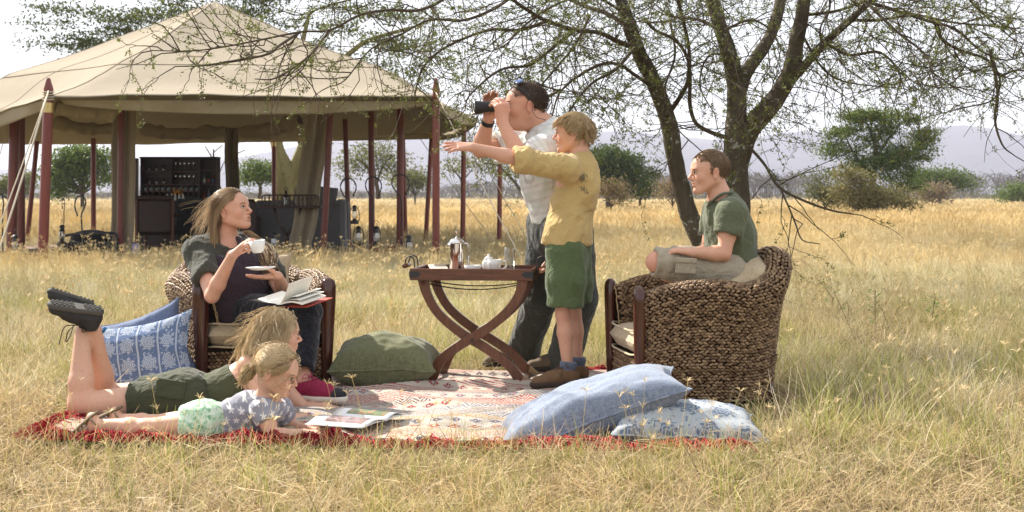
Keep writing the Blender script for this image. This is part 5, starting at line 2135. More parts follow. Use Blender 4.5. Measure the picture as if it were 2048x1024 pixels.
def far_scrub():
    """the far belt of bare grey trees and bushes that reads as one mass"""
    rng = np.random.RandomState(91)
    C, C2, tw = [], [], []
    for i in range(900):
        x = -300 + 2650 * rng.rand()
        d = 330 + 330 * rng.rand()
        hp = 16 + 12 * vnoise(np.array([[x / 160, 3.0, 0]]))[0]
        if 1470 < x < 1650 or x > 1930:
            hp += 26
        if 1080 < x < 1420:
            hp += 16
        if x < 60:
            hp += 22
        h = max(3, hp) * d / FPX + 1
        b = G(x, d)
        for j in range(3):
            a = rng.normal(0, 0.28, 2)
            tw.append(np.array([b, b + [a[0] * h * .4, 0, h * .5], b + [a[0] * h + rng.normal(0, .1) * h, 0, h * (0.8 + 0.3 * rng.rand())]]))
            for q in range(4):
                e = tw[-1][1] * (1 - q / 4) + tw[-1][2] * (q / 4)
                f = e + np.array([rng.normal(0, .22) * h, 0, h * 0.2 * rng.rand() + .05 * h])
                tw.append(np.array([e, (e + f) / 2 + [0, 0, 0.03 * h], f]))
        kk = 6
        C.append(b + rng.normal(0, 1, (kk, 3)) * np.array([h * 0.35, 1, h * 0.18]) + [0, 0, h * 0.7])
        if rng.rand() < 0.7:
            C2.append(b + rng.normal(0, 1, (5, 3)) * np.array([2.4, 1, 0.5]) + [0, -20, 0.9])
    V, F, _ = batch_tubes(np.array(tw), np.array([[0.16, 0.10, 0.04]] * len(tw)), 3)
    m = MB()
    g = rng.rand(len(V))[:, None] * 0
    m.add(V, F, cols=(0.13, 0.11, 0.095))
    V, F, c = leaflets(rng, np.vstack(C), 9, (1.2, 1.2, 0.7), 0.22, GRY0, GRY1)
    m.add(V, F, cols=c)
    V, F, c = leaflets(rng, np.vstack(C2), 16, (1.3, 1.0, 0.45), 0.3, (0.07, 0.06, 0.035), (0.17, 0.15, 0.08))
    m.add(V, F, cols=c)
    o = m.build('far_woodland', M_LEAF, col=True)
    tag(o, kind='stuff')


far_scrub()
def small_plants():
    for i, (x, y, h, n, lab) in enumerate(((1668, 605, 0.30, 12, 'young leafy weed with dark leaves, nearest the right armchair'), (1752, 655, 0.34, 14, 'taller leafy weed with bright lower leaves right of the armchair'),
                                           (1868, 650, 0.28, 16, 'bushy dark green weed, furthest right in the grass'), (1700, 640, 0.16, 6, 'tiny weed between two taller ones in the grass'))):
        rng = np.random.RandomState(50 + i)
        d = FPX / (y + 20 - HZ)
        b = G(x, d)
        o = thing('weed', lab, 'weed', b, 0, 'weeds in the grass on the right')
        m = MB()
        top = b + [rng.normal(0, .02), 0, h]
        st = catmull([b, (b + top) / 2 + rng.normal(0, .012, 3), top], 5)
        m.tube(st, 0.0025, 5)
        L = []
        for j in range(n):
            t = 0.25 + 0.75 * j / n
            p = b * (1 - t) + top * t
            a = rng.rand() * 6.28
            dr = np.array([math.cos(a), math.sin(a) * 0.7, 0.35])
            m.tube([p, p + dr * 0.03], 0.0015, 4)
            L.append((p + dr * 0.03, unit(dr), 0.020 + 0.018 * rng.rand()))
        m.build('stem', M_TWIG, o, smooth=True, world=True)
        for p, dr, s in L:
            m = MB()
            sd = unit(np.cross(dr, [0, 0, 1]))
            V = [p, p + dr * s + sd * s * 0.45 + [0, 0, .004], p + dr * s * 1.9 - [0, 0, .006], p + dr * s - sd * s * 0.45 + [0, 0, .004], p + dr * s - [0, 0, 0.002]]
            m.add(np.array(V), [np.array([[0, 1, 4], [1, 2, 4], [2, 3, 4], [3, 0, 4]])], cols=(0.07 + 0.05 * rng.rand(), 0.13 + 0.07 * rng.rand(), 0.03))
            m.build('leaf', M_LEAF, o, world=True, col=True)
    for i, (pts, lab) in enumerate((([(1630, 552), (1650, 575), (1668, 600)], 'short dark dead stick leaning in the grass right of the armchair'), ([(1560, 595), (1640, 625), (1740, 650), (1800, 668)], 'long thin fallen branch lying in the grass behind the armchair'),
                                    ([(1655, 690), (1720, 672), (1790, 650), (1840, 640)], 'pale thin fallen branch lying in the grass below the weeds'))):
        m = MB()
        ds = [FPX / (y + (14 if i else 60 - 20 * j) - HZ) for j, (x, y) in enumerate(pts)]
        q = [P(x, y, d if i else ds[-1]) for (x, y), d in zip(pts, ds)]
        m.tube(q, np.linspace(0.005, 0.003, len(q)), 5, smooth=5)
        rng = np.random.RandomState(i)
        for j in range(4 if i else 0):
            a = q[j % len(q)] + (q[(j % len(q)) - 1] - q[j % len(q)]) * 0.4
            m.tube([a, a + rng.normal(0, .07, 3) + [0, 0, .06], a + rng.normal(0, .1, 3) + [0, 0, .12]], 0.0022, 4, smooth=4)
        tag(m.build('fallen_branch', M_TWIG, None, smooth=True), lab, 'branch')


small_plants()
def make_rug():
    t = NT('kilim_weave', 0.97, 0.08)
    u0, v0, _ = t.sep(t.attr('uvp'))
    wob = t.noise(t.attr('uvp'), 5, 3)
    v = t.math('ADD', v0, t.math('MULTIPLY', wob, 0.03))
    u = t.math('ADD', u0, t.math('MULTIPLY', wob, 0.03))
    bw = 0.085
    vb = t.math('DIVIDE', v, bw)
    bi = t.math('FLOOR', vb)
    fv = t.math('FRACT', vb)
    wn = t.n('ShaderNodeTexWhiteNoise', noise_dimensions='1D')
    t.put(wn.inputs['W'], bi)
    r1, r2, r3 = t.sep(wn.outputs['Color'])
    tri = t.math('ABSOLUTE', t.math('SUBTRACT', t.math('FRACT', t.math('MULTIPLY', u, 11.0)), 0.5))
    dv = t.math('ABSOLUTE', t.math('SUBTRACT', fv, 0.5))
    dia = t.math('ADD', tri, dv)
    zig = t.math('FRACT', t.math('MULTIPLY', t.math('ADD', fv, t.math('MULTIPLY', tri, 1.3)), 3.0))
    stripes = t.math('FRACT', t.math('MULTIPLY', fv, 5.0))
    cream, red, plum, ochre, grey = (0.60, 0.53, 0.45), (0.42, 0.065, 0.07), (0.14, 0.08, 0.11), (0.48, 0.27, 0.09), (0.22, 0.24, 0.32)
    rc = t.ramp(r1, [(0.0, red), (0.3, plum), (0.45, grey), (0.65, red), (0.9, ochre)], 'CONSTANT')
    rc2 = t.ramp(r2, [(0.0, plum), (0.35, red), (0.6, ochre), (0.8, grey)], 'CONSTANT')
    m1 = t.mix(t.math('LESS_THAN', zig, 0.5), cream, rc)
    m2 = t.mix(t.math('LESS_THAN', dia, 0.36), cream, rc)
    m2 = t.mix(t.math('LESS_THAN', dia, 0.20), m2, rc2)
    m2 = t.mix(t.math('LESS_THAN', dia, 0.10), m2, cream)
    m3 = t.mix(t.math('LESS_THAN', stripes, 0.38), cream, rc2)
    c = t.mix(t.math('GREATER_THAN', r3, 0.36), m1, m2)
    c = t.mix(t.math('GREATER_THAN', r3, 0.74), c, m3)
    c = t.mix(t.math('MULTIPLY', t.math('GREATER_THAN', t.noise(t.scale(t.attr('uvp'), (90, 30, 1)), 1.0, 2), 0.56), 0.7), c, cream)
    big = t.noise(t.attr('uvp'), 1.3, 3)
    c = t.mix(t.math('MULTIPLY', t.math('SUBTRACT', big, 0.42, clamp=True), 1.8, clamp=True), c, t.mix(0.2, c, cream))
    edge = t.math('LESS_THAN', v0, 0.075)
    bc = t.mix(t.math('LESS_THAN', t.math('ADD', t.math('ABSOLUTE', t.math('SUBTRACT', t.math('FRACT', t.math('MULTIPLY', u0, 6.0)), 0.5)), t.math('MULTIPLY', v0, 3.0)), 0.3), (0.035, 0.05, 0.085), (0.35, 0.24, 0.14))
    bc = t.mix(t.math('GREATER_THAN', t.noise(t.attr('uvp'), 2.2, 2), 0.53), bc, c)
    c = t.mix(edge, c, bc)
    t.col(c)
    wv = t.math('ADD', t.wave(t.attr('uvp'), 60, 1.0, 2, 1, 'Y'), t.wave(t.attr('uvp'), 45, 1.0, 2, 1, 'X'))
    t.bump(t.math('ADD', wv, t.math('MULTIPLY', t.noise(t.attr('uvp'), 120, 3), 2)), 0.7, 0.004)
    FL, FR, BR, BL = np.array([-1.99, 5.88]), np.array([0.87, 5.60]), np.array([0.66, 7.98]), np.array([-1.75, 8.0])
    nu, nv = 300, 220
    U, W = np.meshgrid(np.linspace(0, 1, nu), np.linspace(0, 1, nv), indexing='ij')

    def surf(U, W):
        a = FL * (1 - U[..., None]) + FR * U[..., None]
        b = BL * (1 - U[..., None]) + BR * U[..., None]
        p = a * (1 - W[..., None]) + b * W[..., None]
        x, y = p[..., 0], p[..., 1]
        x = x + 0.02 * vnoise(np.stack([x * 3, y * 3, x * 0], -1))
        y = y + 0.035 * vnoise(np.stack([x * 2.4, y * 1.5, x * 0 + 4], -1)) * (1 - W)
        q = np.stack([x * 1.4 + y * 1.5, y * 4.5 - x * 1.2, x * 0], -1)
        rid = 1 - np.abs(vnoise(q) * 1.6)
        amp = np.exp(-(((x + 0.28) / 0.75) ** 2) - (((y - 7.0) / 0.85) ** 2))
        z = 0.016 + 0.040 * np.clip(rid, 0, 1) ** 2 * amp + 0.009 * fbm(np.stack([x * 4, y * 4, x * 0 + 7], -1), 3) + 0.006
        rid2 = 1 - np.abs(vnoise(np.stack([x * 5, y * 2.2, x * 0 + 11], -1)) * 1.7)
        z = z + 0.018 * np.clip(rid2, 0, 1) ** 2 * np.exp(-(W / 0.16) ** 2)
        return np.stack([x, y, z], -1)
    X = surf(U, W)
    m = MB()
    m.grid(X)
    uv = np.stack([U * 3.0, W * 2.2], -1).reshape(-1, 2)
    R_ = thing('kilim_rug', 'large cream and red patterned woven rug spread on the grass', 'rug', (0, 0, 0))
    me = mesh_np('rug_cloth', np.vstack(m.V), m.F, t.m, True, None, None, uv)
    o = link('rug_cloth', me, R_)
    md = o.modifiers.new('s', 'SOLIDIFY')
    md.thickness = 0.008
    rng = np.random.RandomState(4)
    tf = NT('red_fringe', 0.9, 0.1)
    tf.col(tf.attr('Col', 'Color'))
    paths, cols = [], []
    for side, n in ((0, 1600), (1, 220), (2, 400)):
        for i in range(n):
            s = rng.rand()
            if side == 0:
                a = surf(np.array([s]), np.array([0.0]))[0]
                d = np.array([0.0, -1.0])
            elif side == 1:
                a = surf(np.array([0.0]), np.array([s * 0.25]))[0]
                d = np.array([-1.0, 0])
            else:
                a = surf(np.array([0.8 + 0.2 * s]), np.array([1.0]))[0]
                d = np.array([0, 1.0])
            cl = vnoise(np.array([[s * 60, side, 0.5]]))[0]
            L = (0.05 + 0.05 * rng.rand()) * (1 + 0.5 * cl)
            d = unit(d + np.array([rng.normal(0, .8) + 1.1 * cl, rng.normal(0, .3)]))
            h = 0.004 + 0.03 * max(0, rng.rand() + 1.0 * cl - 0.35)
            b = rng.normal(0, 0.012, 2)
            p = [a, a + np.array([d[0] * L * .35, d[1] * L * .35, h * 0.8]), a + np.array([d[0] * L * .7 + b[0], d[1] * L * .7 + b[1], h * 0.3]), np.array([a[0] + d[0] * L + b[1], a[1] + d[1] * L, 0.008])]
            paths.append(p)
            cols.append(np.array([0.33, 0.022, 0.032]) * (0.5 + 0.9 * rng.rand()))
    V, F, c = batch_tubes(np.array(paths), 0.0022, 3, np.array(cols))
    me = mesh_np('fringe', V, F, tf.m, True, None, c)
    tag(link('fringe', me, R_), kind='stuff')
    return surf


RUGSURF = make_rug()

M_POST = wood('polished_dark_wood', (0.030, 0.009, 0.006), (0.085, 0.024, 0.014), 1.0, 0.16, 'Z', 0.6)
M_BEIGE = fabric('beige_linen', (0.56, 0.45, 0.30), (0.44, 0.34, 0.21), 420, 25, st=0.5)


def wickermat():
    t = NT('water_hyacinth', 0.5, 0.35)
    c = t.attr('Col', 'Color')
    v = t.coord()
    n = t.noise(v, 140, 3, 0.6)
    t.col(t.mix(t.math('MULTIPLY', n, 0.7), c, (0.045, 0.024, 0.012)))
    t.bump(n, 0.5, 0.003)
    return t.m


M_WICK = wickermat()
M_WICKD = plain('wicker_core', (0.022, 0.013, 0.008), 0.9, 0.1)


def make_armchair(name, label):
    rng = np.random.RandomState(12)
    C = thing(name, label, 'armchair', (0, 0, 0), 0, 'woven armchairs on the rug')
    plan = np.array([[-0.335, 0.0], [-0.375, 0.16], [-0.395, 0.36], [-0.375, 0.54], [-0.29, 0.68], [-0.15, 0.745], [0, 0.76], [0.15, 0.745], [0.29, 0.68], [0.375, 0.54], [0.395, 0.36], [0.375, 0.16], [0.335, 0.0]])
    hs = np.array([0.535, 0.585, 0.60, 0.585, 0.63, 0.72, 0.745, 0.72, 0.63, 0.585, 0.60, 0.585, 0.535])
    thk = np.array([0.09, 0.11, 0.12, 0.12, 0.12, 0.12, 0.12, 0.12, 0.12, 0.12, 0.12, 0.11, 0.09])
    pl, hv = catmull(np.c_[plan, plan[:, 0] * 0], 24, np.c_[hs, thk])
    s = np.concatenate([[0], np.cumsum(np.linalg.norm(np.diff(pl, axis=0), axis=1))])
    S = s[-1]

    def at(ss):
        p = np.stack([np.interp(ss, s, pl[:, k]) for k in (0, 1)], -1)
        e = 1e-3
        q = np.stack([np.interp(np.clip(ss + e, 0, S), s, pl[:, k]) - np.interp(np.clip(ss - e, 0, S), s, pl[:, k]) for k in (0, 1)], -1)
        q /= np.linalg.norm(q, axis=-1, keepdims=True)
        out = np.stack([-q[..., 1], q[..., 0]], -1)      # to the outside
        return p, q, out, np.interp(ss, s, hv[:, 0]), np.interp(ss, s, hv[:, 1])

    def prof(ss, tt):
        """tt 0..1: outer face up, over the roll, inner face down"""
        p, tg, out, h, w = at(ss)
        r = w / 2
        back = np.exp(-((ss / S - 0.5) / 0.16) ** 2)
        Lo, Lt, Li = h - r - 0.03, math.pi * r, h - r - 0.26
        L = Lo + Lt + Li
        a = tt * L
        o1 = a < Lo
        o2 = (a >= Lo) & (a < Lo + Lt)
        z1 = 0.03 + a
        th = (a - Lo) / r
        z2 = h - r + r * np.sin(np.clip(th, 0, math.pi))
        z3 = h - r - (a - Lo - Lt)
        z = np.where(o1, z1, np.where(o2, z2, z3))
        x = np.where(o1, 0, np.where(o2, r * np.cos(np.clip(th, 0, math.pi)) - r, -2 * r))
        fr = z / h
        x = x - 0.045 * (1 - np.clip(fr, 0, 1)) ** 1.3 + back * 0.10 * np.clip(fr - 0.35, 0, 1) ** 1.5 + 0.02 * np.exp(-((fr - 0.9) / 0.12) ** 2)
        return np.stack([p[..., 0] + out[..., 0] * x, p[..., 1] + out[..., 1] * x, z], -1), L
    ns, nt = 90, 36
    SS, TT = np.meshgrid(np.linspace(0, S, ns), np.linspace(0, 1, nt), indexing='ij')
    X, _ = prof(SS, TT)
    m = MB()
    m.grid(X[::-1])
    m.add(np.array([[-0.30, 0.02, 0.03], [0.30, 0.02, 0.03], [0.30, 0.02, 0.24], [-0.30, 0.02, 0.24], [-0.3, 0.7, 0.24], [0.3, 0.7, 0.24]]), [np.array([[0, 1, 2, 3], [3, 2, 5, 4]])])
    m.build('woven_shell', M_WICKD, C, smooth=True)
    cen, ax, nr, cl = [], [], [], []
    p0, L0 = prof(np.array([S / 2]), np.array([0.5]))
    row = 0.0165
    nrow = int(1.12 / row)
    for j in range(nrow):
        tt = (j + 0.5) / nrow
        n = int(S / 0.0235)
        ss = (np.arange(n) + 0.5 + (0.5 if j % 2 else 0)) * S / n + rng.normal(0, 0.0022, n)
        ss = ss[(ss > 0.012) & (ss < S - 0.004)]
        tv = np.full(len(ss), tt) + rng.normal(0, 0.0016, len(ss))
        e = 2e-3
        c, _ = prof(ss, tv)
        ds = prof(ss + e, tv)[0] - prof(ss - e, tv)[0]
        dt = prof(ss, np.clip(tv + e, 0, 1))[0] - prof(ss, np.clip(tv - e, 0, 1))[0]
        ds /= np.linalg.norm(ds, axis=1, keepdims=True)
        dt /= np.linalg.norm(dt, axis=1, keepdims=True) + 1e-9
        nn = np.cross(dt, ds)
        an = (0.42 if j % 2 else -0.42) + rng.normal(0, 0.12, len(ss))
        ax.append(ds * np.cos(an)[:, None] + dt * np.sin(an)[:, None])
        cen.append(c)
        nr.append(nn)
    for j in range(11):
        for i in range(26):
            cen.append(np.array([[-0.285 + i * 0.023 + (0.0115 if j % 2 else 0), 0.014, 0.045 + j * 0.0165]]))
            a = 0.55 if j % 2 else -0.55
            ax.append(np.array([[math.cos(a), 0, math.sin(a)]]))
            nr.append(np.array([[0, -1.0, 0]]))
    cen, ax, nr = np.vstack(cen), np.vstack(ax), np.vstack(nr)
    N = len(cen)
    hl = 0.0122 * (0.85 + 0.3 * rng.rand(N))[:, None]
    tz = np.array([-1, -0.55, 0.55, 1.0])
    lift = np.array([0.0, 0.0064, 0.0064, 0.0])
    pth = cen[:, None] + ax[:, None] * (hl[:, None] * tz[None, :, None]) + nr[:, None] * lift[None, :, None]
    rr = np.array([0.0026, 0.0072, 0.0072, 0.0026])[None] * (0.85 + 0.3 * rng.rand(N))[:, None]
    g = rng.rand(N)[:, None]
    colr = np.array([0.13, 0.068, 0.032]) * (1 - g) + np.array([0.50, 0.33, 0.185]) * g
    V, F, c = batch_tubes(pth, rr, 5, colr)
    me = mesh_np('weave', V, F, M_WICK, True, None, c)
    tag(link('weave', me, C), kind='stuff')
    for pts in ([prof(np.array([S * q + 0.008]), np.array([t_]))[0][0] for t_ in np.linspace(0.02, 0.98, 40)] for q in (0.0,)):
        for sx in (-1, 1):
            m = MB()
            p = np.array(pts) * np.array([-sx if sx > 0 else 1, 1, 1]) + [0, -0.006, 0]
            for ph in (0, math.pi):
                a = np.linspace(0, 60, 160)
                base = np.stack([np.interp(a, np.linspace(0, 60, 40), p[:, k]) for k in range(3)], 1)
                m.tube(base + 0.0045 * np.stack([np.cos(a + ph), -np.abs(np.sin(a + ph)) * 0.6, np.sin(a + ph)], 1), 0.0036, 4)
            m.build('trim', plain('pale_plait', (0.36, 0.26, 0.14), 0.7, 0.2, 0.3, 60), C, smooth=True)
    m = MB()
    for ph in (0, math.pi):
        a = np.linspace(0, 220, 420)
        ss = 0.02 + (S - 0.04) * a / 220
        base, _ = prof(ss, np.full(len(a), 0.155))
        _, _, out, _, _ = at(ss)
        base[:, :2] += out * 0.012
        m.tube(base + 0.004 * np.stack([out[:, 0] * np.cos(a + ph), out[:, 1] * np.cos(a + ph), np.sin(a + ph)], 1), 0.0035, 4)
    m.build('trim', plain('dark_plait', (0.16, 0.10, 0.05), 0.7, 0.2, 0.3, 60), C, smooth=True)
    for sx in (-1, 1):
        m = MB()
        w = np.array([0.019, 0.024, 0.030, 0.0315, 0.031, 0.026, 0.013, 0.003])
        zz = np.array([0, 0.2, 0.42, 0.50, 0.54, 0.565, 0.578, 0.581])
        m.tube([(sx * (0.322 + 0.02 * z), 0.0, z) for z in zz], w, 12, flat=1.35)
        m.build('front_post', M_POST, C, smooth=True)
    for sx in (-1, 1):
        m = MB()
        m.tube([(sx * 0.27, 0.66, 0), (sx * 0.27, 0.66, 0.1)], 0.02, 8)
        m.build('rear_foot', M_POST, C, smooth=True)
    m = MB()
    n = 30
    U, W = np.meshgrid(np.linspace(-1, 1, n), np.linspace(-1, 1, n), indexing='ij')
    sq = lambda q, w: np.sign(q) * np.abs(q) ** w
    e = (1 - U ** 8) * (1 - W ** 8)
    for sg in (1, -1):
        Z = sg * (0.062 * np.clip(e, 0, 1) ** 0.4 + 0.014 * (1 - U ** 2) * (1 - W ** 2)) + 0.004 * fbm(np.stack([U * 3, W * 3, U * 0 + sg], -1), 2) * e
        X = np.stack([U * 0.292, 0.30 + W * 0.315, 0.302 + Z], -1)
        m.grid(X if sg > 0 else X[::-1])
    cu = m.build('seat_cushion', M_BEIGE, C, smooth=True)
    for z, in ((0.360,), (0.244,)):
        m = MB()
        a = np.linspace(0, 2 * math.pi, 90)
        m.tube(np.stack([0.293 * sq(np.cos(a), 0.25), 0.30 + 0.316 * sq(np.sin(a), 0.25), z + 0.003 * np.sin(a * 5)], 1), 0.0055, 6)
        m.build('piping', M_BEIGE, cu, smooth=True)
    return C


CHL = make_armchair('woven_armchair', 'woven armchair with dark wooden posts that the woman with the cup sits in')
LCH = ((531 - 1024) * 7.28 / FPX, 7.28)
CHL.location = (LCH[0], LCH[1], 0.0)
CHL.rotation_euler = (0, 0, R(24))
CHR_A = R(-82)
RF = np.array([(1279 - 1024) * 6.72 / FPX, 6.72])       # near front post
_u = np.array([math.cos(CHR_A), math.sin(CHR_A)])         # local +X in the world
CHRC = RF - _u * 0.33
CHR = dup(CHL, (CHRC[0], CHRC[1], 0.0), CHR_A, 'woven armchair seen from its side that the boy in the green polo sits on')


def damask(name, blue, white, sc=6.5, stripes=False, cover=0.30):
    t = NT(name, 0.9, 0.12)
    u, v, _ = t.sep(t.attr('uvp'))
    uu, vv_ = t.math('MULTIPLY', u, sc), t.math('MULTIPLY', v, sc)
    row = t.math('MULTIPLY', t.math('MODULO', t.math('FLOOR', t.math('ADD', vv_, 50)), 2.0), 0.0 if stripes else 0.5)
    fu = t.math('SUBTRACT', t.math('FRACT', t.math('ADD', uu, row)), 0.5)
    fv = t.math('SUBTRACT', t.math('FRACT', vv_), 0.5)
    nz = t.noise(t.attr('uvp'), sc * 4.5, 3, 0.6)
    r = t.math('SQRT', t.math('ADD', t.math('MULTIPLY', fu, fu), t.math('MULTIPLY', fv, fv)))
    th = t.math('ARCTAN2', fv, fu)
    pet = t.math('ADD', cover, t.math('MULTIPLY', t.math('COSINE', t.math('MULTIPLY', th, 9.0)), 0.055))
    pet = t.math('ADD', pet, t.math('MULTIPLY', t.math('SUBTRACT', nz, 0.5), 0.5))
    inside = t.math('LESS_THAN', r, pet)
    ring = t.math('LESS_THAN', t.math('ABSOLUTE', t.math('SUBTRACT', t.math('FRACT', t.math('ADD', t.math('MULTIPLY', r, 9.0), t.math('MULTIPLY', t.math('COSINE', t.math('MULTIPLY', th, 7.0)), 0.25))), 0.5)), 0.14)
    flower = t.math('MULTIPLY', inside, t.math('SUBTRACT', 1.0, ring))
    leaf = t.math('GREATER_THAN', t.noise(t.attr('uvp'), sc * 5.5, 3, 0.65, 1.2), 0.60)
    f = t.math('MAXIMUM', flower, t.math('MULTIPLY', leaf, t.math('SUBTRACT', 1.0, inside)))
    if stripes:
        st = t.math('ABSOLUTE', t.math('SUBTRACT', t.math('FRACT', t.math('ADD', uu, 0.5)), 0.5))
        b1 = t.math('LESS_THAN', st, 0.045)
        b2 = t.math('LESS_THAN', st, 0.09)
        f = t.math('MULTIPLY', f, t.math('SUBTRACT', 1.0, b2))
        f = t.math('MAXIMUM', f, b1)
    thr = t.noise(t.scale(t.attr('uvp'), (260, 40, 1)), 1.0, 2)
    c = t.mix(f, blue, white)
    t.col(t.mix(t.math('MULTIPLY', thr, 0.35), c, tuple(x * 0.6 for x in blue)))
    t.bump(t.math('ADD', f, thr), 0.25, 0.002)
    return t.m


def denim(name, c, c2):
    t = NT(name, 0.9, 0.12)
    v = t.attr('uvp')
    a = t.noise(t.scale(v, (420, 45, 1)), 1.0, 3)
    b = t.noise(t.scale(v, (45, 420, 1)), 1.0, 3)
    f = t.math('MULTIPLY', t.math('ADD', a, b), 0.5)
    t.col(t.ramp(f, [(0.38, c2), (0.60, c)]))
    t.bump(f, 0.5, 0.002)
    t.b.inputs['Sheen Weight'].default_value = 0.2
    return t.m


def pillow(label, c, w, h, th, a, n, mat, seed, name='pillow', wr=0.05, cat='pillow', n_=44, pinch=0.9, sag=0.0):
    """centre, size, long direction a, facing n"""
    a, n = unit(a), unit(n)
    b = unit(np.cross(n, a))
    a = unit(np.cross(b, n))
    T = np.stack([a, -n, b], 1)          # local y- is the facing side
    o = thing(name, label, cat, c)
    u = np.linspace(-1, 1, n_)
    m = MB()
    uvs = []
    U, W = np.meshgrid(u, u, indexing='ij')
    e = np.clip((1 - U ** 2) * (1 - W ** 2), 0, 1)
    sx = 1 - 0.13 * pinch * (1 - W ** 2) * np.abs(U) ** 1.5
    sz = 1 - 0.13 * pinch * (1 - U ** 2) * np.abs(W) ** 1.5
    wob = 0.012 * vnoise(np.stack([U * 2.5 + seed, W * 2.5, U * 0], -1))
    for sg in (-1, 1):
        q = np.stack([U * 3 + seed, W * 3, U * 0 + sg * 2], -1)
        rad = np.arctan2(W, U)
        cr = np.cos(rad * 14 + 4 * vnoise(q)) * np.clip(np.hypot(U, W) - 0.55, 0, 1) * e ** 0.3
        t_ = th / 2 * (e ** 0.42) * (1 + wr * 2.2 * fbm(q * 0.7, 3) - wr * 0.9 * np.abs(vnoise(q * 2.3 + 5))) + wr * 0.30 * cr * th
        X = np.stack([U * w / 2 * sx, sg * t_ + wob, W * h / 2 * sz], -1)
        X[..., 2] -= sag * (1 - U ** 2)
        m.grid(X if sg < 0 else X[::-1])
        uv = np.stack([U * w / 2, W * h / 2], -1)
        uvs.append((uv if sg < 0 else uv[::-1]).reshape(-1, 2))
    V = np.vstack(m.V) @ T.T
    me = mesh_np('cover', V, m.F, mat, True, None, None, np.vstack(uvs))
    link('cover', me, o)
    k = np.concatenate([np.stack([u, u * 0 - 1], 1), np.stack([u * 0 + 1, u], 1)[1:], np.stack([-u, u * 0 + 1], 1)[1:], np.stack([u * 0 - 1, -u], 1)[1:]])
    kx, kz = k[:, 0], k[:, 1]
    p = np.stack([kx * w / 2 * (1 - 0.13 * pinch * (1 - kz ** 2) * np.abs(kx) ** 1.5), 0.012 * vnoise(np.stack([kx * 2.5 + seed, kz * 2.5, kx * 0], -1)), kz * h / 2 * (1 - 0.13 * pinch * (1 - kx ** 2) * np.abs(kz) ** 1.5)], 1)
    p[:, 2] -= sag * (1 - kx ** 2)
    m = MB()
    m.tube(p @ T.T, 0.0048, 6, cap=False)
    me = mesh_np('piping', np.vstack(m.V), m.F, mat, True, None, None, np.tile(k * w / 2, (1, 6)).reshape(-1, 2))
    link('piping', me, o)
    return o


def make_pillows():
    db = denim('pale_denim', (0.27, 0.31, 0.39), (0.12, 0.15, 0.215))
    pillow('large pale blue denim pillow propped on the floral one at the front', P(1178, 822, 5.95), 0.83, 0.48, 0.25, (0.945, 0.02, 0.33), (-0.33, -0.06, 0.94), db, 1, wr=0.07)
    dm = damask('blue_white_damask', (0.40, 0.43, 0.46), (0.11, 0.15, 0.23), 6.5, False, 0.31)
    pillow('flat blue and white floral pillow at the front right rug corner', P(1368, 848, 5.86), 0.63, 0.44, 0.18, (0.99, 0.0, -0.015), (0.04, -0.10, 0.99), dm, 5, wr=0.07)
    gr = denim('green_chenille', (0.19, 0.19, 0.105), (0.10, 0.11, 0.055))
    pillow('green chenille pillow lying between the woman\'s armchair and the tray table', P(770, 724, 7.5), 0.56, 0.40, 0.30, (0.99, 0.0, -0.06), (0.0, -0.12, 0.99), gr, 9, wr=0.06)
    ds = damask('striped_blue_damask', (0.12, 0.17, 0.29), (0.45, 0.50, 0.58), 9.5, True, 0.36)
    pillow('blue and white floral striped pillow upright against the woman\'s armchair', P(288, 716, 6.98), 0.52, 0.40, 0.17, (0.975, 0.0, 0.16), (-0.12, -0.93, 0.32), ds, 13, wr=0.06, pinch=1.3)
    dk = denim('mid_denim', (0.17, 0.21, 0.32), (0.09, 0.12, 0.20))
    pillow('plain denim pillow peeping over the striped floral pillow', P(296, 700, 7.2), 0.44, 0.42, 0.15, (0.90, 0.0, 0.34), (-0.05, -0.93, 0.30), dk, 17, wr=0.06, pinch=1.3)
    bg = M_BEIGE
    pillow('beige linen cushion behind the boy on the right armchair', P(1484, 562, 7.06), 0.33, 0.40, 0.20, (0.93, 0.1, 0.0), (-0.30, -0.25, 0.9), bg, 21, 'cushion', 0.05, 'cushion')
    pillow('beige linen cushion behind the woman in the left armchair', (LCH[0] - 0.17, LCH[1] + 0.46, 0.51), 0.50, 0.38, 0.14, (1, 0.42, 0), (0.4, -0.9, 0.35), bg, 25, 'cushion', 0.05, 'cushion')


make_pillows()

M_TABLE = wood('table_wood', (0.055, 0.018, 0.009), (0.17, 0.060, 0.028), 1.2, 0.32, 'X')
M_TABLE2 = wood('table_leg_wood', (0.06, 0.020, 0.010), (0.18, 0.066, 0.030), 1.0, 0.32, 'Z')
M_TUMBLER = glassmat('tumbler_glass', (0.90, 0.91, 0.89), 0.02, 0.9)
M_CERAM = plain('white_ceramic', (0.80, 0.80, 0.78), 0.18, 0.6, 0.03)


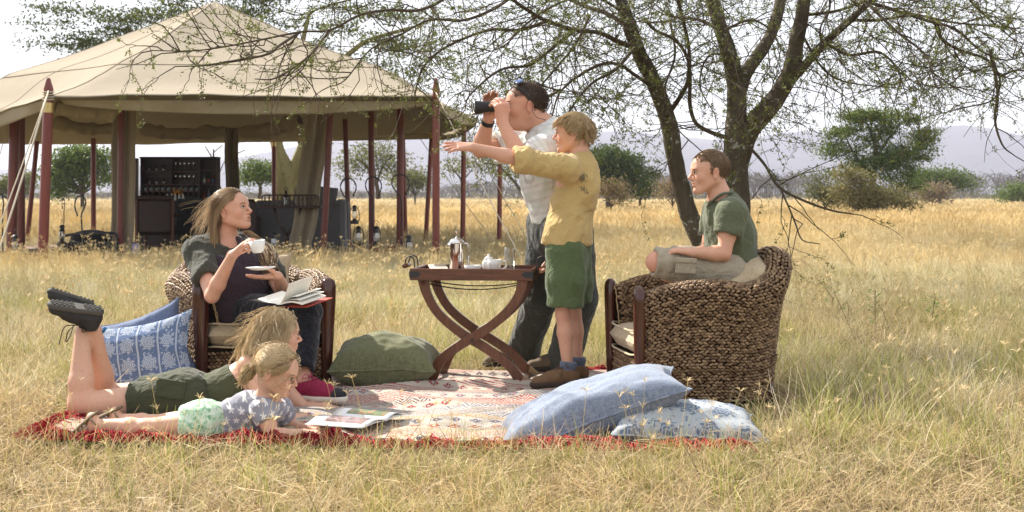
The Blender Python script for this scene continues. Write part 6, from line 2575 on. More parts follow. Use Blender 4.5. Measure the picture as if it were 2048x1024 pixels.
def make_table():
    c = G(953, 7.72)
    rz = R(-6)
    T = thing('tray_table', 'dark wooden butler tray table on crossed curved legs', 'table', c, rz)
    W, Dp, z0 = 0.655, 0.44, 0.575
    ppm = FPX / 7.5

    def leg(pts, w):
        return [((x - 948) / ppm, 0, (775 - y) / ppm) for x, y in pts]
    A = [(848, 556), (856, 590), (880, 630), (925, 668), (975, 698), (1018, 728), (1042, 758), (1050, 774)]
    B = [(1052, 556), (1044, 590), (1018, 626), (975, 662), (925, 692), (888, 720), (872, 750), (862, 774)]
    wd = [0.062, 0.050, 0.048, 0.050, 0.050, 0.050, 0.055, 0.060]
    for y0 in (-Dp / 2 + 0.03, Dp / 2 - 0.03):
        for k, (pts, dy) in enumerate(((A, 0.014), (B, -0.014))):
            m = MB()
            m.strip(leg(pts, 0), wd, 0.024, o=(0, y0 + dy, 0), smooth=6)
            lg = m.build('leg', M_TABLE2, T, bevel=0.003)
            m = MB()
            x = leg(pts, 0)[-1]
            sg = 1 if k == 0 else -1
            m.prism([(x[0] - sg * 0.01, 0.0), (x[0] + sg * 0.075, 0.0), (x[0] + sg * 0.065, 0.02), (x[0] + sg * 0.005, 0.065)], 0.05, o=(0, y0 + dy, 0))
            m.build('foot_block', wood('pale_foot', (0.22, 0.14, 0.07), (0.36, 0.24, 0.13)), lg, bevel=0.002)
        m = MB()
        p = leg([(950, 682)], 0)[0]
        m.tube([(p[0], y0 - 0.034, p[2]), (p[0], y0 + 0.034, p[2])], 0.011, 10)
        m.build('pivot', M_DARKWOOD, T, smooth=False)
    for x, z in ((-0.262, 0.545), (0.272, 0.545), (0.272, 0.02), (-0.225, 0.06)):
        m = MB()
        m.tube([(x, -Dp / 2 + 0.03, z), (x, Dp / 2 - 0.03, z)], 0.012, 8)
        m.build('stretcher', M_TABLE2, T, smooth=True)
    for y0, dz in ((-0.10, 0.03), (0.09, 0.022)):
        m = MB()
        q = np.linspace(-1, 1, 14)
        m.strip([(0.25 * a, 0, 0.545 - dz * (1 - a * a) - 0.008) for a in q], 0.004, 0.035, o=(0.005, y0, 0))
        m.build('strap', M_BLACKCLOTH, T)
    m = MB()
    m.box((0, 0, z0 + 0.020), (W - 0.02, Dp - 0.02, 0.012))
    tr = m.build('tray_board', M_TABLE, T)
    for nm, cc, ss in (('tray_side', (0, -Dp / 2, z0 + 0.018), (W, 0.016, 0.062)), ('tray_side', (0, Dp / 2, z0 + 0.018), (W, 0.016, 0.062)),
                       ('tray_end', (-W / 2 + 0.008, 0, z0 + 0.018), (0.016, Dp - 0.018, 0.060)), ('tray_end', (W / 2 - 0.008, 0, z0 + 0.018), (0.016, Dp - 0.018, 0.060))):
        m = MB()
        m.box(cc, ss, ch=0.003)
        m.build(nm, M_TABLE, T)
    for sx in (-1, 1):
        m = MB()
        m.prism([(0, -0.030), (0, 0.004), (0.045, 0.004), (0.062, -0.010), (0.045, -0.026)], 0.003, o=(0, 0, 0)) if sx < 0 else m.prism([(0, -0.030), (0, 0.004), (-0.045, 0.004), (-0.062, -0.010), (-0.045, -0.026)][::-1], 0.003)
        m.V = [v + np.array([sx * (W / 2 + 0.001) , -Dp / 2 - 0.0095, z0 + 0.030]) for v in m.V]
        m.box((sx * (W / 2 + 0.0015), -Dp / 2 + 0.02, z0 + 0.017), (0.003, 0.05, 0.034))
        m.build('corner_bracket', M_IRON, T)
        for y0 in (-0.055, 0.055):
            m = MB()
            m.tube([(sx * (W / 2 + 0.004), y0, z0 + 0.01), (sx * (W / 2 + 0.004), y0, z0 + 0.06), (sx * (W / 2 + 0.012), y0, z0 + 0.098), (sx * (W / 2 + 0.036), y0, z0 + 0.105), (sx * (W / 2 + 0.052), y0, z0 + 0.085), (sx * (W / 2 + 0.056), y0, z0 + 0.055)], 0.0038, 6, smooth=5)
            m.build('handle_bracket', M_IRON, T, smooth=True)
        m = MB()
        m.tube([(sx * (W / 2 + 0.056), -0.075, z0 + 0.055), (sx * (W / 2 + 0.056), 0.075, z0 + 0.055)], 0.0125, 10)
        m.build('grip', M_TABLE2, T, smooth=True)
    Rz = rotz(rz)
    top = z0 + 0.0265

    def on(x, y):
        return c + Rz @ np.array([x, y, top])
    p = on(-0.105, -0.03)
    F_ = thing('french_press', 'polished steel coffee press standing on the tray', 'coffee press', p)
    m = MB()
    m.lathe([(0.036, 0), (0.039, 0.006), (0.039, 0.145), (0.041, 0.150), (0.038, 0.154)], 24)
    m.build('body', plain('polished_steel', (0.75, 0.73, 0.70), 0.12, 0.5, 0.04, 20, 1.0), F_, auto=40)
    m = MB()
    m.lathe([(0.041, 0.154), (0.041, 0.160), (0.030, 0.172), (0.008, 0.180), (0.004, 0.184), (0.004, 0.196), (0.010, 0.202), (0.010, 0.212), (0.003, 0.217)], 20)
    m.build('lid', plain('polished_steel_lid', (0.78, 0.76, 0.73), 0.10, 0.5, 0.04, 20, 1.0), F_, auto=50)
    m = MB()
    m.tube([(0.040, -0.01, 0.148), (0.062, -0.014, 0.145), (0.064, -0.014, 0.10), (0.062, -0.014, 0.02), (0.040, -0.01, 0.012)], 0.0065, 8, smooth=4)
    m.build('handle', plain('dull_steel', (0.6, 0.58, 0.55), 0.3, 0.5, 0.04, 20, 1.0), F_, smooth=True)
    m = MB()
    m.ell((-0.036, -0.006, 0.140), (0.014, 0.016, 0.014), 10, 6)
    m.build('spout', plain('steel_spout', (0.7, 0.7, 0.68), 0.2, 0.5, 0.04, 20, 1.0), F_, smooth=True)
    def vessel(nm, lab, cat, p, prof, hnd=None, mat=M_CERAM):
        o = thing(nm, lab, cat, p)
        m = MB()
        m.lathe(prof, 24, cap=False)
        r0 = prof[0][0]
        m.lathe([(r0, 0.0), (0.001, 0.001)], 24, cap=False)
        m.build('body', mat, o, smooth=True)
        if hnd:
            m = MB()
            m.tube(hnd, 0.0042, 8, smooth=5)
            m.build('handle', mat, o, smooth=True)
        return o
    vessel('bowl', 'small white bowl on the tray beside the coffee press', 'bowl', on(-0.008, -0.10), [(0.022, 0), (0.040, 0.012), (0.050, 0.036), (0.047, 0.036), (0.036, 0.013), (0.001, 0.008)])
    pt = vessel('sugar_pot', 'white lidded sugar pot behind the cup on the tray', 'pot', on(0.065, 0.015), [(0.022, 0), (0.036, 0.02), (0.034, 0.05), (0.024, 0.066), (0.022, 0.063)])
    m = MB()
    m.lathe([(0.027, 0.064), (0.020, 0.074), (0.006, 0.078), (0.008, 0.088), (0.002, 0.092)], 16)
    m.build('lid', M_CERAM, pt, smooth=True)
    vessel('tea_cup', 'white cup with its handle to the right, on the tray', 'cup', on(0.110, -0.09), [(0.022, 0), (0.028, 0.006), (0.037, 0.04), (0.040, 0.066), (0.037, 0.066), (0.034, 0.04), (0.022, 0.01), (0.001, 0.008)],
           [(0.037, 0.0, 0.055), (0.058, -0.002, 0.056), (0.060, -0.002, 0.034), (0.046, 0, 0.018), (0.032, 0, 0.016)])
    m = MB()
    q = on(0.02, -0.10)
    m.tube([q + [0.0, 0, 0.028], q + [0.03, 0.01, 0.044], q + [0.075, 0.02, 0.060]], [0.006, 0.002, 0.003], 6, smooth=4, flat=0.5)
    tag(m.build('spoon', M_CHROME, None, smooth=True), 'steel spoon leaning out of the white bowl', 'spoon')
    vessel('tumbler', 'tall clear glass tumbler at the back right of the tray', 'glass', on(0.175, 0.07), [(0.026, 0), (0.028, 0.003), (0.031, 0.125), (0.029, 0.125), (0.026, 0.008), (0.001, 0.006)], None, M_TUMBLER)
    nap = plain('cream_paper', (0.74, 0.66, 0.52), 0.8)
    for i, (x, y, rr, lab, cat) in enumerate(((-0.20, -0.05, 0.3, 'cream folded paper leaning at the left end of the tray', 'paper'), (0.22, -0.08, -0.2, 'flat cream napkin at the right end of the tray', 'napkin'))):
        m = MB()
        q = on(x, y) + np.array([0, 0, 0.018 if i == 0 else 0.006])
        m.box(q, (0.10, 0.085, 0.003), rotz(rr) @ (roty(0.0) @ rotx(0.38 if i == 0 else 0.05)), ch=0.001)
        if i == 0:
            m.box(q + [0.01, 0.05, 0.006], (0.09, 0.05, 0.003), rotz(rr) @ rotx(-0.5))
        tag(m.build('folded_paper' if i == 0 else 'napkin', nap, None), lab, cat)


make_table()
def skinmat(name, tone=(1, 1, 1)):
    t = NT(name, 0.48, 0.35)
    c = t.attr('Col', 'Color')
    v = t.coord()
    n1 = t.noise(v, 28, 4, 0.6)
    n2 = t.noise(v, 260, 2)
    n3 = t.noise(v, 90, 3, 0.7)
    c = t.mix(t.math('MULTIPLY', n1, 0.34), c, (0.52, 0.23, 0.135))
    c = t.mix(t.math('MULTIPLY', t.math('GREATER_THAN', n3, 0.62), 0.22), c, (0.30, 0.11, 0.06))
    t.col(c)
    t.b.inputs['Subsurface Weight'].default_value = 0.12
    t.b.inputs['Subsurface Radius'].default_value = (1.0, 0.35, 0.2)
    t.b.inputs['Subsurface Scale'].default_value = 0.012
    t.bump(t.math('ADD', n2, n1), 0.12, 0.002)
    return t.m


M_SKIN = skinmat('skin')
M_EYEW = plain('eye_white', (0.62, 0.58, 0.55), 0.2, 0.6, 0.02)
M_IRIS = plain('dark_iris', (0.03, 0.022, 0.018), 0.1, 0.7, 0.02)
M_BROW = plain('brow_hair', (0.10, 0.06, 0.035), 0.7, 0.2)
HAIRMAT = hairmat('hair_strands')


def head(s, c, T, hs, jaw=1.0, ears=True, k=0.014, cheek=1.0, age=1.0):
    """adds a head to the field: c centre (chin to crown), T columns forward, left, up"""
    c = np.asarray(c, float)

    def q(x, y, z):
        return c + T @ (np.array([x, y, z]) * hs)

    def el(p, r, k_=0.012, op='add', Tr=None):
        s.ell(q(*p), np.array(r) * hs, T if Tr is None else T @ Tr, k_ * hs, op)
    el((-0.010, 0, 0.030), (0.096, 0.075, 0.084))
    el((0.028, 0, -0.022), (0.058, 0.054, 0.073), 0.03)
    el((0.060, 0, 0.030), (0.026, 0.052, 0.034), 0.03)
    for y in (-1, 1):
        s.cone(q(-0.012, y * 0.050, -0.046), q(0.060, y * 0.014, -0.088 * jaw), 0.019 * hs, 0.019 * hs, 0.03 * hs)
        el((0.055, y * 0.036, -0.026), (0.024 * cheek, 0.022, 0.026), 0.022)
        el((0.0835, y * 0.032, 0.002), (0.013, 0.019, 0.010), 0.010, 'sub')
        el((0.0745, y * 0.0315, 0.001), (0.0125, 0.0145, 0.0125), 0.004)
    el((0.080, 0, 0.021), (0.012, 0.042, 0.0085), 0.014)
    el((0.076, 0, -0.093 * jaw), (0.015, 0.019, 0.014), 0.018)
    s.cone(q(0.085, 0, 0.012), q(0.1095, 0, -0.024), 0.0068 * hs, 0.0080 * hs, 0.009 * hs)
    s.cone(q(0.1095, 0, -0.026), q(0.088, 0, -0.034), 0.0078 * hs, 0.007 * hs, 0.005 * hs)
    for y in (-1, 1):
        el((0.093, y * 0.0115, -0.031), (0.011, 0.0075, 0.0075), 0.006)
        el((0.094, y * 0.007, -0.041), (0.006, 0.004, 0.004), 0.003, 'sub')
    el((0.0755, 0, -0.056), (0.0165, 0.026, 0.022), 0.018)
    el((0.0895, 0, -0.0520), (0.0085, 0.021, 0.0055), 0.006)
    el((0.0875, 0, -0.0650), (0.0085, 0.018, 0.0060), 0.006)
    el((0.096, 0, -0.0586), (0.011, 0.024, 0.0016), 0.002, 'sub')
    el((0.093, 0, -0.0765), (0.008, 0.018, 0.0055), 0.008, 'sub')
    if ears:
        E = rotz(0.0)
        for y in (-1, 1):
            Tr = roty(-0.22) @ rotz(y * 0.35)
            el((-0.012, y * 0.077, -0.008), (0.019, 0.0065, 0.031), 0.006, 'add', Tr)
            el((-0.009, y * 0.084, -0.006), (0.010, 0.0055, 0.019), 0.005, 'sub', Tr)
            el((-0.008, y * 0.075, -0.033), (0.009, 0.006, 0.010), 0.006, 'add', Tr)
    return q


def facecols(q, T, hs, lip=(0.42, 0.13, 0.11), lipS=0.75, flush=0.35):
    sp = [(q(0.094, 0, -0.0525), 0.011 * hs, lip, lipS), (q(0.092, 0, -0.0655), 0.010 * hs, lip, lipS), (q(0.099, 0, -0.0590), 0.006 * hs, (0.12, 0.04, 0.03), 0.7)]
    for y in (-1, 1):
        sp.append((q(0.062, y * 0.043, -0.030), 0.020 * hs, (0.55, 0.18, 0.13), flush))
        sp.append((q(-0.012, y * 0.080, -0.008), 0.024 * hs, (0.55, 0.17, 0.12), flush * 1.2))
        sp.append((q(0.082, y * 0.032, 0.012), 0.010 * hs, (0.30, 0.14, 0.09), 0.35))
    sp.append((q(0.108, 0, -0.028), 0.013 * hs, (0.55, 0.19, 0.14), flush))
    return sp


def skincols(base, spots):
    base = np.asarray(base)

    def fn(V):
        c = np.repeat(base[None], len(V), 0)
        c = c * (1 + 0.05 * vnoise(V * 9)[:, None])
        for p, r, col, st in spots:
            w = np.exp(-((V - p) ** 2).sum(1) / (r * r)) * st
            c = c * (1 - w[:, None]) + np.asarray(col) * w[:, None]
        return c
    return fn


def face_parts(P_, q, T, hs, look=(1, 0, 0), brow=None, browz=0.0, one=None, lash=True):
    """eyes, lashes and brows as parts of the person"""
    for y in (1, -1):
        m = MB()
        c = q(0.0850, y * 0.0315, 0.0005)
        m.ell(c, np.array([0.0050, 0.0125, 0.0058]) * hs, 12, 8, T @ rotz(y * 0.35))
        o = m.build('eye', M_EYEW, P_, smooth=True, world=True)
        m = MB()
        m.ell(q(0.0872 + look[0] * 0.001, y * 0.0315 + look[1] * 0.004, 0.0008 + look[2] * 0.003), np.array([0.0042, 0.0060, 0.0060]) * hs, 10, 8, T)
        m.build('iris', M_IRIS, o, smooth=True, world=True)
        m = MB()
        m.tube([q(0.080, y * 0.0455, 0.0020), q(0.0895, y * 0.038, 0.0062), q(0.0915, y * 0.029, 0.0066), q(0.0885, y * 0.0185, 0.0025)], 0.0013 * hs, 5, smooth=4)
        m.build('eyelash', M_IRIS, o, smooth=True, world=True)
        m = MB()
        m.tube([q(0.0930, y * 0.016, 0.0185 + browz), q(0.0940, y * 0.028, 0.0215 + browz), q(0.0865, y * 0.042, 0.0215 + browz), q(0.0770, y * 0.050, 0.0165 + browz)], np.array([0.0026, 0.0030, 0.0024, 0.001]) * hs, 6, smooth=4, flat=0.7)
        m.build('eyebrow', brow or M_BROW, P_, smooth=True, world=True)


def hand(s, w, d, n, th, sz=1.0, curl=(0.35, 0.45, 0.3), spread=0.0, thumb=(0.55, 0.75, 0.25), curls=None, k=0.006):
    """w wrist, d along the palm, n out of the palm, th towards the thumb"""
    d, n = unit(d), unit(n)
    th = unit(np.asarray(th) - d * (np.asarray(th) @ d))
    n = unit(n - d * (n @ d) - th * (n @ th))
    w = np.asarray(w, float)
    off = [0.029, 0.0100, -0.0100, -0.028]
    fl = [0.92, 1.0, 0.94, 0.74]
    seg = [0.042, 0.026, 0.021]
    for i in range(4):
        kn = w + d * (0.088 - 0.004 * abs(i - 1)) * sz + th * off[i] * sz - n * 0.002
        s.cone(w + d * 0.012 * sz + th * off[i] * 0.45 * sz, kn, 0.0155 * sz, 0.0118 * sz, 0.016 * sz)
        dd = unit(d + th * off[i] * spread * 12)
        p = kn
        a = 0.0
        cu = curls[i] if curls else curl
        rr = [0.0102, 0.0092, 0.0084, 0.0070]
        for j in range(3):
            a += cu[j]
            e = dd * math.cos(a) + n * math.sin(a)
            p2 = p + e * seg[j] * fl[i] * sz
            s.cone(p, p2, rr[j] * sz, rr[j + 1] * sz, 0.002)
            p = p2
    b = w + d * 0.022 * sz + th * 0.022 * sz + n * 0.006 * sz
    t = unit(d * thumb[0] + th * thumb[1] + n * thumb[2])
    p1 = b + t * 0.042 * sz
    t2 = unit(t + d * 0.45)
    p2 = p1 + t2 * 0.032 * sz
    p3 = p2 + unit(t2 + d * 0.25 + n * 0.15) * 0.024 * sz
    s.cone(w + d * 0.01 * sz, b, 0.016 * sz, 0.016 * sz, 0.016 * sz)
    s.cone(b, p1, 0.0165 * sz, 0.0125 * sz, 0.010 * sz)
    s.cone(p1, p2, 0.0118 * sz, 0.0105 * sz, 0.003)
    s.cone(p2, p3, 0.0105 * sz, 0.0085 * sz, 0.002)


def arm(s, sh, el, wr, sc, k=0.02, fat=1.0):
    sh, el, wr = map(np.asarray, (sh, el, wr))
    f = sc * fat
    s.cone(sh, sh + (el - sh) * 0.5, 0.052 * f, 0.046 * f, k)
    s.cone(sh + (el - sh) * 0.5, el, 0.046 * f, 0.037 * f, k)
    s.cone(el, el + (wr - el) * 0.3, 0.037 * f, 0.041 * f, k * 0.7)
    s.cone(el + (wr - el) * 0.3, wr, 0.041 * f, 0.0255 * f, k * 0.7)


def leg(s, hip, kn, an, sc, k=0.03, calf=None):
    hip, kn, an = map(np.asarray, (hip, kn, an))
    s.cone(hip, kn, 0.082 * sc, 0.054 * sc, k)
    s.cone(kn, kn + (an - kn) * 0.3, 0.052 * sc, 0.054 * sc, k * 0.6)
    s.cone(kn + (an - kn) * 0.3, an, 0.054 * sc, 0.034 * sc, k * 0.6)
    if calf is not None:
        s.ell(kn + (an - kn) * 0.30 + unit(calf) * 0.018 * sc, np.array([0.04, 0.04, 0.10]) * sc, basis(calf, an - kn), 0.02)


def sub(g):
    t = SDF.__new__(SDF)
    t.lo, t.h, t.n = g.lo, g.h, g.n
    t.g = np.full(g.n, 1.0, np.float32)
    return t


def merge(g, t, k=0.0):
    g.comb((slice(None),) * 3, t.g, k, 'add')


def tubepiece(g, pts, rs, k=0.02, hollow=0.006, mk=0.015, depth=0.35, cutn=None, flat=None, fs=1.0):
    """sleeve or trouser leg: open at its last point"""
    t = sub(g)
    pts = [np.asarray(p, float) for p in pts]
    d = unit(pts[-1] - pts[-2])
    t.chain(pts, rs, k, flat=flat, fs=fs)
    t.cut(pts[-1], d if cutn is None else cutn, 0.003)
    a = pts[-1] - d * depth * np.linalg.norm(pts[-1] - pts[-2])
    t.cone(a, pts[-1] + d * 0.06, max(rs[-1] * 0.6, rs[-1] - 0.02), rs[-1] - hollow, 0.004, 'sub', flat=flat, fs=fs)
    merge(g, t, mk)


def strands(name, parent, c, T, hs, n, region, K, length, flow, seed, cols, r=0.0012, grav=0.25, stiff=0.7, lift=0.004, wig=0.15, extra=None, clumps=60, cw=0.5, world=True, wave=0.0):
    """hair that slides over the skull; region(p) keeps roots, flow(p) gives their direction (head frame)"""
    rng = np.random.RandomState(seed)
    C0, R0 = np.array([-0.010, 0, 0.030]), np.array([0.096, 0.075, 0.084]) + 0.001
    u = rng.normal(0, 1, (n * 4, 3))
    u /= np.linalg.norm(u, axis=1, keepdims=True)
    p = C0 + u * R0
    ok = region(p, u)
    p, u = p[ok][:n], u[ok][:n]
    n = len(p)
    cen = p[rng.randint(0, n, clumps)]
    ci = np.argmin(((p[:, None] - cen[None]) ** 2).sum(2), 1)
    cj = rng.normal(0, 1, (clumps, 3)) * wig
    L = length * (0.75 + 0.45 * rng.rand(n))
    d = flow(p) + u * 0.15
    d /= np.linalg.norm(d, axis=1, keepdims=True)
    pts = [p.copy()]
    g = T.T @ np.array([0, 0, -1.0])
    ph = rng.rand(clumps)[ci] * 6.28
    for i in range(K - 1):
        t = i / (K - 1)
        f = flow(p)
        d = d * stiff + f * (1 - stiff) + g * grav * t + cj[ci] * 0.35 + rng.normal(0, wig * 0.25, (n, 3))
        if wave:
            sd = np.cross(d, np.array([0, 1.0, 0.3]))
            d = d + sd * (wave * np.sin(ph + i * 1.35))[:, None]
        d /= np.linalg.norm(d, axis=1, keepdims=True) + 1e-9
        p = p + d * (L / (K - 1))[:, None]
        mean = np.stack([np.bincount(ci, p[:, j], clumps) / np.maximum(np.bincount(ci, minlength=clumps), 1) for j in range(3)], 1)
        p = p + (mean[ci] - p) * cw * 0.25 * t
        e = np.linalg.norm((p - C0) / (R0 + lift), axis=1)
        ins = e < 1
        p[ins] = C0 + (p[ins] - C0) / e[ins][:, None]
        if extra is not None:
            p = extra(p)
        pts.append(p.copy())
    W = np.stack(pts, 1) * hs
    W = W @ T.T + np.asarray(c)
    c0, c1 = np.asarray(cols[0]), np.asarray(cols[1])
    mixv = (rng.rand(clumps)[ci] * 0.6 + rng.rand(n) * 0.4)[:, None]
    base = c0 * (1 - mixv) + c1 * mixv
    if len(cols) > 2:
        tt = np.linspace(0, 1, K)[None, :, None] ** 1.2
        colr = base[:, None] * (1 - tt) + (base[:, None] * 0.3 + np.asarray(cols[2]) * 0.7) * tt
    else:
        colr = base
    rad = np.linspace(1, 0.45, K)[None] * r * (0.7 + 0.6 * rng.rand(n))[:, None]
    V, F, cc = batch_tubes(W, rad, 3, colr)
    if parent is not None:
        V = V - np.array(root_loc(parent))
    me = mesh_np(name, V, F, HAIRMAT, True, None, cc)
    return link(name, me, parent)


def scalp(parent, c, T, hs, col, cuts, infl=0.004, name='scalp_hair', h=0.004):
    """solid layer of hair under the strands; cuts: list of (point, normal) in the head frame, material beyond is removed"""
    c = np.asarray(c)
    s = SDF(c - 0.15 * hs, c + 0.15 * hs, h)
    s.ell(c + T @ (np.array([-0.010, 0, 0.030]) * hs), (np.array([0.096, 0.075, 0.084]) + infl) * hs, T, 0)
    for p, n in cuts:
        s.cut(c + T @ (np.array(p) * hs), T @ unit(n), 0.006)
    col = np.array(col)
    return sdf_obj(name, s, HAIRMAT, parent, folds(0.0025, (60, 60, 60)), lambda V: np.repeat(col[None], len(V), 0) * (1 + 0.3 * vnoise(V * 90)[:, None]))


def shoe(parent, heel, toe, up, sc, mu, ms, name='shoe', ankle=0.07, tread=False, lace=None, high=0.0, w=1.0, cap=None):
    """one shoe: heel and toe are on the sole line, up points from sole to ankle"""
    heel, toe, up = map(lambda v: np.asarray(v, float), (heel, toe, up))
    L = np.linalg.norm(toe - heel)
    f = (toe - heel) / L
    u = unit(up - f * (up @ f))
    sd = np.cross(u, f)
    k = L / 0.27

    def q(x, y, z):
        return heel + f * x * k + sd * y * k + u * z * k
    h = 0.004
    lo = np.min([heel, toe, q(0, 0, 0.16), q(0.27, 0, 0.1)], 0) - 0.08
    hi = np.max([heel, toe, q(0, 0, 0.16), q(0.27, 0, 0.1)], 0) + 0.08
    s = SDF(lo, hi, h)
    s.cone(q(0.035, 0, 0.045), q(0.13, 0, 0.045), 0.034 * k * w, 0.037 * k * w, 0.02)
    s.cone(q(0.13, 0, 0.042), q(0.225, 0.003, 0.030), 0.037 * k * w, 0.036 * k * w, 0.02, flat=u, fs=0.8)
    s.cone(q(0.035, 0, 0.05), q(0.04, 0, ankle + high), 0.034 * k * w, 0.033 * k * w, 0.02)
    s.cone(q(0.05, 0, 0.075), q(0.17, 0, 0.055), 0.030 * k * w, 0.026 * k * w, 0.02)
    s.cut(q(0, 0, 0.018), -u, 0.003)
    s.cut(q(0.04, 0, ankle + high), unit(u - f * 0.25), 0.006)
    s.ell(q(0.042, 0, ankle + high + 0.004), np.array([0.034, 0.027, 0.03]) * k, np.stack([f, sd, u], 1), 0.004, 'sub')
    o = sdf_obj(name, s, mu, parent, folds(0.0014, (30, 30, 30)))
    s = SDF(lo, hi, h)
    s.cone(q(0.036, 0, 0.014), q(0.13, 0, 0.014), 0.040 * k * w, 0.038 * k * w, 0.02, flat=u, fs=0.8)
    s.cone(q(0.13, 0, 0.014), q(0.23, 0.003, 0.016), 0.038 * k * w, 0.041 * k * w, 0.02, flat=u, fs=0.8)
    s.cut(q(0, 0, 0.0), -u, 0.002)
    s.cut(q(0, 0, 0.026), u, 0.002)
    sdf_obj('sole', s, ms, o)
    if tread:
        m = MB()
        Tm = np.stack([f, sd, u], 1)
        for i in range(11):
            x = 0.012 + i * 0.0235
            if 0.105 < x < 0.135:
                continue
            for y in (-0.024, -0.008, 0.008, 0.024):
                m.box(q(x + (0.006 if abs(y) < 0.01 else 0), y * w, -0.003), (0.015 * k, 0.011 * k, 0.009 * k), Tm @ rotz(0.5 if y > 0 else -0.5), ch=0.002)
        tag(m.build('tread', ms, o, world=True), kind='stuff')
    if cap is not None:
        s = SDF(lo, hi, h)
        s.cone(q(0.13, 0, 0.042), q(0.225, 0.003, 0.030), 0.0385 * k * w, 0.0378 * k * w, 0.02, flat=u, fs=0.8)
        s.cut(q(0.195, 0, 0), -unit(f - u * 0.3), 0.002)
        s.cut(q(0, 0, 0.024), -u, 0.002)
        sdf_obj('toe_cap', s, cap, o)
    if lace is not None:
        m = MB()
        for i in range(5):
            x = 0.085 + i * 0.019
            z = 0.108 - i * 0.0085 + 0.004
            m.tube([q(x, -0.017, z - 0.008), q(x + 0.006, 0, z + 0.001), q(x + 0.010, 0.017, z - 0.008)], 0.0026, 5, smooth=3)
            m.tube([q(x, 0.017, z - 0.008), q(x + 0.006, 0, z + 0.002), q(x + 0.010, -0.017, z - 0.008)], 0.0026, 5, smooth=3)
        for y in (-1, 1):
            m.tube([q(0.082, 0, 0.108), q(0.080, y * 0.03, 0.125), q(0.07, y * 0.05, 0.105), q(0.082, y * 0.02, 0.106)], 0.0022, 5, smooth=4)
            m.tube([q(0.082, 0, 0.108), q(0.10, y * 0.035, 0.10), q(0.11, y * 0.05, 0.06)], 0.0022, 5, smooth=4)
        m.build('lace', lace, o, smooth=True, world=True)
    return o


def sock(parent, a, b, ra, rb, mat):
    a, b = np.asarray(a), np.asarray(b)
    s = SDF(np.minimum(a, b) - 0.08, np.maximum(a, b) + 0.08, 0.004)
    d = unit(b - a)
    s.cone(a, b, ra, rb, 0.01)
    for i in range(3):
        s.cone(a + d * 0.012 * i, a + d * (0.012 * i + 0.001), ra + 0.0035, ra + 0.0035, 0.006)
    s.cut(a, -d, 0.003)
    return sdf_obj('sock', s, mat, parent, folds(0.0015, (25, 25, 90)))


def grid_for(pts, pad=0.16, h=0.0045):
    pts = np.array([np.asarray(p) for p in pts])
    return SDF(pts.min(0) - pad, pts.max(0) + pad, h)
A_ = lambda *v: np.array(v, float)


def add_person(name, label, base):
    return thing('person', label, 'person', base)


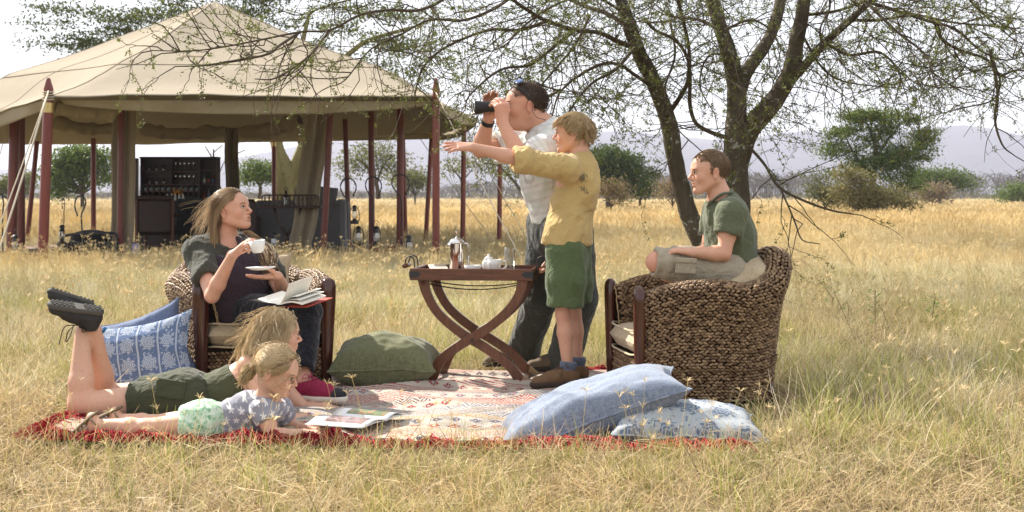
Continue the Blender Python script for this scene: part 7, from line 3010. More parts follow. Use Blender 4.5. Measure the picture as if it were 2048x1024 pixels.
def boy_pointing():
    o = add_person('person', 'boy in yellow shirt and green shorts standing and pointing to the left', G(1140, 7.42, 0.02))
    D, Df = 7.34, 7.52
    hc, hs = P(1146, 266, 7.42), 0.93
    T = basis((-0.99, 0.10, -0.03))
    nk, ch, wa = P(1160, 318, 7.43), P(1146, 365, 7.43), P(1138, 450, 7.43)
    shn, shf = P(1134, 338, 7.30), P(1166, 336, 7.58)
    eln, wrn = P(1034, 318, 7.18), P(948, 295, 7.08)
    elf, wrf = P(1128, 432, 7.74), P(1104, 512, 7.80)
    hpn, hpf = P(1132, 520, D), P(1145, 520, Df)
    knn, knf = P(1126, 628, D), P(1148, 628, Df)
    ann, anf = P(1137, 752, D), P(1156, 742, Df)
    fac = A_(-0.93, 0.30, 0)      # way the chest faces
    s = grid_for([hc, wrn - A_(.2, 0, 0), ann, anf, wrf, knn], 0.15, 0.0043)
    q = head(s, hc, T, hs)
    s.cone(hc + T @ A_(-0.03, 0, -0.05), nk, 0.043, 0.048, 0.02)
    s.cone(nk, ch, 0.06, 0.10, 0.04, flat=fac, fs=0.7)
    s.cone(ch, wa, 0.105, 0.092, 0.04, flat=fac, fs=0.75)
    s.cone(shn, shf, 0.05, 0.05, 0.04)
    s.cone(wa, (hpn + hpf) / 2, 0.095, 0.10, 0.04, flat=fac, fs=0.8)
    arm(s, shn, eln, wrn, 0.88)
    arm(s, shf, elf, wrf, 0.86)
    for a, b, c in ((hpn, knn, ann), (hpf, knf, anf)):
        leg(s, a, b, c, 0.71, calf=(1, -0.1, 0))
    hand(s, wrn, A_(-1, -0.05, 0.06), A_(0.05, 0.55, -0.85), A_(0.1, 0.8, 0.55), 0.88, (0.06, 0.08, 0.06), 0.05, (0.75, 0.5, 0.25),
         curls=[(0.02, 0.04, 0.04), (0.10, 0.12, 0.1), (0.16, 0.2, 0.15), (0.22, 0.28, 0.2)])
    hand(s, wrf, A_(-0.35, 0.0, -0.75), A_(-0.8, 0, 0.1), A_(0, -0.9, 0.1), 0.84, (0.5, 0.7, 0.5))
    cols = skincols((0.648, 0.372, 0.262), facecols(q, T, hs) + [(eln, 0.05, (0.55, 0.2, 0.14), 0.3), (wrn - A_(0.1, 0, 0), 0.08, (0.6, 0.24, 0.18), 0.5), (knn, 0.06, (0.55, 0.22, 0.15), 0.4)])
    sdf_obj('body', s, M_SKIN, o, cols=cols, fine=[(hc, 0.125, 0.0028), (wrn - A_(0.11, 0, 0), 0.11, 0.0030)])
    face_parts(o, q, T, hs, brow=plain('fair_brow', (0.24, 0.15, 0.08), 0.7, 0.2))
    g = grid_for([nk, shn, shf, eln, P(1120, 495, 7.2), P(1200, 480, 7.6), elf], 0.16, 0.0048)
    t = sub(g)
    t.cone(P(1156, 342, 7.44), P(1141, 420, 7.43), 0.112, 0.122, 0.05, flat=fac, fs=0.74)
    t.cone(P(1141, 420, 7.43), P(1134, 478, 7.43), 0.122, 0.142, 0.05, flat=fac, fs=0.80)
    t.cone(P(1134, 478, 7.43), P(1131, 520, 7.43), 0.142, 0.156, 0.05, flat=fac, fs=0.80)
    t.cone(shn, shf, 0.062, 0.062, 0.05)
    t.ell(P(1174, 372, 7.43), (0.06, 0.11, 0.12), None, 0.06)
    t.cone(nk + A_(0, 0, -0.03), nk + A_(-0.005, 0, 0.025), 0.066, 0.056, 0.02)
    t.cut(nk + A_(-0.01, 0, 0.022), A_(-0.28, 0.05, 1), 0.004)
    t.cut(P(1130, 487, 7.43), A_(-0.03, 0.02, -1) + 0 * fac, 0.004)
    t.cone(P(1140, 440, 7.43), P(1131, 520, 7.43), 0.115, 0.147, 0.02, 'sub', flat=fac, fs=0.80)
    t.cone(nk + A_(0, 0, -0.02), nk + A_(0, 0, 0.05), 0.046, 0.047, 0.004, 'sub')
    merge(g, t, 0)
    tubepiece(g, [shn, P(1085, 328, 7.24), P(1031, 319, 7.175)], [0.062, 0.057, 0.053], 0.02, 0.008, 0.04)
    tubepiece(g, [shf, P(1150, 385, 7.66), elf], [0.066, 0.062, 0.055], 0.02, 0.008, 0.04)
    e = P(1037, 320, 7.18)
    t = sub(g)
    t.cone(e + A_(0.03, 0.004, 0), e + A_(-0.01, 0, 0), 0.061, 0.063, 0.01)
    t.cone(e + A_(0.08, 0.02, 0), e - A_(0.07, 0, 0), 0.050, 0.050, 0.004, 'sub')
    t.cut(e - A_(0.018, 0, 0), A_(-1, 0, 0), 0.005)
    merge(g, t, 0.006)
    ym = fabric('yellow_cotton', (0.60, 0.44, 0.19), (0.50, 0.35, 0.14), 700, 12, st=0.3, trans=0.08)
    shirt = sdf_obj('shirt', g, ym, o, lambda V: folds(0.011, (9, 9, 5), 1, 3.1, rotz(0.4) @ roty(0.5))(V) + folds(0.007, (20, 20, 11), 1, 8, rotz(0.4) @ roty(0.5))(V))
    m = MB()
    rng = np.random.RandomState(2)
    cb = P(1166, 358, 7.43)
    em = plain('faded_ink', (0.24, 0.21, 0.13), 0.9)
    for i in range(18):
        a, r = rng.rand() * 6.28, 0.03 * rng.rand() ** 0.6
        c = A_(r * math.cos(a), 0, r * math.sin(a) * 0.9) + (A_(0, 0, -0.052) if i > 9 else 0)
        d = A_(rng.normal(0, .5), 0, rng.normal(0, 1)) * 0.010
        m.tube([c - d, c, c + d * 0.8 + A_(0.003, 0, 0)], 0.0018, 4)
    V = np.vstack(m.V) + cb
    me_ = shirt.data
    co = np.empty(len(me_.vertices) * 3, np.float32)
    me_.vertices.foreach_get('co', co)
    co = co.reshape(-1, 3) + np.array(o.location)
    y = []
    for v in V:
        k = (np.abs(co[:, 0] - v[0]) < 0.008) & (np.abs(co[:, 2] - v[2]) < 0.008)
        y.append(co[k, 1].min() - 0.0006 if k.any() else 7.2)
    V[:, 1] = np.array(y) + (V[:, 1] - cb[1]) * 0.3
    m.V = [V]
    m.build('print', em, shirt, smooth=True, world=True)
    g = grid_for([hpn, hpf, knn, knf], 0.19, 0.0048)
    t = sub(g)
    t.cone(P(1134, 478, 7.43), P(1136, 515, 7.43), 0.108, 0.122, 0.04, flat=fac, fs=0.86)
    merge(g, t)
    tubepiece(g, [hpn + A_(0, 0.02, 0.04), P(1132, 560, D), P(1131, 613, D)], [0.102, 0.098, 0.094], 0.03, 0.010, 0.03, 0.6, A_(-.04, 0, -1))
    tubepiece(g, [hpf + A_(0, -0.01, 0.04), P(1148, 560, Df), P(1150, 604, Df)], [0.10, 0.094, 0.088], 0.03, 0.010, 0.02, 0.6, A_(0, 0, -1))
    sdf_obj('shorts', g, fabric('green_cotton', (0.105, 0.145, 0.062), (0.07, 0.10, 0.042), 700, 12, st=0.3), o, lambda V: folds(0.006, (12, 12, 6), 1, 5)(V) + folds(0.003, (30, 30, 16), 1, 1)(V))
    sm = fabric('blue_grey_sock', (0.16, 0.19, 0.26), (0.10, 0.12, 0.18), 900, 60, st=0.6)
    br = plain('brown_suede', (0.17, 0.10, 0.055), 0.85, 0.2, 0.25, 40, bump=0.3)
    sole = plain('dark_rubber', (0.06, 0.045, 0.035), 0.8, 0.2)
    lc = plain('brown_lace', (0.10, 0.06, 0.035), 0.8)
    for an, D_, dx in ((ann, D, 0), (anf, Df, 0)):
        sock(o, an + A_(0, 0, 0.075), an + A_(-0.008, 0, -0.03), 0.038, 0.038, sm)
        x = an[0]
        shoe(o, A_(x + 0.055, D_ + 0.005, 0.03), A_(x - 0.200, D_ - 0.05, 0.026), A_(0, 0, 1), 1, br, sole, 'shoe', 0.085, lace=lc)
    reg = lambda p, u: ((p[:, 2] > 0.052) & (p[:, 0] < 0.080)) | ((p[:, 0] < 0.006) & (p[:, 2] > 0.012)) | ((p[:, 0] < -0.035) & (p[:, 2] > -0.050))
    fl = lambda p: np.stack([0.9 + p[:, 0] * 0 - 1.5 * (p[:, 0] < -0.06), np.sign(p[:, 1]) * 0.35, -0.55 + 0 * p[:, 0] - 0.5 * (p[:, 0] < -0.05)], 1)
    blond = ((0.30, 0.19, 0.09), (0.66, 0.48, 0.25), (0.76, 0.58, 0.33))
    scalp(o, hc, T, hs, (0.33, 0.21, 0.09), [((0.062, 0, 0.02), (1, 0, -0.35)), ((0, 0, -0.03), (0.25, 0, -1)), ((0.030, 0, 0.0), (0.9, 0, -0.75))], 0.006)
    strands('hair', o, hc, T, hs, 2600, reg, 7, 0.052, fl, 3, blond, 0.0012, 0.2, 0.7, 0.006, 0.20, clumps=170, cw=0.7)


boy_pointing()


def man():
    o = add_person('person', 'man in white checked shirt looking left through black binoculars', G(1110, 7.95, 0.0))
    hc, hs = P(1050, 211, 7.80), 1.10
    T = basis((-0.975, -0.16, -0.05))
    nk, ch, wa = P(1086, 262, 7.86), P(1098, 330, 7.90), P(1112, 430, 7.95)
    shn, shf = P(1112, 288, 7.66), P(1070, 288, 8.10)
    eln, wrn = P(1052, 332, 7.50), P(1004, 246, 7.58)
    elf, wrf = P(960, 300, 7.92), P(978, 236, 7.80)
    hpn, hpf = P(1135, 455, 7.85), P(1098, 452, 8.05)
    kn1, an1 = P(1082, 598, 8.02), P(1040, 722, 8.22)
    kn2, an2 = P(1160, 596, 7.84), P(1126, 728, 8.0)
    fac = A_(-0.93, -0.2, 0.1)
    s = grid_for([hc, wrf, an1, an2, kn2, eln, shn], 0.17, 0.005)
    q = head(s, hc, T, hs, 1.0, cheek=1.15)
    s.cone(hc + T @ A_(-0.03, 0, -0.06), nk, 0.066, 0.072, 0.03)
    s.ell(q(0.02, 0, -0.10), (0.05, 0.05, 0.03), T, 0.03)
    s.cone(nk, ch, 0.09, 0.145, 0.05, flat=fac, fs=0.75)
    s.cone(ch, wa, 0.15, 0.145, 0.05, flat=fac, fs=0.8)
    s.cone(shn, shf, 0.065, 0.065, 0.05)
    s.cone(wa, (hpn + hpf) / 2, 0.14, 0.13, 0.05)
    arm(s, shn, eln, wrn, 1.16)
    arm(s, shf, elf, wrf, 1.14)
    leg(s, hpf, kn1, an1, 1.05)
    leg(s, hpn, kn2, an2, 1.05)
    hand(s, wrn, A_(-0.06, -0.02, 1), A_(-0.55, 0.85, 0), A_(0.85, 0.5, -0.1), 1.08, (0.5, 0.75, 0.4), 0.0, (0.7, 0.6, 0.5),
         curls=[(0.75, 0.5, 0.3), (0.85, 0.5, 0.3), (0.95, 0.5, 0.3), (1.05, 0.5, 0.3)])
    hand(s, wrf, A_(0.05, -0.05, 1), A_(0.3, -0.95, 0), A_(0.9, 0.1, 0), 1.06, (0.6, 0.5, 0.3), 0.05, (0.7, 0.6, 0.5))
    cols = skincols((0.626, 0.336, 0.232), facecols(q, T, hs, (0.40, 0.15, 0.12), 0.5, 0.45) + [(wrn + A_(0, 0, 0.1), 0.07, (0.58, 0.23, 0.17), 0.4), (eln, 0.06, (0.55, 0.2, 0.14), 0.4), (q(0.01, 0.07, -0.05), 0.03, (0.35, 0.19, 0.13), 0.3)])
    sdf_obj('body', s, M_SKIN, o, cols=cols, fine=[(hc, 0.145, 0.003), (wrn + A_(0, 0, 0.14), 0.08, 0.003), (wrf + A_(0, 0, 0.12), 0.075, 0.003)])
    face_parts(o, q, T, hs)
    g = grid_for([nk, shn, shf, eln, wa, hpn, P(985, 280, 8)], 0.2, 0.0055)
    t = sub(g)
    t.cone(P(1090, 290, 7.87), P(1100, 350, 7.9), 0.155, 0.175, 0.05, flat=fac, fs=0.85)
    t.cone(P(1100, 350, 7.9), P(1118, 440, 7.95), 0.175, 0.160, 0.05, flat=fac, fs=0.88)
    t.cone(shn, shf, 0.082, 0.082, 0.06)
    t.cone(nk - A_(0, 0, 0.04), nk + A_(-0.01, 0, 0.045), 0.098, 0.083, 0.02)
    t.cut(nk + A_(-0.01, 0, 0.035), A_(-0.62, -0.1, 1), 0.006)
    t.cut(P(1118, 447, 7.95), A_(0, 0, -1), 0.004)
    t.cone(nk - A_(0.01, 0, 0.02), nk + A_(-0.03, 0, 0.08), 0.074, 0.076, 0.004, 'sub')
    merge(g, t)
    tubepiece(g, [shn, shn * 0.45 + eln * 0.55 + A_(0, 0, 0), shn * 0.22 + eln * 0.78], [0.098, 0.090, 0.084], 0.03, 0.012, 0.05)
    tubepiece(g, [shf, shf * 0.5 + elf * 0.5, shf * 0.3 + elf * 0.7], [0.092, 0.086, 0.082], 0.03, 0.012, 0.05)
    t = NT('checked_cotton', 0.9, 0.12)
    x, y, z = t.sep(t.scale(t.coord(), (1, 1, 1), (0, 0.25, 0)))
    n = t.noise(t.coord(), 7, 3)
    xx = t.math('ADD', t.math('ADD', x, t.math('MULTIPLY', y, 0.8)), t.math('MULTIPLY', n, 0.03))
    zz = t.math('ADD', z, t.math('MULTIPLY', n, 0.03))
    wh, gr, bw = (0.80, 0.80, 0.78), (0.42, 0.56, 0.42), (0.26, 0.17, 0.17)
    c = wh
    for co, f, ph, wd, cc, al in ((xx, 13, 0, 0.13, gr, 0.2), (zz, 13, 0, 0.13, gr, 0.2), (xx, 13, 0.5, 0.03, bw, 0.36), (zz, 13, 0.5, 0.03, bw, 0.3), (xx, 13, 0.62, 0.025, bw, 0.3), (zz, 13, 0.62, 0.025, bw, 0.25)):
        st = t.math('LESS_THAN', t.math('ABSOLUTE', t.math('SUBTRACT', t.math('FRACT', t.math('ADD', t.math('MULTIPLY', co, f), ph)), 0.5)), wd)
        c = t.mix(t.math('MULTIPLY', st, al), c, cc)
    t.col(c)
    t.bump(t.noise(t.coord(), 200, 2), 0.2, 0.001)
    t.translucent(c, 0.12)
    sh = sdf_obj('shirt', g, t.m, o, lambda V: folds(0.012, (8, 8, 4.5), 1, 2.2, roty(-0.5))(V) + folds(0.004, (20, 20, 12), 1, 6)(V))
    m = MB()
    for sg in (-1, 1):
        a = nk + A_(0.045, sg * 0.075, 0.045)
        m.tube([a, nk + A_(-0.045, sg * 0.085, 0.012), nk + A_(-0.10, sg * 0.06, -0.055)], [0.014, 0.026, 0.006], 8, smooth=5, flat=0.35)
    m.build('collar', t.m, sh, smooth=True, world=True)
    g = grid_for([hpn, hpf, kn1, kn2, an1, an2], 0.2, 0.0058)
    t = sub(g)
    t.cone(P(1116, 436, 7.95), P(1116, 465, 7.95), 0.135, 0.15, 0.04)
    merge(g, t)
    tubepiece(g, [hpf, kn1, an1 * 0.9 + kn1 * 0.1, an1 - A_(0, 0, 0.02)], [0.125, 0.092, 0.086, 0.088], 0.03, 0.012, 0.03)
    tubepiece(g, [hpn, kn2, an2 * 0.9 + kn2 * 0.1, an2 - A_(0, 0, 0.02)], [0.135, 0.095, 0.088, 0.090], 0.03, 0.012, 0.03)
    sdf_obj('trousers', g, fabric('grey_green_twill', (0.075, 0.08, 0.072), (0.045, 0.049, 0.044), 600, 12, st=0.3), o, lambda V: folds(0.009, (9, 9, 5), 1, 4, roty(0.3))(V) + folds(0.004, (24, 24, 12), 1, 1)(V))
    bs = plain('tan_boot', (0.16, 0.12, 0.085), 0.85, 0.2, 0.25, 40)
    sole = plain('boot_rubber', (0.05, 0.045, 0.04), 0.8, 0.2)
    for an in (an1, an2):
        shoe(o, A_(an[0] + 0.06, an[1] + 0.01, 0.03), A_(an[0] - 0.215, an[1] - 0.06, 0.03), A_(0, 0, 1), 1, bs, sole, 'boot', 0.09)
    reg = lambda p, u: ((p[:, 2] > 0.055 - 0.2 * p[:, 0]) & (p[:, 0] < 0.072)) | ((p[:, 0] < 0.002) & (p[:, 2] > -0.02)) | ((p[:, 0] < -0.045) & (p[:, 2] > -0.06))
    fl = lambda p: np.stack([-0.8 + 0 * p[:, 0], 0 * p[:, 0], -0.45 + 0 * p[:, 0]], 1)
    scalp(o, hc, T, hs, (0.07, 0.045, 0.033), [((0.060, 0, 0.05), (1, 0, -0.4)), ((0, 0, -0.045), (0.2, 0, -1)), ((0.004, 0, 0.03), (0.95, 0, -0.75))], 0.004)
    strands('hair', o, hc, T, hs, 2800, reg, 5, 0.022, fl, 5, ((0.05, 0.03, 0.022), (0.17, 0.11, 0.075)), 0.0011, 0.1, 0.6, 0.005, 0.15, clumps=260, cw=0.2)
    G_ = thing('sunglasses', 'blue sunglasses pushed up on the head of the man', 'sunglasses', hc)
    for y in (-1, 1):
        m = MB()
        m.ell(q(0.030, y * 0.034, 0.1200), A_(0.024, 0.029, 0.0045) * hs, 12, 6, T @ roty(0.38) @ rotx(-y * 0.28))
        m.build('lens', plain('blue_lens', (0.05, 0.10, 0.26), 0.06, 0.9, 0.1), G_, smooth=True, world=True)
        m = MB()
        m.tube([q(0.055, y * 0.060, 0.098), q(0.020, y * 0.076, 0.070), q(-0.012, y * 0.086, 0.030), q(-0.022, y * 0.088, 0.010)], 0.0028, 6, smooth=5)
        m.build('temple', M_IRON, G_, smooth=True, world=True)
    m = MB()
    m.tube([q(0.058, -0.058, 0.102), q(0.066, -0.02, 0.112), q(0.066, 0.02, 0.112), q(0.058, 0.058, 0.102)], 0.003, 6, smooth=4)
    m.build('bridge', M_IRON, G_, smooth=True, world=True)
    m = MB()
    for y in (-1, 1):
        m.tube([q(-0.022, y * 0.088, 0.010), q(-0.020, y * 0.092, -0.030), q(-0.040, y * 0.090, -0.065), q(-0.075, y * 0.070, -0.075), q(-0.100, y * 0.03, -0.080)], 0.0016, 5, smooth=6)
    m.build('cord', M_IRON, G_, smooth=True, world=True)
    w0 = wrf * 0.93 + elf * 0.07
    dd = unit(elf - wrf)
    m = MB()
    m.tube([w0, w0 + dd * 0.026], 0.0365, 16, cap=False)
    tag(m.build('watch', plain('black_strap', (0.015, 0.015, 0.017), 0.5), None, smooth=True), 'black watch strap on the far wrist of the man', 'watch')
    ey = q(0.106, 0, 0.0)
    f = unit(T[:, 0] + A_(0, 0, -0.01))
    L_ = T[:, 1]
    B = thing('binoculars', 'black binoculars held up to the eyes of the man', 'binoculars', ey)
    Tb = np.stack([L_, np.cross(f, L_), f], 1)
    mb = plain('black_rubber', (0.016, 0.016, 0.018), 0.5, 0.4)
    for y in (-1, 1):
        m = MB()
        b = ey + L_ * y * 0.038
        m.lathe([(0.021, 0), (0.023, 0.018), (0.020, 0.030), (0.028, 0.05), (0.030, 0.075), (0.028, 0.085), (0.031, 0.12), (0.036, 0.150), (0.036, 0.170), (0.032, 0.172), (0.032, 0.160)], 20, Tb, b)
        br = m.build('barrel', mb, B, world=True, auto=40)
        m = MB()
        m.lathe([(0.0340, 0.1705), (0.0340, 0.174), (0.0300, 0.174), (0.0300, 0.1705)], 20, Tb, b, cap=False)
        m.build('silver_ring', M_CHROME, br, world=True, smooth=True)
        m = MB()
        m.lathe([(0.0315, 0.164), (0.001, 0.167)], 20, Tb, b, cap=False)
        m.build('objective_lens', plain('coated_lens', (0.02, 0.03, 0.05), 0.05, 0.9), br, world=True, smooth=True)
    m = MB()
    m.box(ey + f * 0.075, (0.05, 0.022, 0.05), Tb, ch=0.006)
    m.build('bridge', mb, B, world=True)


man()


def boy_seated():
    o = add_person('person', 'boy in green polo shirt and khaki shorts sitting on the right armchair', P(1460, 600, 7.12))
    hc, hs = P(1419, 344, 7.10), 0.965
    T = basis((-0.98, -0.15, -0.06))
    nk, ch, wa = P(1440, 402, 7.12), P(1452, 450, 7.13), P(1462, 520, 7.13)
    shn, shf = P(1462, 428, 6.97), P(1436, 424, 7.28)
    eln, wrn = P(1448, 508, 6.93), P(1388, 505, 6.90)
    elf, wrf = P(1412, 505, 7.32), P(1370, 515, 7.2)
    hpn, hpf = P(1455, 548, 7.02), P(1452, 548, 7.22)
    knn, knf = P(1312, 524, 6.95), P(1330, 518, 7.42)
    ann, anf = P(1395, 588, 7.25), P(1400, 590, 7.05)
    fac = A_(-0.95, -0.25, 0)
    s = grid_for([hc, nk, shn, shf, eln, wrn - A_(.2, 0, 0), knn, knf, hpn, ann], 0.16, 0.0045)
    q = head(s, hc, T, hs, cheek=0.95)
    s.cone(hc + T @ A_(-0.03, 0, -0.05), nk, 0.046, 0.052, 0.02)
    s.cone(nk, ch, 0.07, 0.105, 0.04, flat=fac, fs=0.75)
    s.cone(ch, wa, 0.11, 0.10, 0.04, flat=fac, fs=0.8)
    s.cone(shn, shf, 0.052, 0.052, 0.04)
    s.cone(wa, (hpn + hpf) / 2, 0.105, 0.11, 0.04)
    arm(s, shn, eln, wrn, 0.92)
    arm(s, shf, elf, wrf, 0.92)
    leg(s, hpn, knn, ann, 0.9)
    leg(s, hpf, knf, anf, 0.9)
    hand(s, wrn, A_(-1, 0.25, 0.12), A_(0, 0.2, -1), A_(0.1, 1, 0.2), 0.93, (0.25, 0.5, 0.4), 0.0, (0.8, 0.5, 0.3))
    hand(s, wrf, A_(-0.8, -0.5, -0.1), A_(0, 0, -1), A_(0.4, -0.8, 0), 0.93, (0.3, 0.5, 0.4))
    cols = skincols((0.670, 0.384, 0.268), facecols(q, T, hs) + [(knn, 0.07, (0.58, 0.21, 0.14), 0.5), (eln, 0.05, (0.55, 0.2, 0.14), 0.4)])
    sdf_obj('body', s, M_SKIN, o, cols=cols, fine=[(hc, 0.125, 0.0028), (wrn - A_(0.07, 0, 0), 0.09, 0.003)])
    face_parts(o, q, T, hs, browz=-0.003)
    g = grid_for([nk, shn, shf, eln, wa, P(1500, 545, 7.1)], 0.17, 0.0048)
    t = sub(g)
    t.cone(P(1452, 436, 7.13), P(1462, 480, 7.14), 0.125, 0.130, 0.05, flat=fac, fs=0.80)
    t.cone(P(1462, 480, 7.14), P(1464, 545, 7.13), 0.130, 0.128, 0.05, flat=fac, fs=0.88)
    t.cone(shn, shf, 0.066, 0.066, 0.05)
    t.cone(nk - A_(0, 0, 0.03), nk + A_(-0.006, 0, 0.035), 0.076, 0.064, 0.02)
    t.cut(nk + A_(-0.005, 0, 0.025), A_(-0.55, -0.1, 1), 0.005)
    t.cut(P(1464, 553, 7.13), A_(0, 0, -1), 0.004)
    t.cone(nk - A_(0, 0, 0.02), nk + A_(-0.02, 0, 0.06), 0.055, 0.057, 0.004, 'sub')
    merge(g, t)
    e = shn * 0.48 + eln * 0.52
    tubepiece(g, [shn, e], [0.076, 0.070], 0.02, 0.010, 0.04)
    tubepiece(g, [shf, shf * 0.48 + elf * 0.52], [0.074, 0.066], 0.02, 0.010, 0.04)
    pm = fabric('green_pique', (0.14, 0.155, 0.095), (0.095, 0.108, 0.064), 800, 30, st=0.5)
    sh = sdf_obj('polo_shirt', g, pm, o, lambda V: folds(0.010, (9, 9, 6), 1, 12, roty(-0.6))(V) + folds(0.0035, (22, 22, 14), 1, 4)(V))
    m = MB()
    for sg in (-1, 1):
        m.tube([nk + A_(0.055, sg * 0.040, 0.045), nk + A_(-0.01, sg * 0.072, 0.030), nk + A_(-0.075, sg * 0.048, -0.030)], [0.012, 0.022, 0.006], 8, smooth=5, flat=0.35)
    m.build('collar', pm, sh, smooth=True, world=True)
    g = grid_for([hpn, hpf, knn, knf], 0.17, 0.0048)
    t = sub(g)
    t.cone(P(1462, 535, 7.12), (hpn + hpf) / 2, 0.11, 0.12, 0.04)
    merge(g, t)
    tubepiece(g, [hpn, hpn * 0.4 + knn * 0.6, hpn * -0.03 + knn * 1.03], [0.10, 0.082, 0.068], 0.03, 0.010, 0.03, 0.4)
    tubepiece(g, [hpf, hpf * 0.4 + knf * 0.6, hpf * 0.12 + knf * 0.88], [0.10, 0.084, 0.078], 0.03, 0.010, 0.03, 0.4)
    kh = fabric('khaki_twill', (0.42, 0.36, 0.27), (0.32, 0.27, 0.20), 700, 20, st=0.4)
    so = sdf_obj('shorts', g, kh, o, lambda V: folds(0.007, (7, 12, 14), 1, 5)(V) + folds(0.003, (26, 30, 30), 1, 1)(V))
    m = MB()
    m.box(P(1372, 532, 6.855), (0.10, 0.012, 0.075), roty(0.06), ch=0.004)
    m.box(P(1372, 521, 6.848), (0.104, 0.010, 0.024), roty(0.06), ch=0.003)
    m.build('cargo_pocket', kh, so, world=True, bevel=0.003)
    reg = lambda p, u: ((p[:, 2] > 0.062 - 0.15 * p[:, 0]) & (p[:, 0] < 0.070)) | ((p[:, 0] < 0.012) & (p[:, 2] > -0.005)) | ((p[:, 0] < -0.04) & (p[:, 2] > -0.05))
    fl = lambda p: np.stack([0.6 - 8 * (p[:, 0] < 0) * np.abs(p[:, 0]), 0 * p[:, 0], -0.5 + 0 * p[:, 0]], 1)
    scalp(o, hc, T, hs, (0.17, 0.105, 0.055), [((0.060, 0, 0.05), (1, 0, -0.4)), ((0, 0, -0.04), (0.2, 0, -1)), ((0.012, 0, 0.04), (0.95, 0, -0.75))], 0.003)
    strands('hair', o, hc, T, hs, 3200, reg, 4, 0.012, fl, 6, ((0.14, 0.085, 0.045), (0.34, 0.22, 0.12)), 0.0010, 0.0, 0.6, 0.004, 0.2, clumps=300, cw=0.15)


boy_seated()


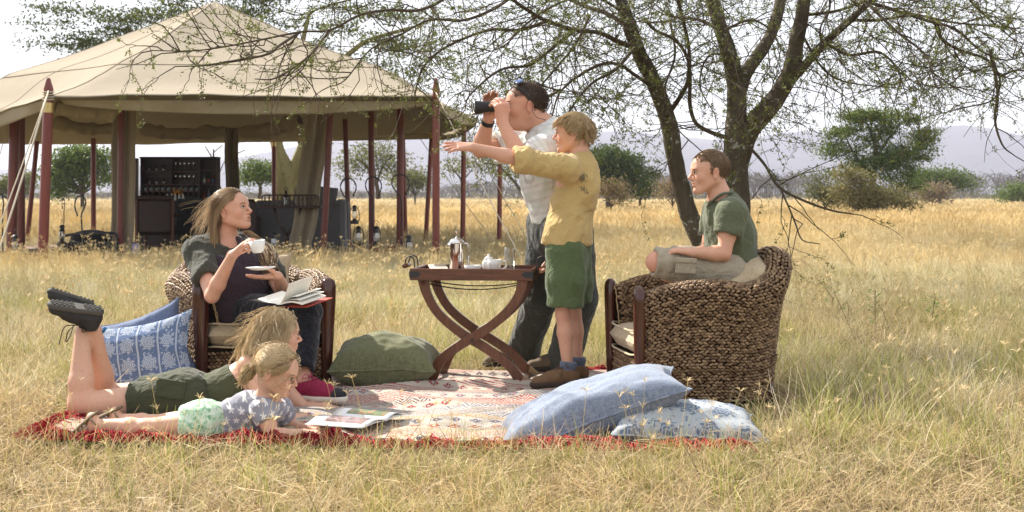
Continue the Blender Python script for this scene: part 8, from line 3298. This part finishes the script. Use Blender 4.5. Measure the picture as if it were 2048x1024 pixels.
def woman():
    o = add_person('person', 'woman with long fair hair sitting in the left armchair holding a white cup', A_(LCH[0], LCH[1] + 0.1, 0.35))
    hc, hs = P(463, 421, 7.32), 0.985
    T = basis((0.925, -0.30, 0.20))
    nk, ch, wa = P(448, 484, 7.36), P(462, 536, 7.34), P(480, 600, 7.40)
    shR, shL = P(398, 504, 7.30), P(518, 508, 7.48)
    elR, wrR = P(424, 592, 7.02), P(464, 512, 6.93)
    elL, wrL = P(568, 588, 7.25), P(556, 552, 7.04)
    hpR, hpL = P(460, 622, 7.40), P(530, 620, 7.45)
    knR, knL = P(556, 622, 7.06), P(614, 624, 7.06)
    anR, anL = A_(-1.16, 6.98, 0.12), A_(-0.995, 6.80, 0.12)
    fac = A_(0.25, -0.95, 0.1)
    s = grid_for([hc, shR, elR, wrR, elL, knR, knL, anR, anL, wrL, hpR], 0.17, 0.0048)
    q = head(s, hc, T, hs, 0.97)
    s.cone(hc + T @ A_(-0.03, 0, -0.05), nk, 0.047, 0.052, 0.02)
    s.cone(nk, ch, 0.07, 0.125, 0.05, flat=fac, fs=0.75)
    s.cone(ch, wa, 0.13, 0.125, 0.05, flat=fac, fs=0.8)
    s.cone(shR, shL, 0.056, 0.056, 0.05)
    s.cone(wa, (hpR + hpL) / 2, 0.13, 0.14, 0.05)
    arm(s, shR, elR, wrR, 0.93)
    arm(s, shL, elL, wrL, 0.93)
    leg(s, hpR, knR, anR, 1.0)
    leg(s, hpL, knL, anL, 1.0)
    cup = P(515, 493, 6.90)
    hand(s, wrR, A_(0.62, -0.08, 0.60), A_(0.55, 0.1, -0.75), A_(0.2, 0.9, 0.35), 0.93, (0.5, 0.9, 0.6), 0.0, (0.8, 0.35, 0.45),
         curls=[(0.15, 0.8, 0.7), (0.35, 1.0, 0.7), (0.6, 1.1, 0.7), (0.8, 1.1, 0.7)])
    sau = P(521, 538, 6.93)
    hand(s, wrL, A_(-0.80, -0.45, -0.02), A_(0.0, 0.05, 1), A_(0.3, -0.9, 0.1), 0.93, (0.05, 0.15, 0.1), 0.1, (0.6, 0.75, 0.45))
    cols = skincols((0.626, 0.360, 0.256), facecols(q, T, hs, (0.45, 0.15, 0.13), 0.7) + [(nk + A_(0.05, -0.08, -0.03), 0.05, (0.55, 0.2, 0.14), 0.35), (wrR + A_(.06, 0, .05), 0.05, (0.55, 0.2, 0.15), 0.35)])
    sdf_obj('body', s, M_SKIN, o, cols=cols, fine=[(hc, 0.125, 0.0028), (wrR + A_(0.06, 0, 0.05), 0.085, 0.003), (wrL - A_(0.07, 0.03, 0), 0.085, 0.003)])
    face_parts(o, q, T, hs, (1, 0, 0.6))
    g = grid_for([nk, shR, shL, wa, hpL], 0.18, 0.005)
    g.cone(P(462, 535, 7.33), P(478, 600, 7.36), 0.158, 0.165, 0.05, flat=fac, fs=0.86)
    g.ell(P(440, 560, 7.26), (0.075, 0.07, 0.075), None, 0.05)
    g.ell(P(502, 562, 7.30), (0.075, 0.07, 0.075), None, 0.05)
    g.cone(P(478, 600, 7.36), P(495, 622, 7.38), 0.165, 0.16, 0.05, flat=fac, fs=0.9)
    g.cone(P(415, 508, 7.33), P(505, 512, 7.42), 0.05, 0.05, 0.05)
    g.ell(P(450, 482, 7.22), (0.072, 0.12, 0.085), None, 0.015, 'sub')
    sdf_obj('top', g, fabric('plum_jersey', (0.050, 0.034, 0.046), (0.032, 0.022, 0.030), 900, 15, st=0.2), o, lambda V: folds(0.007, (7, 7, 12), 1, 2, roty(0.5))(V) + folds(0.003, (20, 20, 30), 1, 7)(V))
    g = grid_for([nk, shR, shL, elR, elL, P(405, 640, 7.3), P(560, 610, 7.5)], 0.15, 0.005)
    t = sub(g)
    t.cone(P(455, 530, 7.38), P(478, 620, 7.44), 0.185, 0.185, 0.06, flat=fac, fs=0.85)
    t.cone(shR, shL, 0.070, 0.070, 0.05)
    t.cone(nk - A_(0, 0, 0.03), nk + A_(0, 0.02, 0.035), 0.085, 0.068, 0.02)
    t.cone(P(460, 478, 7.18), P(498, 700, 7.10), 0.085, 0.20, 0.02, 'sub')
    t.ell(nk + A_(0.02, -0.06, 0.05), (0.062, 0.09, 0.07), None, 0.01, 'sub')
    t.cut(nk + A_(0, 0, 0.030), A_(0.35, -0.4, 1), 0.005)
    merge(g, t)
    tubepiece(g, [shR, shR * 0.45 + elR * 0.55, shR * 0.34 + elR * 0.66], [0.070, 0.064, 0.062], 0.02, 0.010, 0.04)
    tubepiece(g, [shL, shL * 0.5 + elL * 0.5, shL * 0.34 + elL * 0.66], [0.068, 0.062, 0.058], 0.02, 0.010, 0.04)
    om = fabric('olive_black_cotton', (0.060, 0.060, 0.045), (0.036, 0.037, 0.028), 700, 14, st=0.3)
    sh = sdf_obj('overshirt', g, om, o, lambda V: folds(0.011, (8, 8, 5), 1, 15, roty(0.6))(V) + folds(0.004, (20, 20, 12), 1, 3)(V))
    m = MB()
    m.tube([nk + A_(-0.055, 0.05, 0.035), nk + A_(-0.075, -0.03, 0.020), nk + A_(-0.045, -0.085, -0.035)], [0.016, 0.030, 0.008], 8, smooth=6, flat=0.35)
    m.tube([nk + A_(0.06, 0.05, 0.030), nk + A_(0.085, -0.02, 0.0), nk + A_(0.07, -0.075, -0.05)], [0.016, 0.026, 0.008], 8, smooth=6, flat=0.35)
    m.build('collar', om, sh, smooth=True, world=True)
    g = grid_for([hpR, hpL, knR, knL, anR, anL], 0.17, 0.0052)
    t = sub(g)
    t.cone(P(480, 612, 7.42), P(500, 628, 7.42), 0.14, 0.15, 0.04)
    merge(g, t)
    tubepiece(g, [hpR, knR, anR + A_(0, 0, 0.05)], [0.100, 0.072, 0.052], 0.03, 0.010, 0.02)
    tubepiece(g, [hpL, knL, anL + A_(0, 0, 0.05)], [0.100, 0.074, 0.052], 0.03, 0.010, 0.02)
    sdf_obj('trousers', g, fabric('navy_cotton', (0.012, 0.013, 0.019), (0.007, 0.008, 0.012), 700, 14, st=0.2), o, lambda V: folds(0.006, (9, 9, 9), 1, 4)(V))
    pk = plain('raspberry_canvas', (0.25, 0.022, 0.062), 0.85, 0.2, 0.2, 60, bump=0.2)
    wh = plain('white_rubber', (0.62, 0.58, 0.52), 0.6)
    shoe(o, A_(anL[0] - 0.05, 6.79, 0.035), A_(anL[0] + 0.215, 6.70, 0.035), A_(0, 0, 1), 1, pk, wh, 'sneaker', 0.08, lace=plain('pink_lace', (0.32, 0.03, 0.09), 0.8), cap=plain('black_canvas', (0.02, 0.02, 0.026), 0.8), w=1.08)
    shoe(o, A_(anR[0] - 0.05, 6.99, 0.035), A_(anR[0] + 0.21, 6.95, 0.035), A_(0, 0, 1), 1, pk, wh, 'sneaker', 0.08, lace=plain('pink_lace', (0.32, 0.03, 0.09), 0.8))
    hb = ((0.19, 0.11, 0.058), (0.45, 0.30, 0.165), (0.66, 0.48, 0.28))
    scalp(o, hc, T, hs, (0.19, 0.115, 0.06), [((0.066, 0, 0.045), (1, 0, -0.30)), ((0, 0, -0.05), (0.2, 0, -1)), ((0.012, 0, 0.03), (0.9, 0, -0.85))], 0.005)
    reg = lambda p, u: ((p[:, 2] > 0.050 - 0.1 * p[:, 0]) & (p[:, 0] < 0.066)) | ((p[:, 0] < 0.004) & (p[:, 2] > -0.045))
    back = lambda p: np.stack([-0.9 + 1.0 * (p[:, 0] < -0.06), np.sign(p[:, 1]) * 0.15, -0.25 - 1.1 * (p[:, 0] < -0.04)], 1)

    def sweep(p):
        w = p.copy()
        return w
    strands('hair', o, hc, T, hs, 2800, reg, 14, 0.30, back, 7, hb, 0.0011, 1.6, 0.55, 0.008, 0.10, clumps=90, cw=0.6, wave=0.12)
    fly = lambda p: np.stack([-1.0 + 0 * p[:, 0], 0.1 * np.sign(p[:, 1]), -0.35 + 0 * p[:, 0]], 1)
    strands('hair', o, hc, T, hs, 150, lambda p, u: (p[:, 0] < -0.03) & (p[:, 2] > -0.03), 12, 0.17, fly, 8, ((0.40, 0.27, 0.14), (0.62, 0.45, 0.26), (0.85, 0.68, 0.45)), 0.0008, 0.5, 0.75, 0.012, 0.30, clumps=60, cw=0.4, wave=0.15)
    rng = np.random.RandomState(9)
    a = [P(492, 466, 7.46), P(515, 490, 7.44), P(530, 515, 7.36), P(540, 545, 7.28)]
    pth = []
    for i in range(420):
        j = rng.normal(0, 1, 3) * A_(0.014, 0.018, 0.010)
        w = rng.normal(0, 1, 3) * 0.016
        pth.append(catmull([a[0] + j * 0.6, a[1] + j + w * 0.4, a[2] + j * 1.3 + w, a[3] + j * 1.2 - w * 0.6 + A_(0, 0, 0.02 * rng.rand())], 3))
    g_ = rng.rand(420)[:, None]
    V, F, c = batch_tubes(np.array(pth), 0.0015, 3, np.array(hb[0]) * (1 - g_) + np.array((0.46, 0.31, 0.16)) * g_)
    me = mesh_np('hair', V - np.array(o.location), F, HAIRMAT, True, None, c)
    link('hair', me, o)
    C = thing('tea_cup', 'white cup raised in the right hand of the seated woman', 'cup', cup)
    m = MB()
    Tc = roty(-0.10) @ rotx(0.05)
    m.lathe([(0.022, -0.030), (0.026, -0.026), (0.034, -0.006), (0.040, 0.030), (0.038, 0.030), (0.031, -0.004), (0.02, -0.022), (0.001, -0.024)], 24, Tc, cup, cap=False)
    m.lathe([(0.022, -0.030), (0.001, -0.029)], 24, Tc, cup, cap=False)
    m.build('body', M_CERAM, C, smooth=True, world=True)
    m = MB()
    m.tube([cup + Tc @ A_(-0.037, 0, 0.020), cup + Tc @ A_(-0.058, 0, 0.018), cup + Tc @ A_(-0.056, 0, -0.006), cup + Tc @ A_(-0.032, 0, -0.016)], 0.0042, 8, smooth=5)
    m.build('handle', M_CERAM, C, smooth=True, world=True)
    m = MB()
    m.lathe([(0.025, -0.006), (0.040, -0.004), (0.074, 0.008), (0.073, 0.010), (0.040, 0.0), (0.001, -0.001)], 28, roty(-0.03), sau, cap=False)
    m.lathe([(0.025, -0.006), (0.001, -0.006)], 28, roty(-0.03), sau, cap=False)
    tag(m.build('saucer', M_CERAM, None, smooth=True), 'white saucer resting on the left hand of the seated woman', 'saucer')
    B = thing('open_book', 'open book with red cover edge lying on the lap of the woman', 'book', P(585, 602, 6.88))
    cb = P(586, 602, 6.88)
    red, blk, pg = plain('red_board', (0.38, 0.05, 0.025), 0.6), plain('black_board', (0.018, 0.016, 0.018), 0.5), plain('book_paper', (0.85, 0.82, 0.74), 0.85)
    m = MB()
    m.box(cb + A_(-0.10, -0.01, -0.004), (0.19, 0.15, 0.004), rotz(-0.2) @ roty(0.10), ch=0.001)
    m.build('cover', blk, B, world=True)
    m = MB()
    m.box(cb + A_(0.075, -0.03, -0.004), (0.155, 0.20, 0.004), rotz(-0.55) @ rotx(0.16) @ roty(-0.02), ch=0.001)
    m.build('cover', red, B, world=True)
    for i, (an, ln, th) in enumerate(((0.04, 0.135, 0.006), (0.20, 0.130, 0.0015), (0.36, 0.120, 0.0015), (0.98, 0.125, 0.0015), (3.0, 0.14, 0.005))):
        m = MB()
        u = np.linspace(0, 1, 8)
        xs = ln * u * math.cos(an)
        zs = ln * u * math.sin(an) + 0.012 * np.sin(u * math.pi) * (1 if i < 3 else -0.5)
        m.strip(np.stack([xs, xs * 0, zs], 1), th, 0.18, rotz(-0.55) @ rotx(0.16), cb + A_(0.002, -0.03, 0.006))
        m.build('page', pg, B, world=True)


woman()


def girl_teen():
    o = add_person('person', 'older girl in olive shorts lying on the rug with her boots in the air', G(380, 6.5, 0.02))
    hc, hs = P(556, 668, 6.42), 0.97
    T = basis((0.90, 0.42, -0.06))
    nk, ch, wa = P(524, 728, 6.44), P(486, 768, 6.46), P(436, 796, 6.48)
    shn, shf = P(498, 732, 6.30), P(524, 738, 6.66)
    eln, wrn = P(556, 848, 6.24), P(622, 836, 6.34)
    elf, wrf = P(612, 822, 6.70), P(650, 815, 6.66)
    hpn, hpf = P(372, 798, 6.38), P(380, 790, 6.58)
    knn, knf = P(160, 808, 6.36), P(206, 792, 6.60)
    ann, anf = P(165, 664, 6.44), P(189, 660, 6.46)
    s = grid_for([hc, shf, wrf + A_(0.1, 0, 0), knn, ann, eln, knf, hpf], 0.14, 0.0048)
    q = head(s, hc, T, hs)
    s.cone(hc + T @ A_(-0.03, 0, -0.05), nk, 0.042, 0.048, 0.02)
    s.cone(nk, ch, 0.07, 0.092, 0.05, flat=(0.3, 0, 1), fs=0.9)
    s.cone(ch, wa, 0.092, 0.080, 0.05)
    s.cone(shn, shf, 0.048, 0.048, 0.05)
    s.cone(wa, (hpn + hpf) / 2, 0.085, 0.085, 0.05)
    arm(s, shn, eln, wrn, 0.92)
    arm(s, shf, elf, wrf, 0.92)
    leg(s, hpn, knn, ann, 0.98, calf=(1, 0, 0))
    leg(s, hpf, knf, anf, 0.98, calf=(1, 0, 0))
    hand(s, wrn, A_(1, 0.2, -0.05), A_(0, 0, -1), A_(0, 1, 0), 0.88, (0.8, 1.0, 0.6), 0.0)
    hand(s, wrf, A_(1, -0.2, -0.15), A_(0, 0, -1), A_(0, -1, 0), 0.88, (0.3, 0.4, 0.3))
    cols = skincols((0.648, 0.396, 0.287), facecols(q, T, hs) + [(knn, 0.07, (0.55, 0.22, 0.15), 0.35), (shn, 0.06, (0.58, 0.26, 0.18), 0.4)])
    sdf_obj('body', s, M_SKIN, o, cols=cols, fine=[(hc, 0.125, 0.0028)])
    face_parts(o, q, T, hs, brow=plain('fair_brow', (0.24, 0.15, 0.08), 0.7, 0.2))
    ol = fabric('olive_twill', (0.060, 0.066, 0.036), (0.038, 0.043, 0.024), 700, 14, st=0.35)
    g = grid_for([hpn, hpf, P(250, 800, 6.4), wa, knf], 0.15, 0.0048)
    t = sub(g)
    t.cone(P(418, 796, 6.48), P(372, 786, 6.48), 0.095, 0.112, 0.04)
    t.ell(P(352, 780, 6.40), (0.12, 0.085, 0.075), None, 0.05)
    t.ell(P(360, 776, 6.56), (0.12, 0.085, 0.075), None, 0.05)
    t.cut(P(428, 790, 6.48), A_(1, 0, 0.1), 0.004)
    merge(g, t)
    tubepiece(g, [hpn, P(320, 802, 6.37), P(262, 805, 6.37)], [0.102, 0.094, 0.088], 0.03, 0.010, 0.04, 0.5)
    tubepiece(g, [hpf, P(330, 792, 6.58), P(282, 792, 6.59)], [0.102, 0.094, 0.088], 0.03, 0.010, 0.04, 0.5)
    so = sdf_obj('shorts', g, ol, o, lambda V: folds(0.006, (12, 10, 10), 1, 5)(V) + folds(0.0028, (30, 26, 26), 1, 1)(V))
    m = MB()
    m.box(P(340, 778, 6.285), (0.13, 0.010, 0.085), roty(0.12) @ rotx(-0.35), ch=0.004)
    m.build('pocket', ol, so, world=True, bevel=0.004)
    tk = fabric('olive_jersey', (0.085, 0.090, 0.048), (0.055, 0.060, 0.032), 700, 14, st=0.3)
    g = grid_for([P(410, 790, 6.48), nk, shn, shf], 0.14, 0.0048)
    g.cone(P(398, 796, 6.48), P(470, 780, 6.46), 0.098, 0.106, 0.05)
    g.cone(P(470, 780, 6.46), P(500, 758, 6.46), 0.104, 0.090, 0.05)
    g.ell(P(512, 775, 6.46), (0.08, 0.11, 0.07), None, 0.04)
    g.cut(P(482, 756, 6.46), A_(0.75, 0, 0.66), 0.005)
    g.ell(P(500, 742, 6.24), (0.11, 0.10, 0.10), None, 0.012, 'sub')
    g.ell(P(522, 738, 6.70), (0.085, 0.085, 0.08), None, 0.012, 'sub')
    sdf_obj('vest_top', g, tk, o, lambda V: folds(0.005, (16, 8, 16), 1, 2)(V))
    bu = plain('dark_nubuck', (0.035, 0.035, 0.036), 0.75, 0.25, 0.3, 30, bump=0.3)
    bs = plain('grey_rubber', (0.085, 0.080, 0.072), 0.75, 0.25, 0.2, 30)
    lc = plain('black_lace', (0.015, 0.015, 0.017), 0.8)
    shoe(o, P(206, 618, 6.42), P(98, 604, 6.30), P(187, 672, 6.45) - P(193, 620, 6.42), 1, bu, bs, 'boot', 0.118, tread=True, lace=lc, w=1.12)
    shoe(o, P(188, 606, 6.56), P(97, 577, 6.50), P(165, 668, 6.5) - P(176, 604, 6.56), 1, bu, bs, 'boot', 0.130, tread=True, lace=lc, w=1.08)
    m = MB()
    m.tube([P(150, 650, 6.33), P(128, 655, 6.30), P(118, 690, 6.29)], 0.0022, 5, smooth=5)
    m.tube([P(150, 650, 6.33), P(136, 664, 6.28), P(132, 684, 6.28), P(140, 672, 6.30), P(146, 655, 6.32)], 0.0022, 5, smooth=5)
    m.build('lace', lc, o, smooth=True, world=True)
    m = MB()
    m.tube([P(206, 664, 6.36), P(211, 656, 6.35)], 0.007, 6)
    m.build('pull_loop', plain('blue_webbing', (0.03, 0.16, 0.35), 0.8), o, smooth=True, world=True)
    for i, cc in enumerate(((0.45, 0.12, 0.22), (0.03, 0.06, 0.14), (0.30, 0.32, 0.5))):
        m = MB()
        w0 = wrn + unit(wrn - eln) * (-0.022 + i * 0.010)
        m.tube([w0, w0 + unit(wrn - eln) * 0.007], 0.0265, 14, cap=False)
        m.build('bracelet', plain('bracelet_thread', cc, 0.7), o, smooth=True, world=True)
    hb = ((0.38, 0.26, 0.13), (0.80, 0.62, 0.36), (0.88, 0.74, 0.50))
    scalp(o, hc, T, hs, (0.42, 0.29, 0.15), [((0.066, 0, 0.045), (1, 0, -0.30)), ((0, 0, -0.055), (0.2, 0, -1)), ((0.020, 0, 0.03), (0.9, 0, -0.75))], 0.005)
    reg = lambda p, u: ((p[:, 2] > 0.050 - 0.1 * p[:, 0]) & (p[:, 0] < 0.070)) | ((p[:, 0] < 0.012) & (p[:, 2] > -0.05))
    fl = lambda p: np.stack([-0.75 + 0 * p[:, 0], np.sign(p[:, 1]) * 0.5, -0.35 - 0.5 * (p[:, 0] < 0)], 1)
    strands('hair', o, hc, T, hs, 3400, reg, 13, 0.19, fl, 11, hb, 0.0011, 0.9, 0.66, 0.010, 0.16, clumps=190, cw=0.55, wave=0.34)
    strands('hair', o, hc, T, hs, 260, lambda p, u: (p[:, 0] < 0.05) & (p[:, 2] > -0.03), 10, 0.15, fl, 12, ((0.6, 0.45, 0.25), (0.8, 0.64, 0.4)), 0.0008, 0.3, 0.7, 0.020, 0.5, clumps=90, cw=0.2, wave=0.4)


girl_teen()


def girl_small():
    o = add_person('person', 'small girl in starred grey shirt lying on the rug reading a magazine', G(450, 5.98, 0.02))
    hc, hs = P(553, 742, 5.92), 0.90
    T = basis((0.90, -0.16, -0.36))
    nk, ch, wa = P(535, 802, 5.98), P(508, 822, 5.98), P(452, 842, 5.97)
    shn, shf = P(527, 820, 5.86), P(560, 818, 6.08)
    eln, wrn = P(545, 873, 5.80), P(606, 866, 5.88)
    elf, wrf = P(584, 858, 6.12), P(616, 856, 6.02)
    hpn, hpf = P(408, 848, 5.90), P(412, 840, 6.04)
    knn, knf = P(292, 856, 5.90), P(305, 848, 6.12)
    ann, anf = P(190, 850, 5.93), P(235, 838, 6.20)
    s = grid_for([hc, wrf, knn, ann, eln, anf, wrn + A_(0.1, 0, 0)], 0.13, 0.0042)
    q = head(s, hc, T, hs, 0.93, cheek=1.15)
    s.cone(hc + T @ A_(-0.03, 0, -0.05), nk, 0.035, 0.038, 0.02)
    s.cone(nk, ch, 0.05, 0.066, 0.04)
    s.cone(ch, wa, 0.066, 0.062, 0.04)
    s.cone(shn, shf, 0.034, 0.034, 0.04)
    s.cone(wa, (hpn + hpf) / 2, 0.062, 0.068, 0.04)
    arm(s, shn, eln, wrn, 0.70)
    arm(s, shf, elf, wrf, 0.70)
    leg(s, hpn, knn, ann, 0.70)
    leg(s, hpf, knf, anf, 0.70)
    hand(s, wrn, A_(1, 0.12, -0.02), A_(0, 0, -1), A_(0, 1, 0.1), 0.66, (0.2, 0.3, 0.2), 0.1)
    hand(s, wrf, A_(1, -0.45, 0.0), A_(0, 0, -1), A_(0.2, 1, 0.2), 0.66, (0.25, 0.4, 0.3), 0.1)
    for an, d in ((ann, A_(-0.75, 0, -0.55)), (anf, A_(-0.85, 0, -0.35))):
        s.cone(an, an + A_(-0.012, 0, 0.030), 0.024, 0.024, 0.01)
        s.cone(an, an + unit(d) * 0.09, 0.024, 0.020, 0.015)
    cols = skincols((0.670, 0.408, 0.293), facecols(q, T, hs, (0.5, 0.17, 0.15)) + [(eln, 0.05, (0.55, 0.22, 0.15), 0.4)])
    sdf_obj('body', s, M_SKIN, o, cols=cols, fine=[(hc, 0.118, 0.0028), (wrn + A_(0.06, 0, 0), 0.07, 0.0028)])
    face_parts(o, q, T, hs, (1, 0, -0.8), brow=plain('fair_brow', (0.24, 0.15, 0.08), 0.7, 0.2))
    g = grid_for([nk, shn, shf, P(440, 840, 5.98), eln], 0.11, 0.0042)
    t = sub(g)
    t.cone(P(452, 842, 5.97), P(505, 824, 5.98), 0.080, 0.084, 0.04)
    t.cone(P(505, 824, 5.98), P(532, 812, 5.98), 0.084, 0.066, 0.04)
    t.cone(shn, shf, 0.046, 0.046, 0.04)
    t.cut(P(446, 842, 5.97), A_(-1, 0, -0.1), 0.004)
    t.cut(nk + A_(0.0, 0, 0.015), A_(0.35, 0, 1), 0.004)
    t.cone(nk - A_(0, 0, 0.02), nk + A_(0.01, 0, 0.05), 0.042, 0.044, 0.004, 'sub')
    t.cone(P(470, 836, 5.97), P(425, 848, 5.97), 0.064, 0.075, 0.004, 'sub')
    merge(g, t)
    tubepiece(g, [shn, shn * 0.5 + eln * 0.5 + A_(0, 0, 0)], [0.048, 0.048], 0.02, 0.008, 0.03)
    tubepiece(g, [shf, shf * 0.5 + elf * 0.5], [0.046, 0.046], 0.02, 0.008, 0.03)
    t = NT('starred_jersey', 0.9, 0.12)
    v = t.coord()
    x, y, z = t.sep(v)
    a = t.math('MULTIPLY', t.math('ADD', x, t.math('MULTIPLY', y, 0.5)), 25)
    b = t.math('ADD', t.math('MULTIPLY', z, 25), t.math('MULTIPLY', y, -12))
    row = t.math('MULTIPLY', t.math('MODULO', t.math('FLOOR', t.math('ADD', b, 100)), 2.0), 0.5)
    fu = t.math('SUBTRACT', t.math('FRACT', t.math('ADD', a, row)), 0.5)
    fv = t.math('SUBTRACT', t.math('FRACT', b), 0.5)
    r = t.math('SQRT', t.math('ADD', t.math('MULTIPLY', fu, fu), t.math('MULTIPLY', fv, fv)))
    th = t.math('ARCTAN2', fu, fv)
    star = t.math('LESS_THAN', r, t.math('ADD', 0.23, t.math('MULTIPLY', t.math('COSINE', t.math('MULTIPLY', th, 5.0)), 0.12)))
    n = t.noise(v, 40, 4)
    t.col(t.mix(star, t.mix(n, (0.22, 0.22, 0.27), (0.34, 0.34, 0.39)), (0.70, 0.68, 0.68)))
    t.bump(t.noise(v, 300, 2), 0.2, 0.001)
    sdf_obj('shirt', g, t.m, o, lambda V: folds(0.005, (16, 12, 16), 1, 9)(V) + folds(0.0025, (40, 30, 40), 1, 2)(V))
    g = grid_for([hpn, hpf, P(362, 850, 5.9), P(450, 842, 6)], 0.11, 0.0042)
    t = sub(g)
    t.cone(P(446, 842, 5.97), P(412, 840, 5.97), 0.074, 0.084, 0.04)
    t.ell(P(400, 832, 5.92), (0.08, 0.06, 0.055), None, 0.04)
    t.ell(P(402, 830, 6.03), (0.08, 0.06, 0.055), None, 0.04)
    merge(g, t)
    tubepiece(g, [hpn, P(366, 852, 5.90)], [0.076, 0.076], 0.02, 0.010, 0.03, 0.6)
    tubepiece(g, [hpf, P(368, 844, 6.06)], [0.076, 0.076], 0.02, 0.010, 0.03, 0.6)
    t = NT('pale_green_print', 0.9, 0.12)
    v = t.coord()
    n = t.noise(v, 45, 4, 0.6, 0.6)
    t.col(t.ramp(n, [(0.42, (0.62, 0.72, 0.60)), (0.52, (0.42, 0.60, 0.42)), (0.62, (0.16, 0.34, 0.22))]))
    t.bump(n, 0.2, 0.002)
    sdf_obj('shorts', g, t.m, o, lambda V: folds(0.006, (20, 14, 20), 1, 7)(V))
    sl = plain('sandal_sole', (0.16, 0.12, 0.075), 0.8, 0.2, 0.2, 60, bump=0.3)
    st = plain('pink_grey_strap', (0.40, 0.26, 0.28), 0.8, 0.2, 0.45, 90)
    sg = plain('olive_strap', (0.17, 0.16, 0.11), 0.8)
    for an, d, nn in ((ann, A_(-0.72, 0, -0.62), A_(-0.62, 0, 0.76)), (anf, A_(-0.86, 0, -0.40), A_(-0.42, 0, 0.88))):
        d, nn = unit(d), unit(nn)
        a = an + nn * 0.034 + A_(0.012, 0, 0.012)
        S = SDF(np.minimum(a, a + d * 0.14) - 0.06, np.maximum(a, a + d * 0.14) + 0.06, 0.004)
        S.cone(a, a + d * 0.125, 0.030, 0.034, 0.01, flat=nn, fs=0.28)
        so = sdf_obj('sandal', S, sl, o)
        sd = np.cross(nn, d)
        for i, (x, w, mt) in enumerate(((0.005, 0.034, sg), (0.045, 0.032, st), (0.085, 0.030, st), (0.065, 0.030, st))):
            m = MB()
            ang = np.linspace(-0.2, math.pi + 0.2, 12)
            c = a + d * x - nn * 0.012
            m.tube([c + sd * w * math.cos(t_) - nn * (0.040 if i < 1 else 0.030) * math.sin(t_) + d * (0.012 * math.sin(t_) if i == 3 else 0) for t_ in ang], 0.0065, 6, flat=0.45)
            m.build('strap', mt, so, smooth=True, world=True)
    hb = ((0.34, 0.23, 0.11), (0.68, 0.50, 0.28), (0.82, 0.66, 0.42))
    scalp(o, hc, T, hs, (0.34, 0.22, 0.11), [((0.068, 0, 0.050), (1, 0, -0.25)), ((0, 0, -0.05), (0.2, 0, -1)), ((0.016, 0, 0.03), (0.9, 0, -0.8))], 0.005)
    reg = lambda p, u: ((p[:, 2] > 0.045 - 0.1 * p[:, 0]) & (p[:, 0] < 0.062)) | ((p[:, 0] < 0.004) & (p[:, 2] > -0.035))
    kp = A_(-0.115, 0.0, -0.035)

    def tok(p):
        v = kp - p
        return v / (np.linalg.norm(v, axis=1, keepdims=True) + 1e-6)
    strands('hair', o, hc, T, hs, 2800, reg, 10, 0.17, tok, 14, hb, 0.0011, 0.0, 0.35, 0.009, 0.18, clumps=80, cw=0.7)
    strands('hair', o, hc, T, hs, 150, lambda p, u: (p[:, 2] > 0.0), 9, 0.10, tok, 15, ((0.6, 0.45, 0.25), (0.8, 0.64, 0.4)), 0.0009, 0.3, 0.7, 0.02, 0.9, clumps=80, cw=0.1)
    rng = np.random.RandomState(16)
    k0 = hc + T @ (kp * hs)
    pth = []
    for i in range(360):
        j = rng.normal(0, 1, 3)
        j /= np.linalg.norm(j)
        e = k0 + A_(-0.035, -0.01, -0.045) + rng.normal(0, 1, 3) * A_(0.012, 0.012, 0.014)
        pth.append(catmull([k0 + j * 0.008, k0 + j * 0.030 + A_(-0.01, 0, -0.008), k0 + j * 0.026 + A_(-0.025, 0, -0.03), e], 3))
    g_ = rng.rand(360)[:, None]
    V, F, c = batch_tubes(np.array(pth), 0.0015, 3, np.array((0.5, 0.36, 0.18)) * (1 - g_) + np.array((0.76, 0.60, 0.36)) * g_)
    link('ponytail', mesh_np('ponytail', V - np.array(o.location), F, HAIRMAT, True, None, c), o)
    m = MB()
    m.tube([k0 + 0.017 * A_(0.3 * math.cos(a), math.cos(a), math.sin(a)) for a in np.linspace(0, 6.3, 14)], 0.005, 6)
    m.build('hair_tie', plain('lilac_tie', (0.45, 0.42, 0.55), 0.8), o, smooth=True, world=True)
    M_ = thing('magazine', 'open glossy magazine lying on the rug before the small girl', 'magazine', P(705, 872, 5.95))
    c0 = P(716, 862, 6.08)
    c0[2] = 0.052
    wt_ = plain('glossy_paper', (0.74, 0.74, 0.73), 0.3, 0.5, 0.03)
    for i, (sg_, lift, w) in enumerate(((-1, 0.016, 0.21), (1, 0.022, 0.20), (-1, 0.006, 0.215), (1, 0.008, 0.215))):
        u = np.linspace(0, 1, 14)[:, None]
        v = np.linspace(-0.5, 0.5, 10)[None, :]
        X = np.stack([sg_ * w * u + 0 * v, 0.27 * v + 0 * u, lift * np.sin(np.pi * np.clip(u * 1.15, 0, 1)) * (1 + 0.4 * v) + 0.001 * (4 - i) + 0 * v], -1)
        X = X @ rotz(1.18).T * A_(1, 1, 1) + c0
        m = MB()
        m.grid(X if sg_ > 0 else X[::-1])
        pgo = m.build('page', wt_, M_, smooth=True, world=True, solid=0.002)
        if i < 2:
            t = NT('printed_photo', 0.3, 0.5)
            n = t.noise(t.coord(), 26, 4, 0.6, 0.5)
            if i == 0:
                t.col(t.ramp(n, [(0.35, (0.20, 0.10, 0.08)), (0.5, (0.34, 0.22, 0.22)), (0.65, (0.45, 0.40, 0.38))]))
            else:
                t.col(t.ramp(n, [(0.35, (0.05, 0.09, 0.03)), (0.5, (0.16, 0.22, 0.08)), (0.62, (0.45, 0.20, 0.10))]))
            m = MB()
            Y = X[2:11, 1:8] + A_(0, 0, 0.0022)
            m.grid(Y if sg_ > 0 else Y[::-1])
            m.build('photo_print', t.m, pgo, smooth=True, world=True)


girl_small()
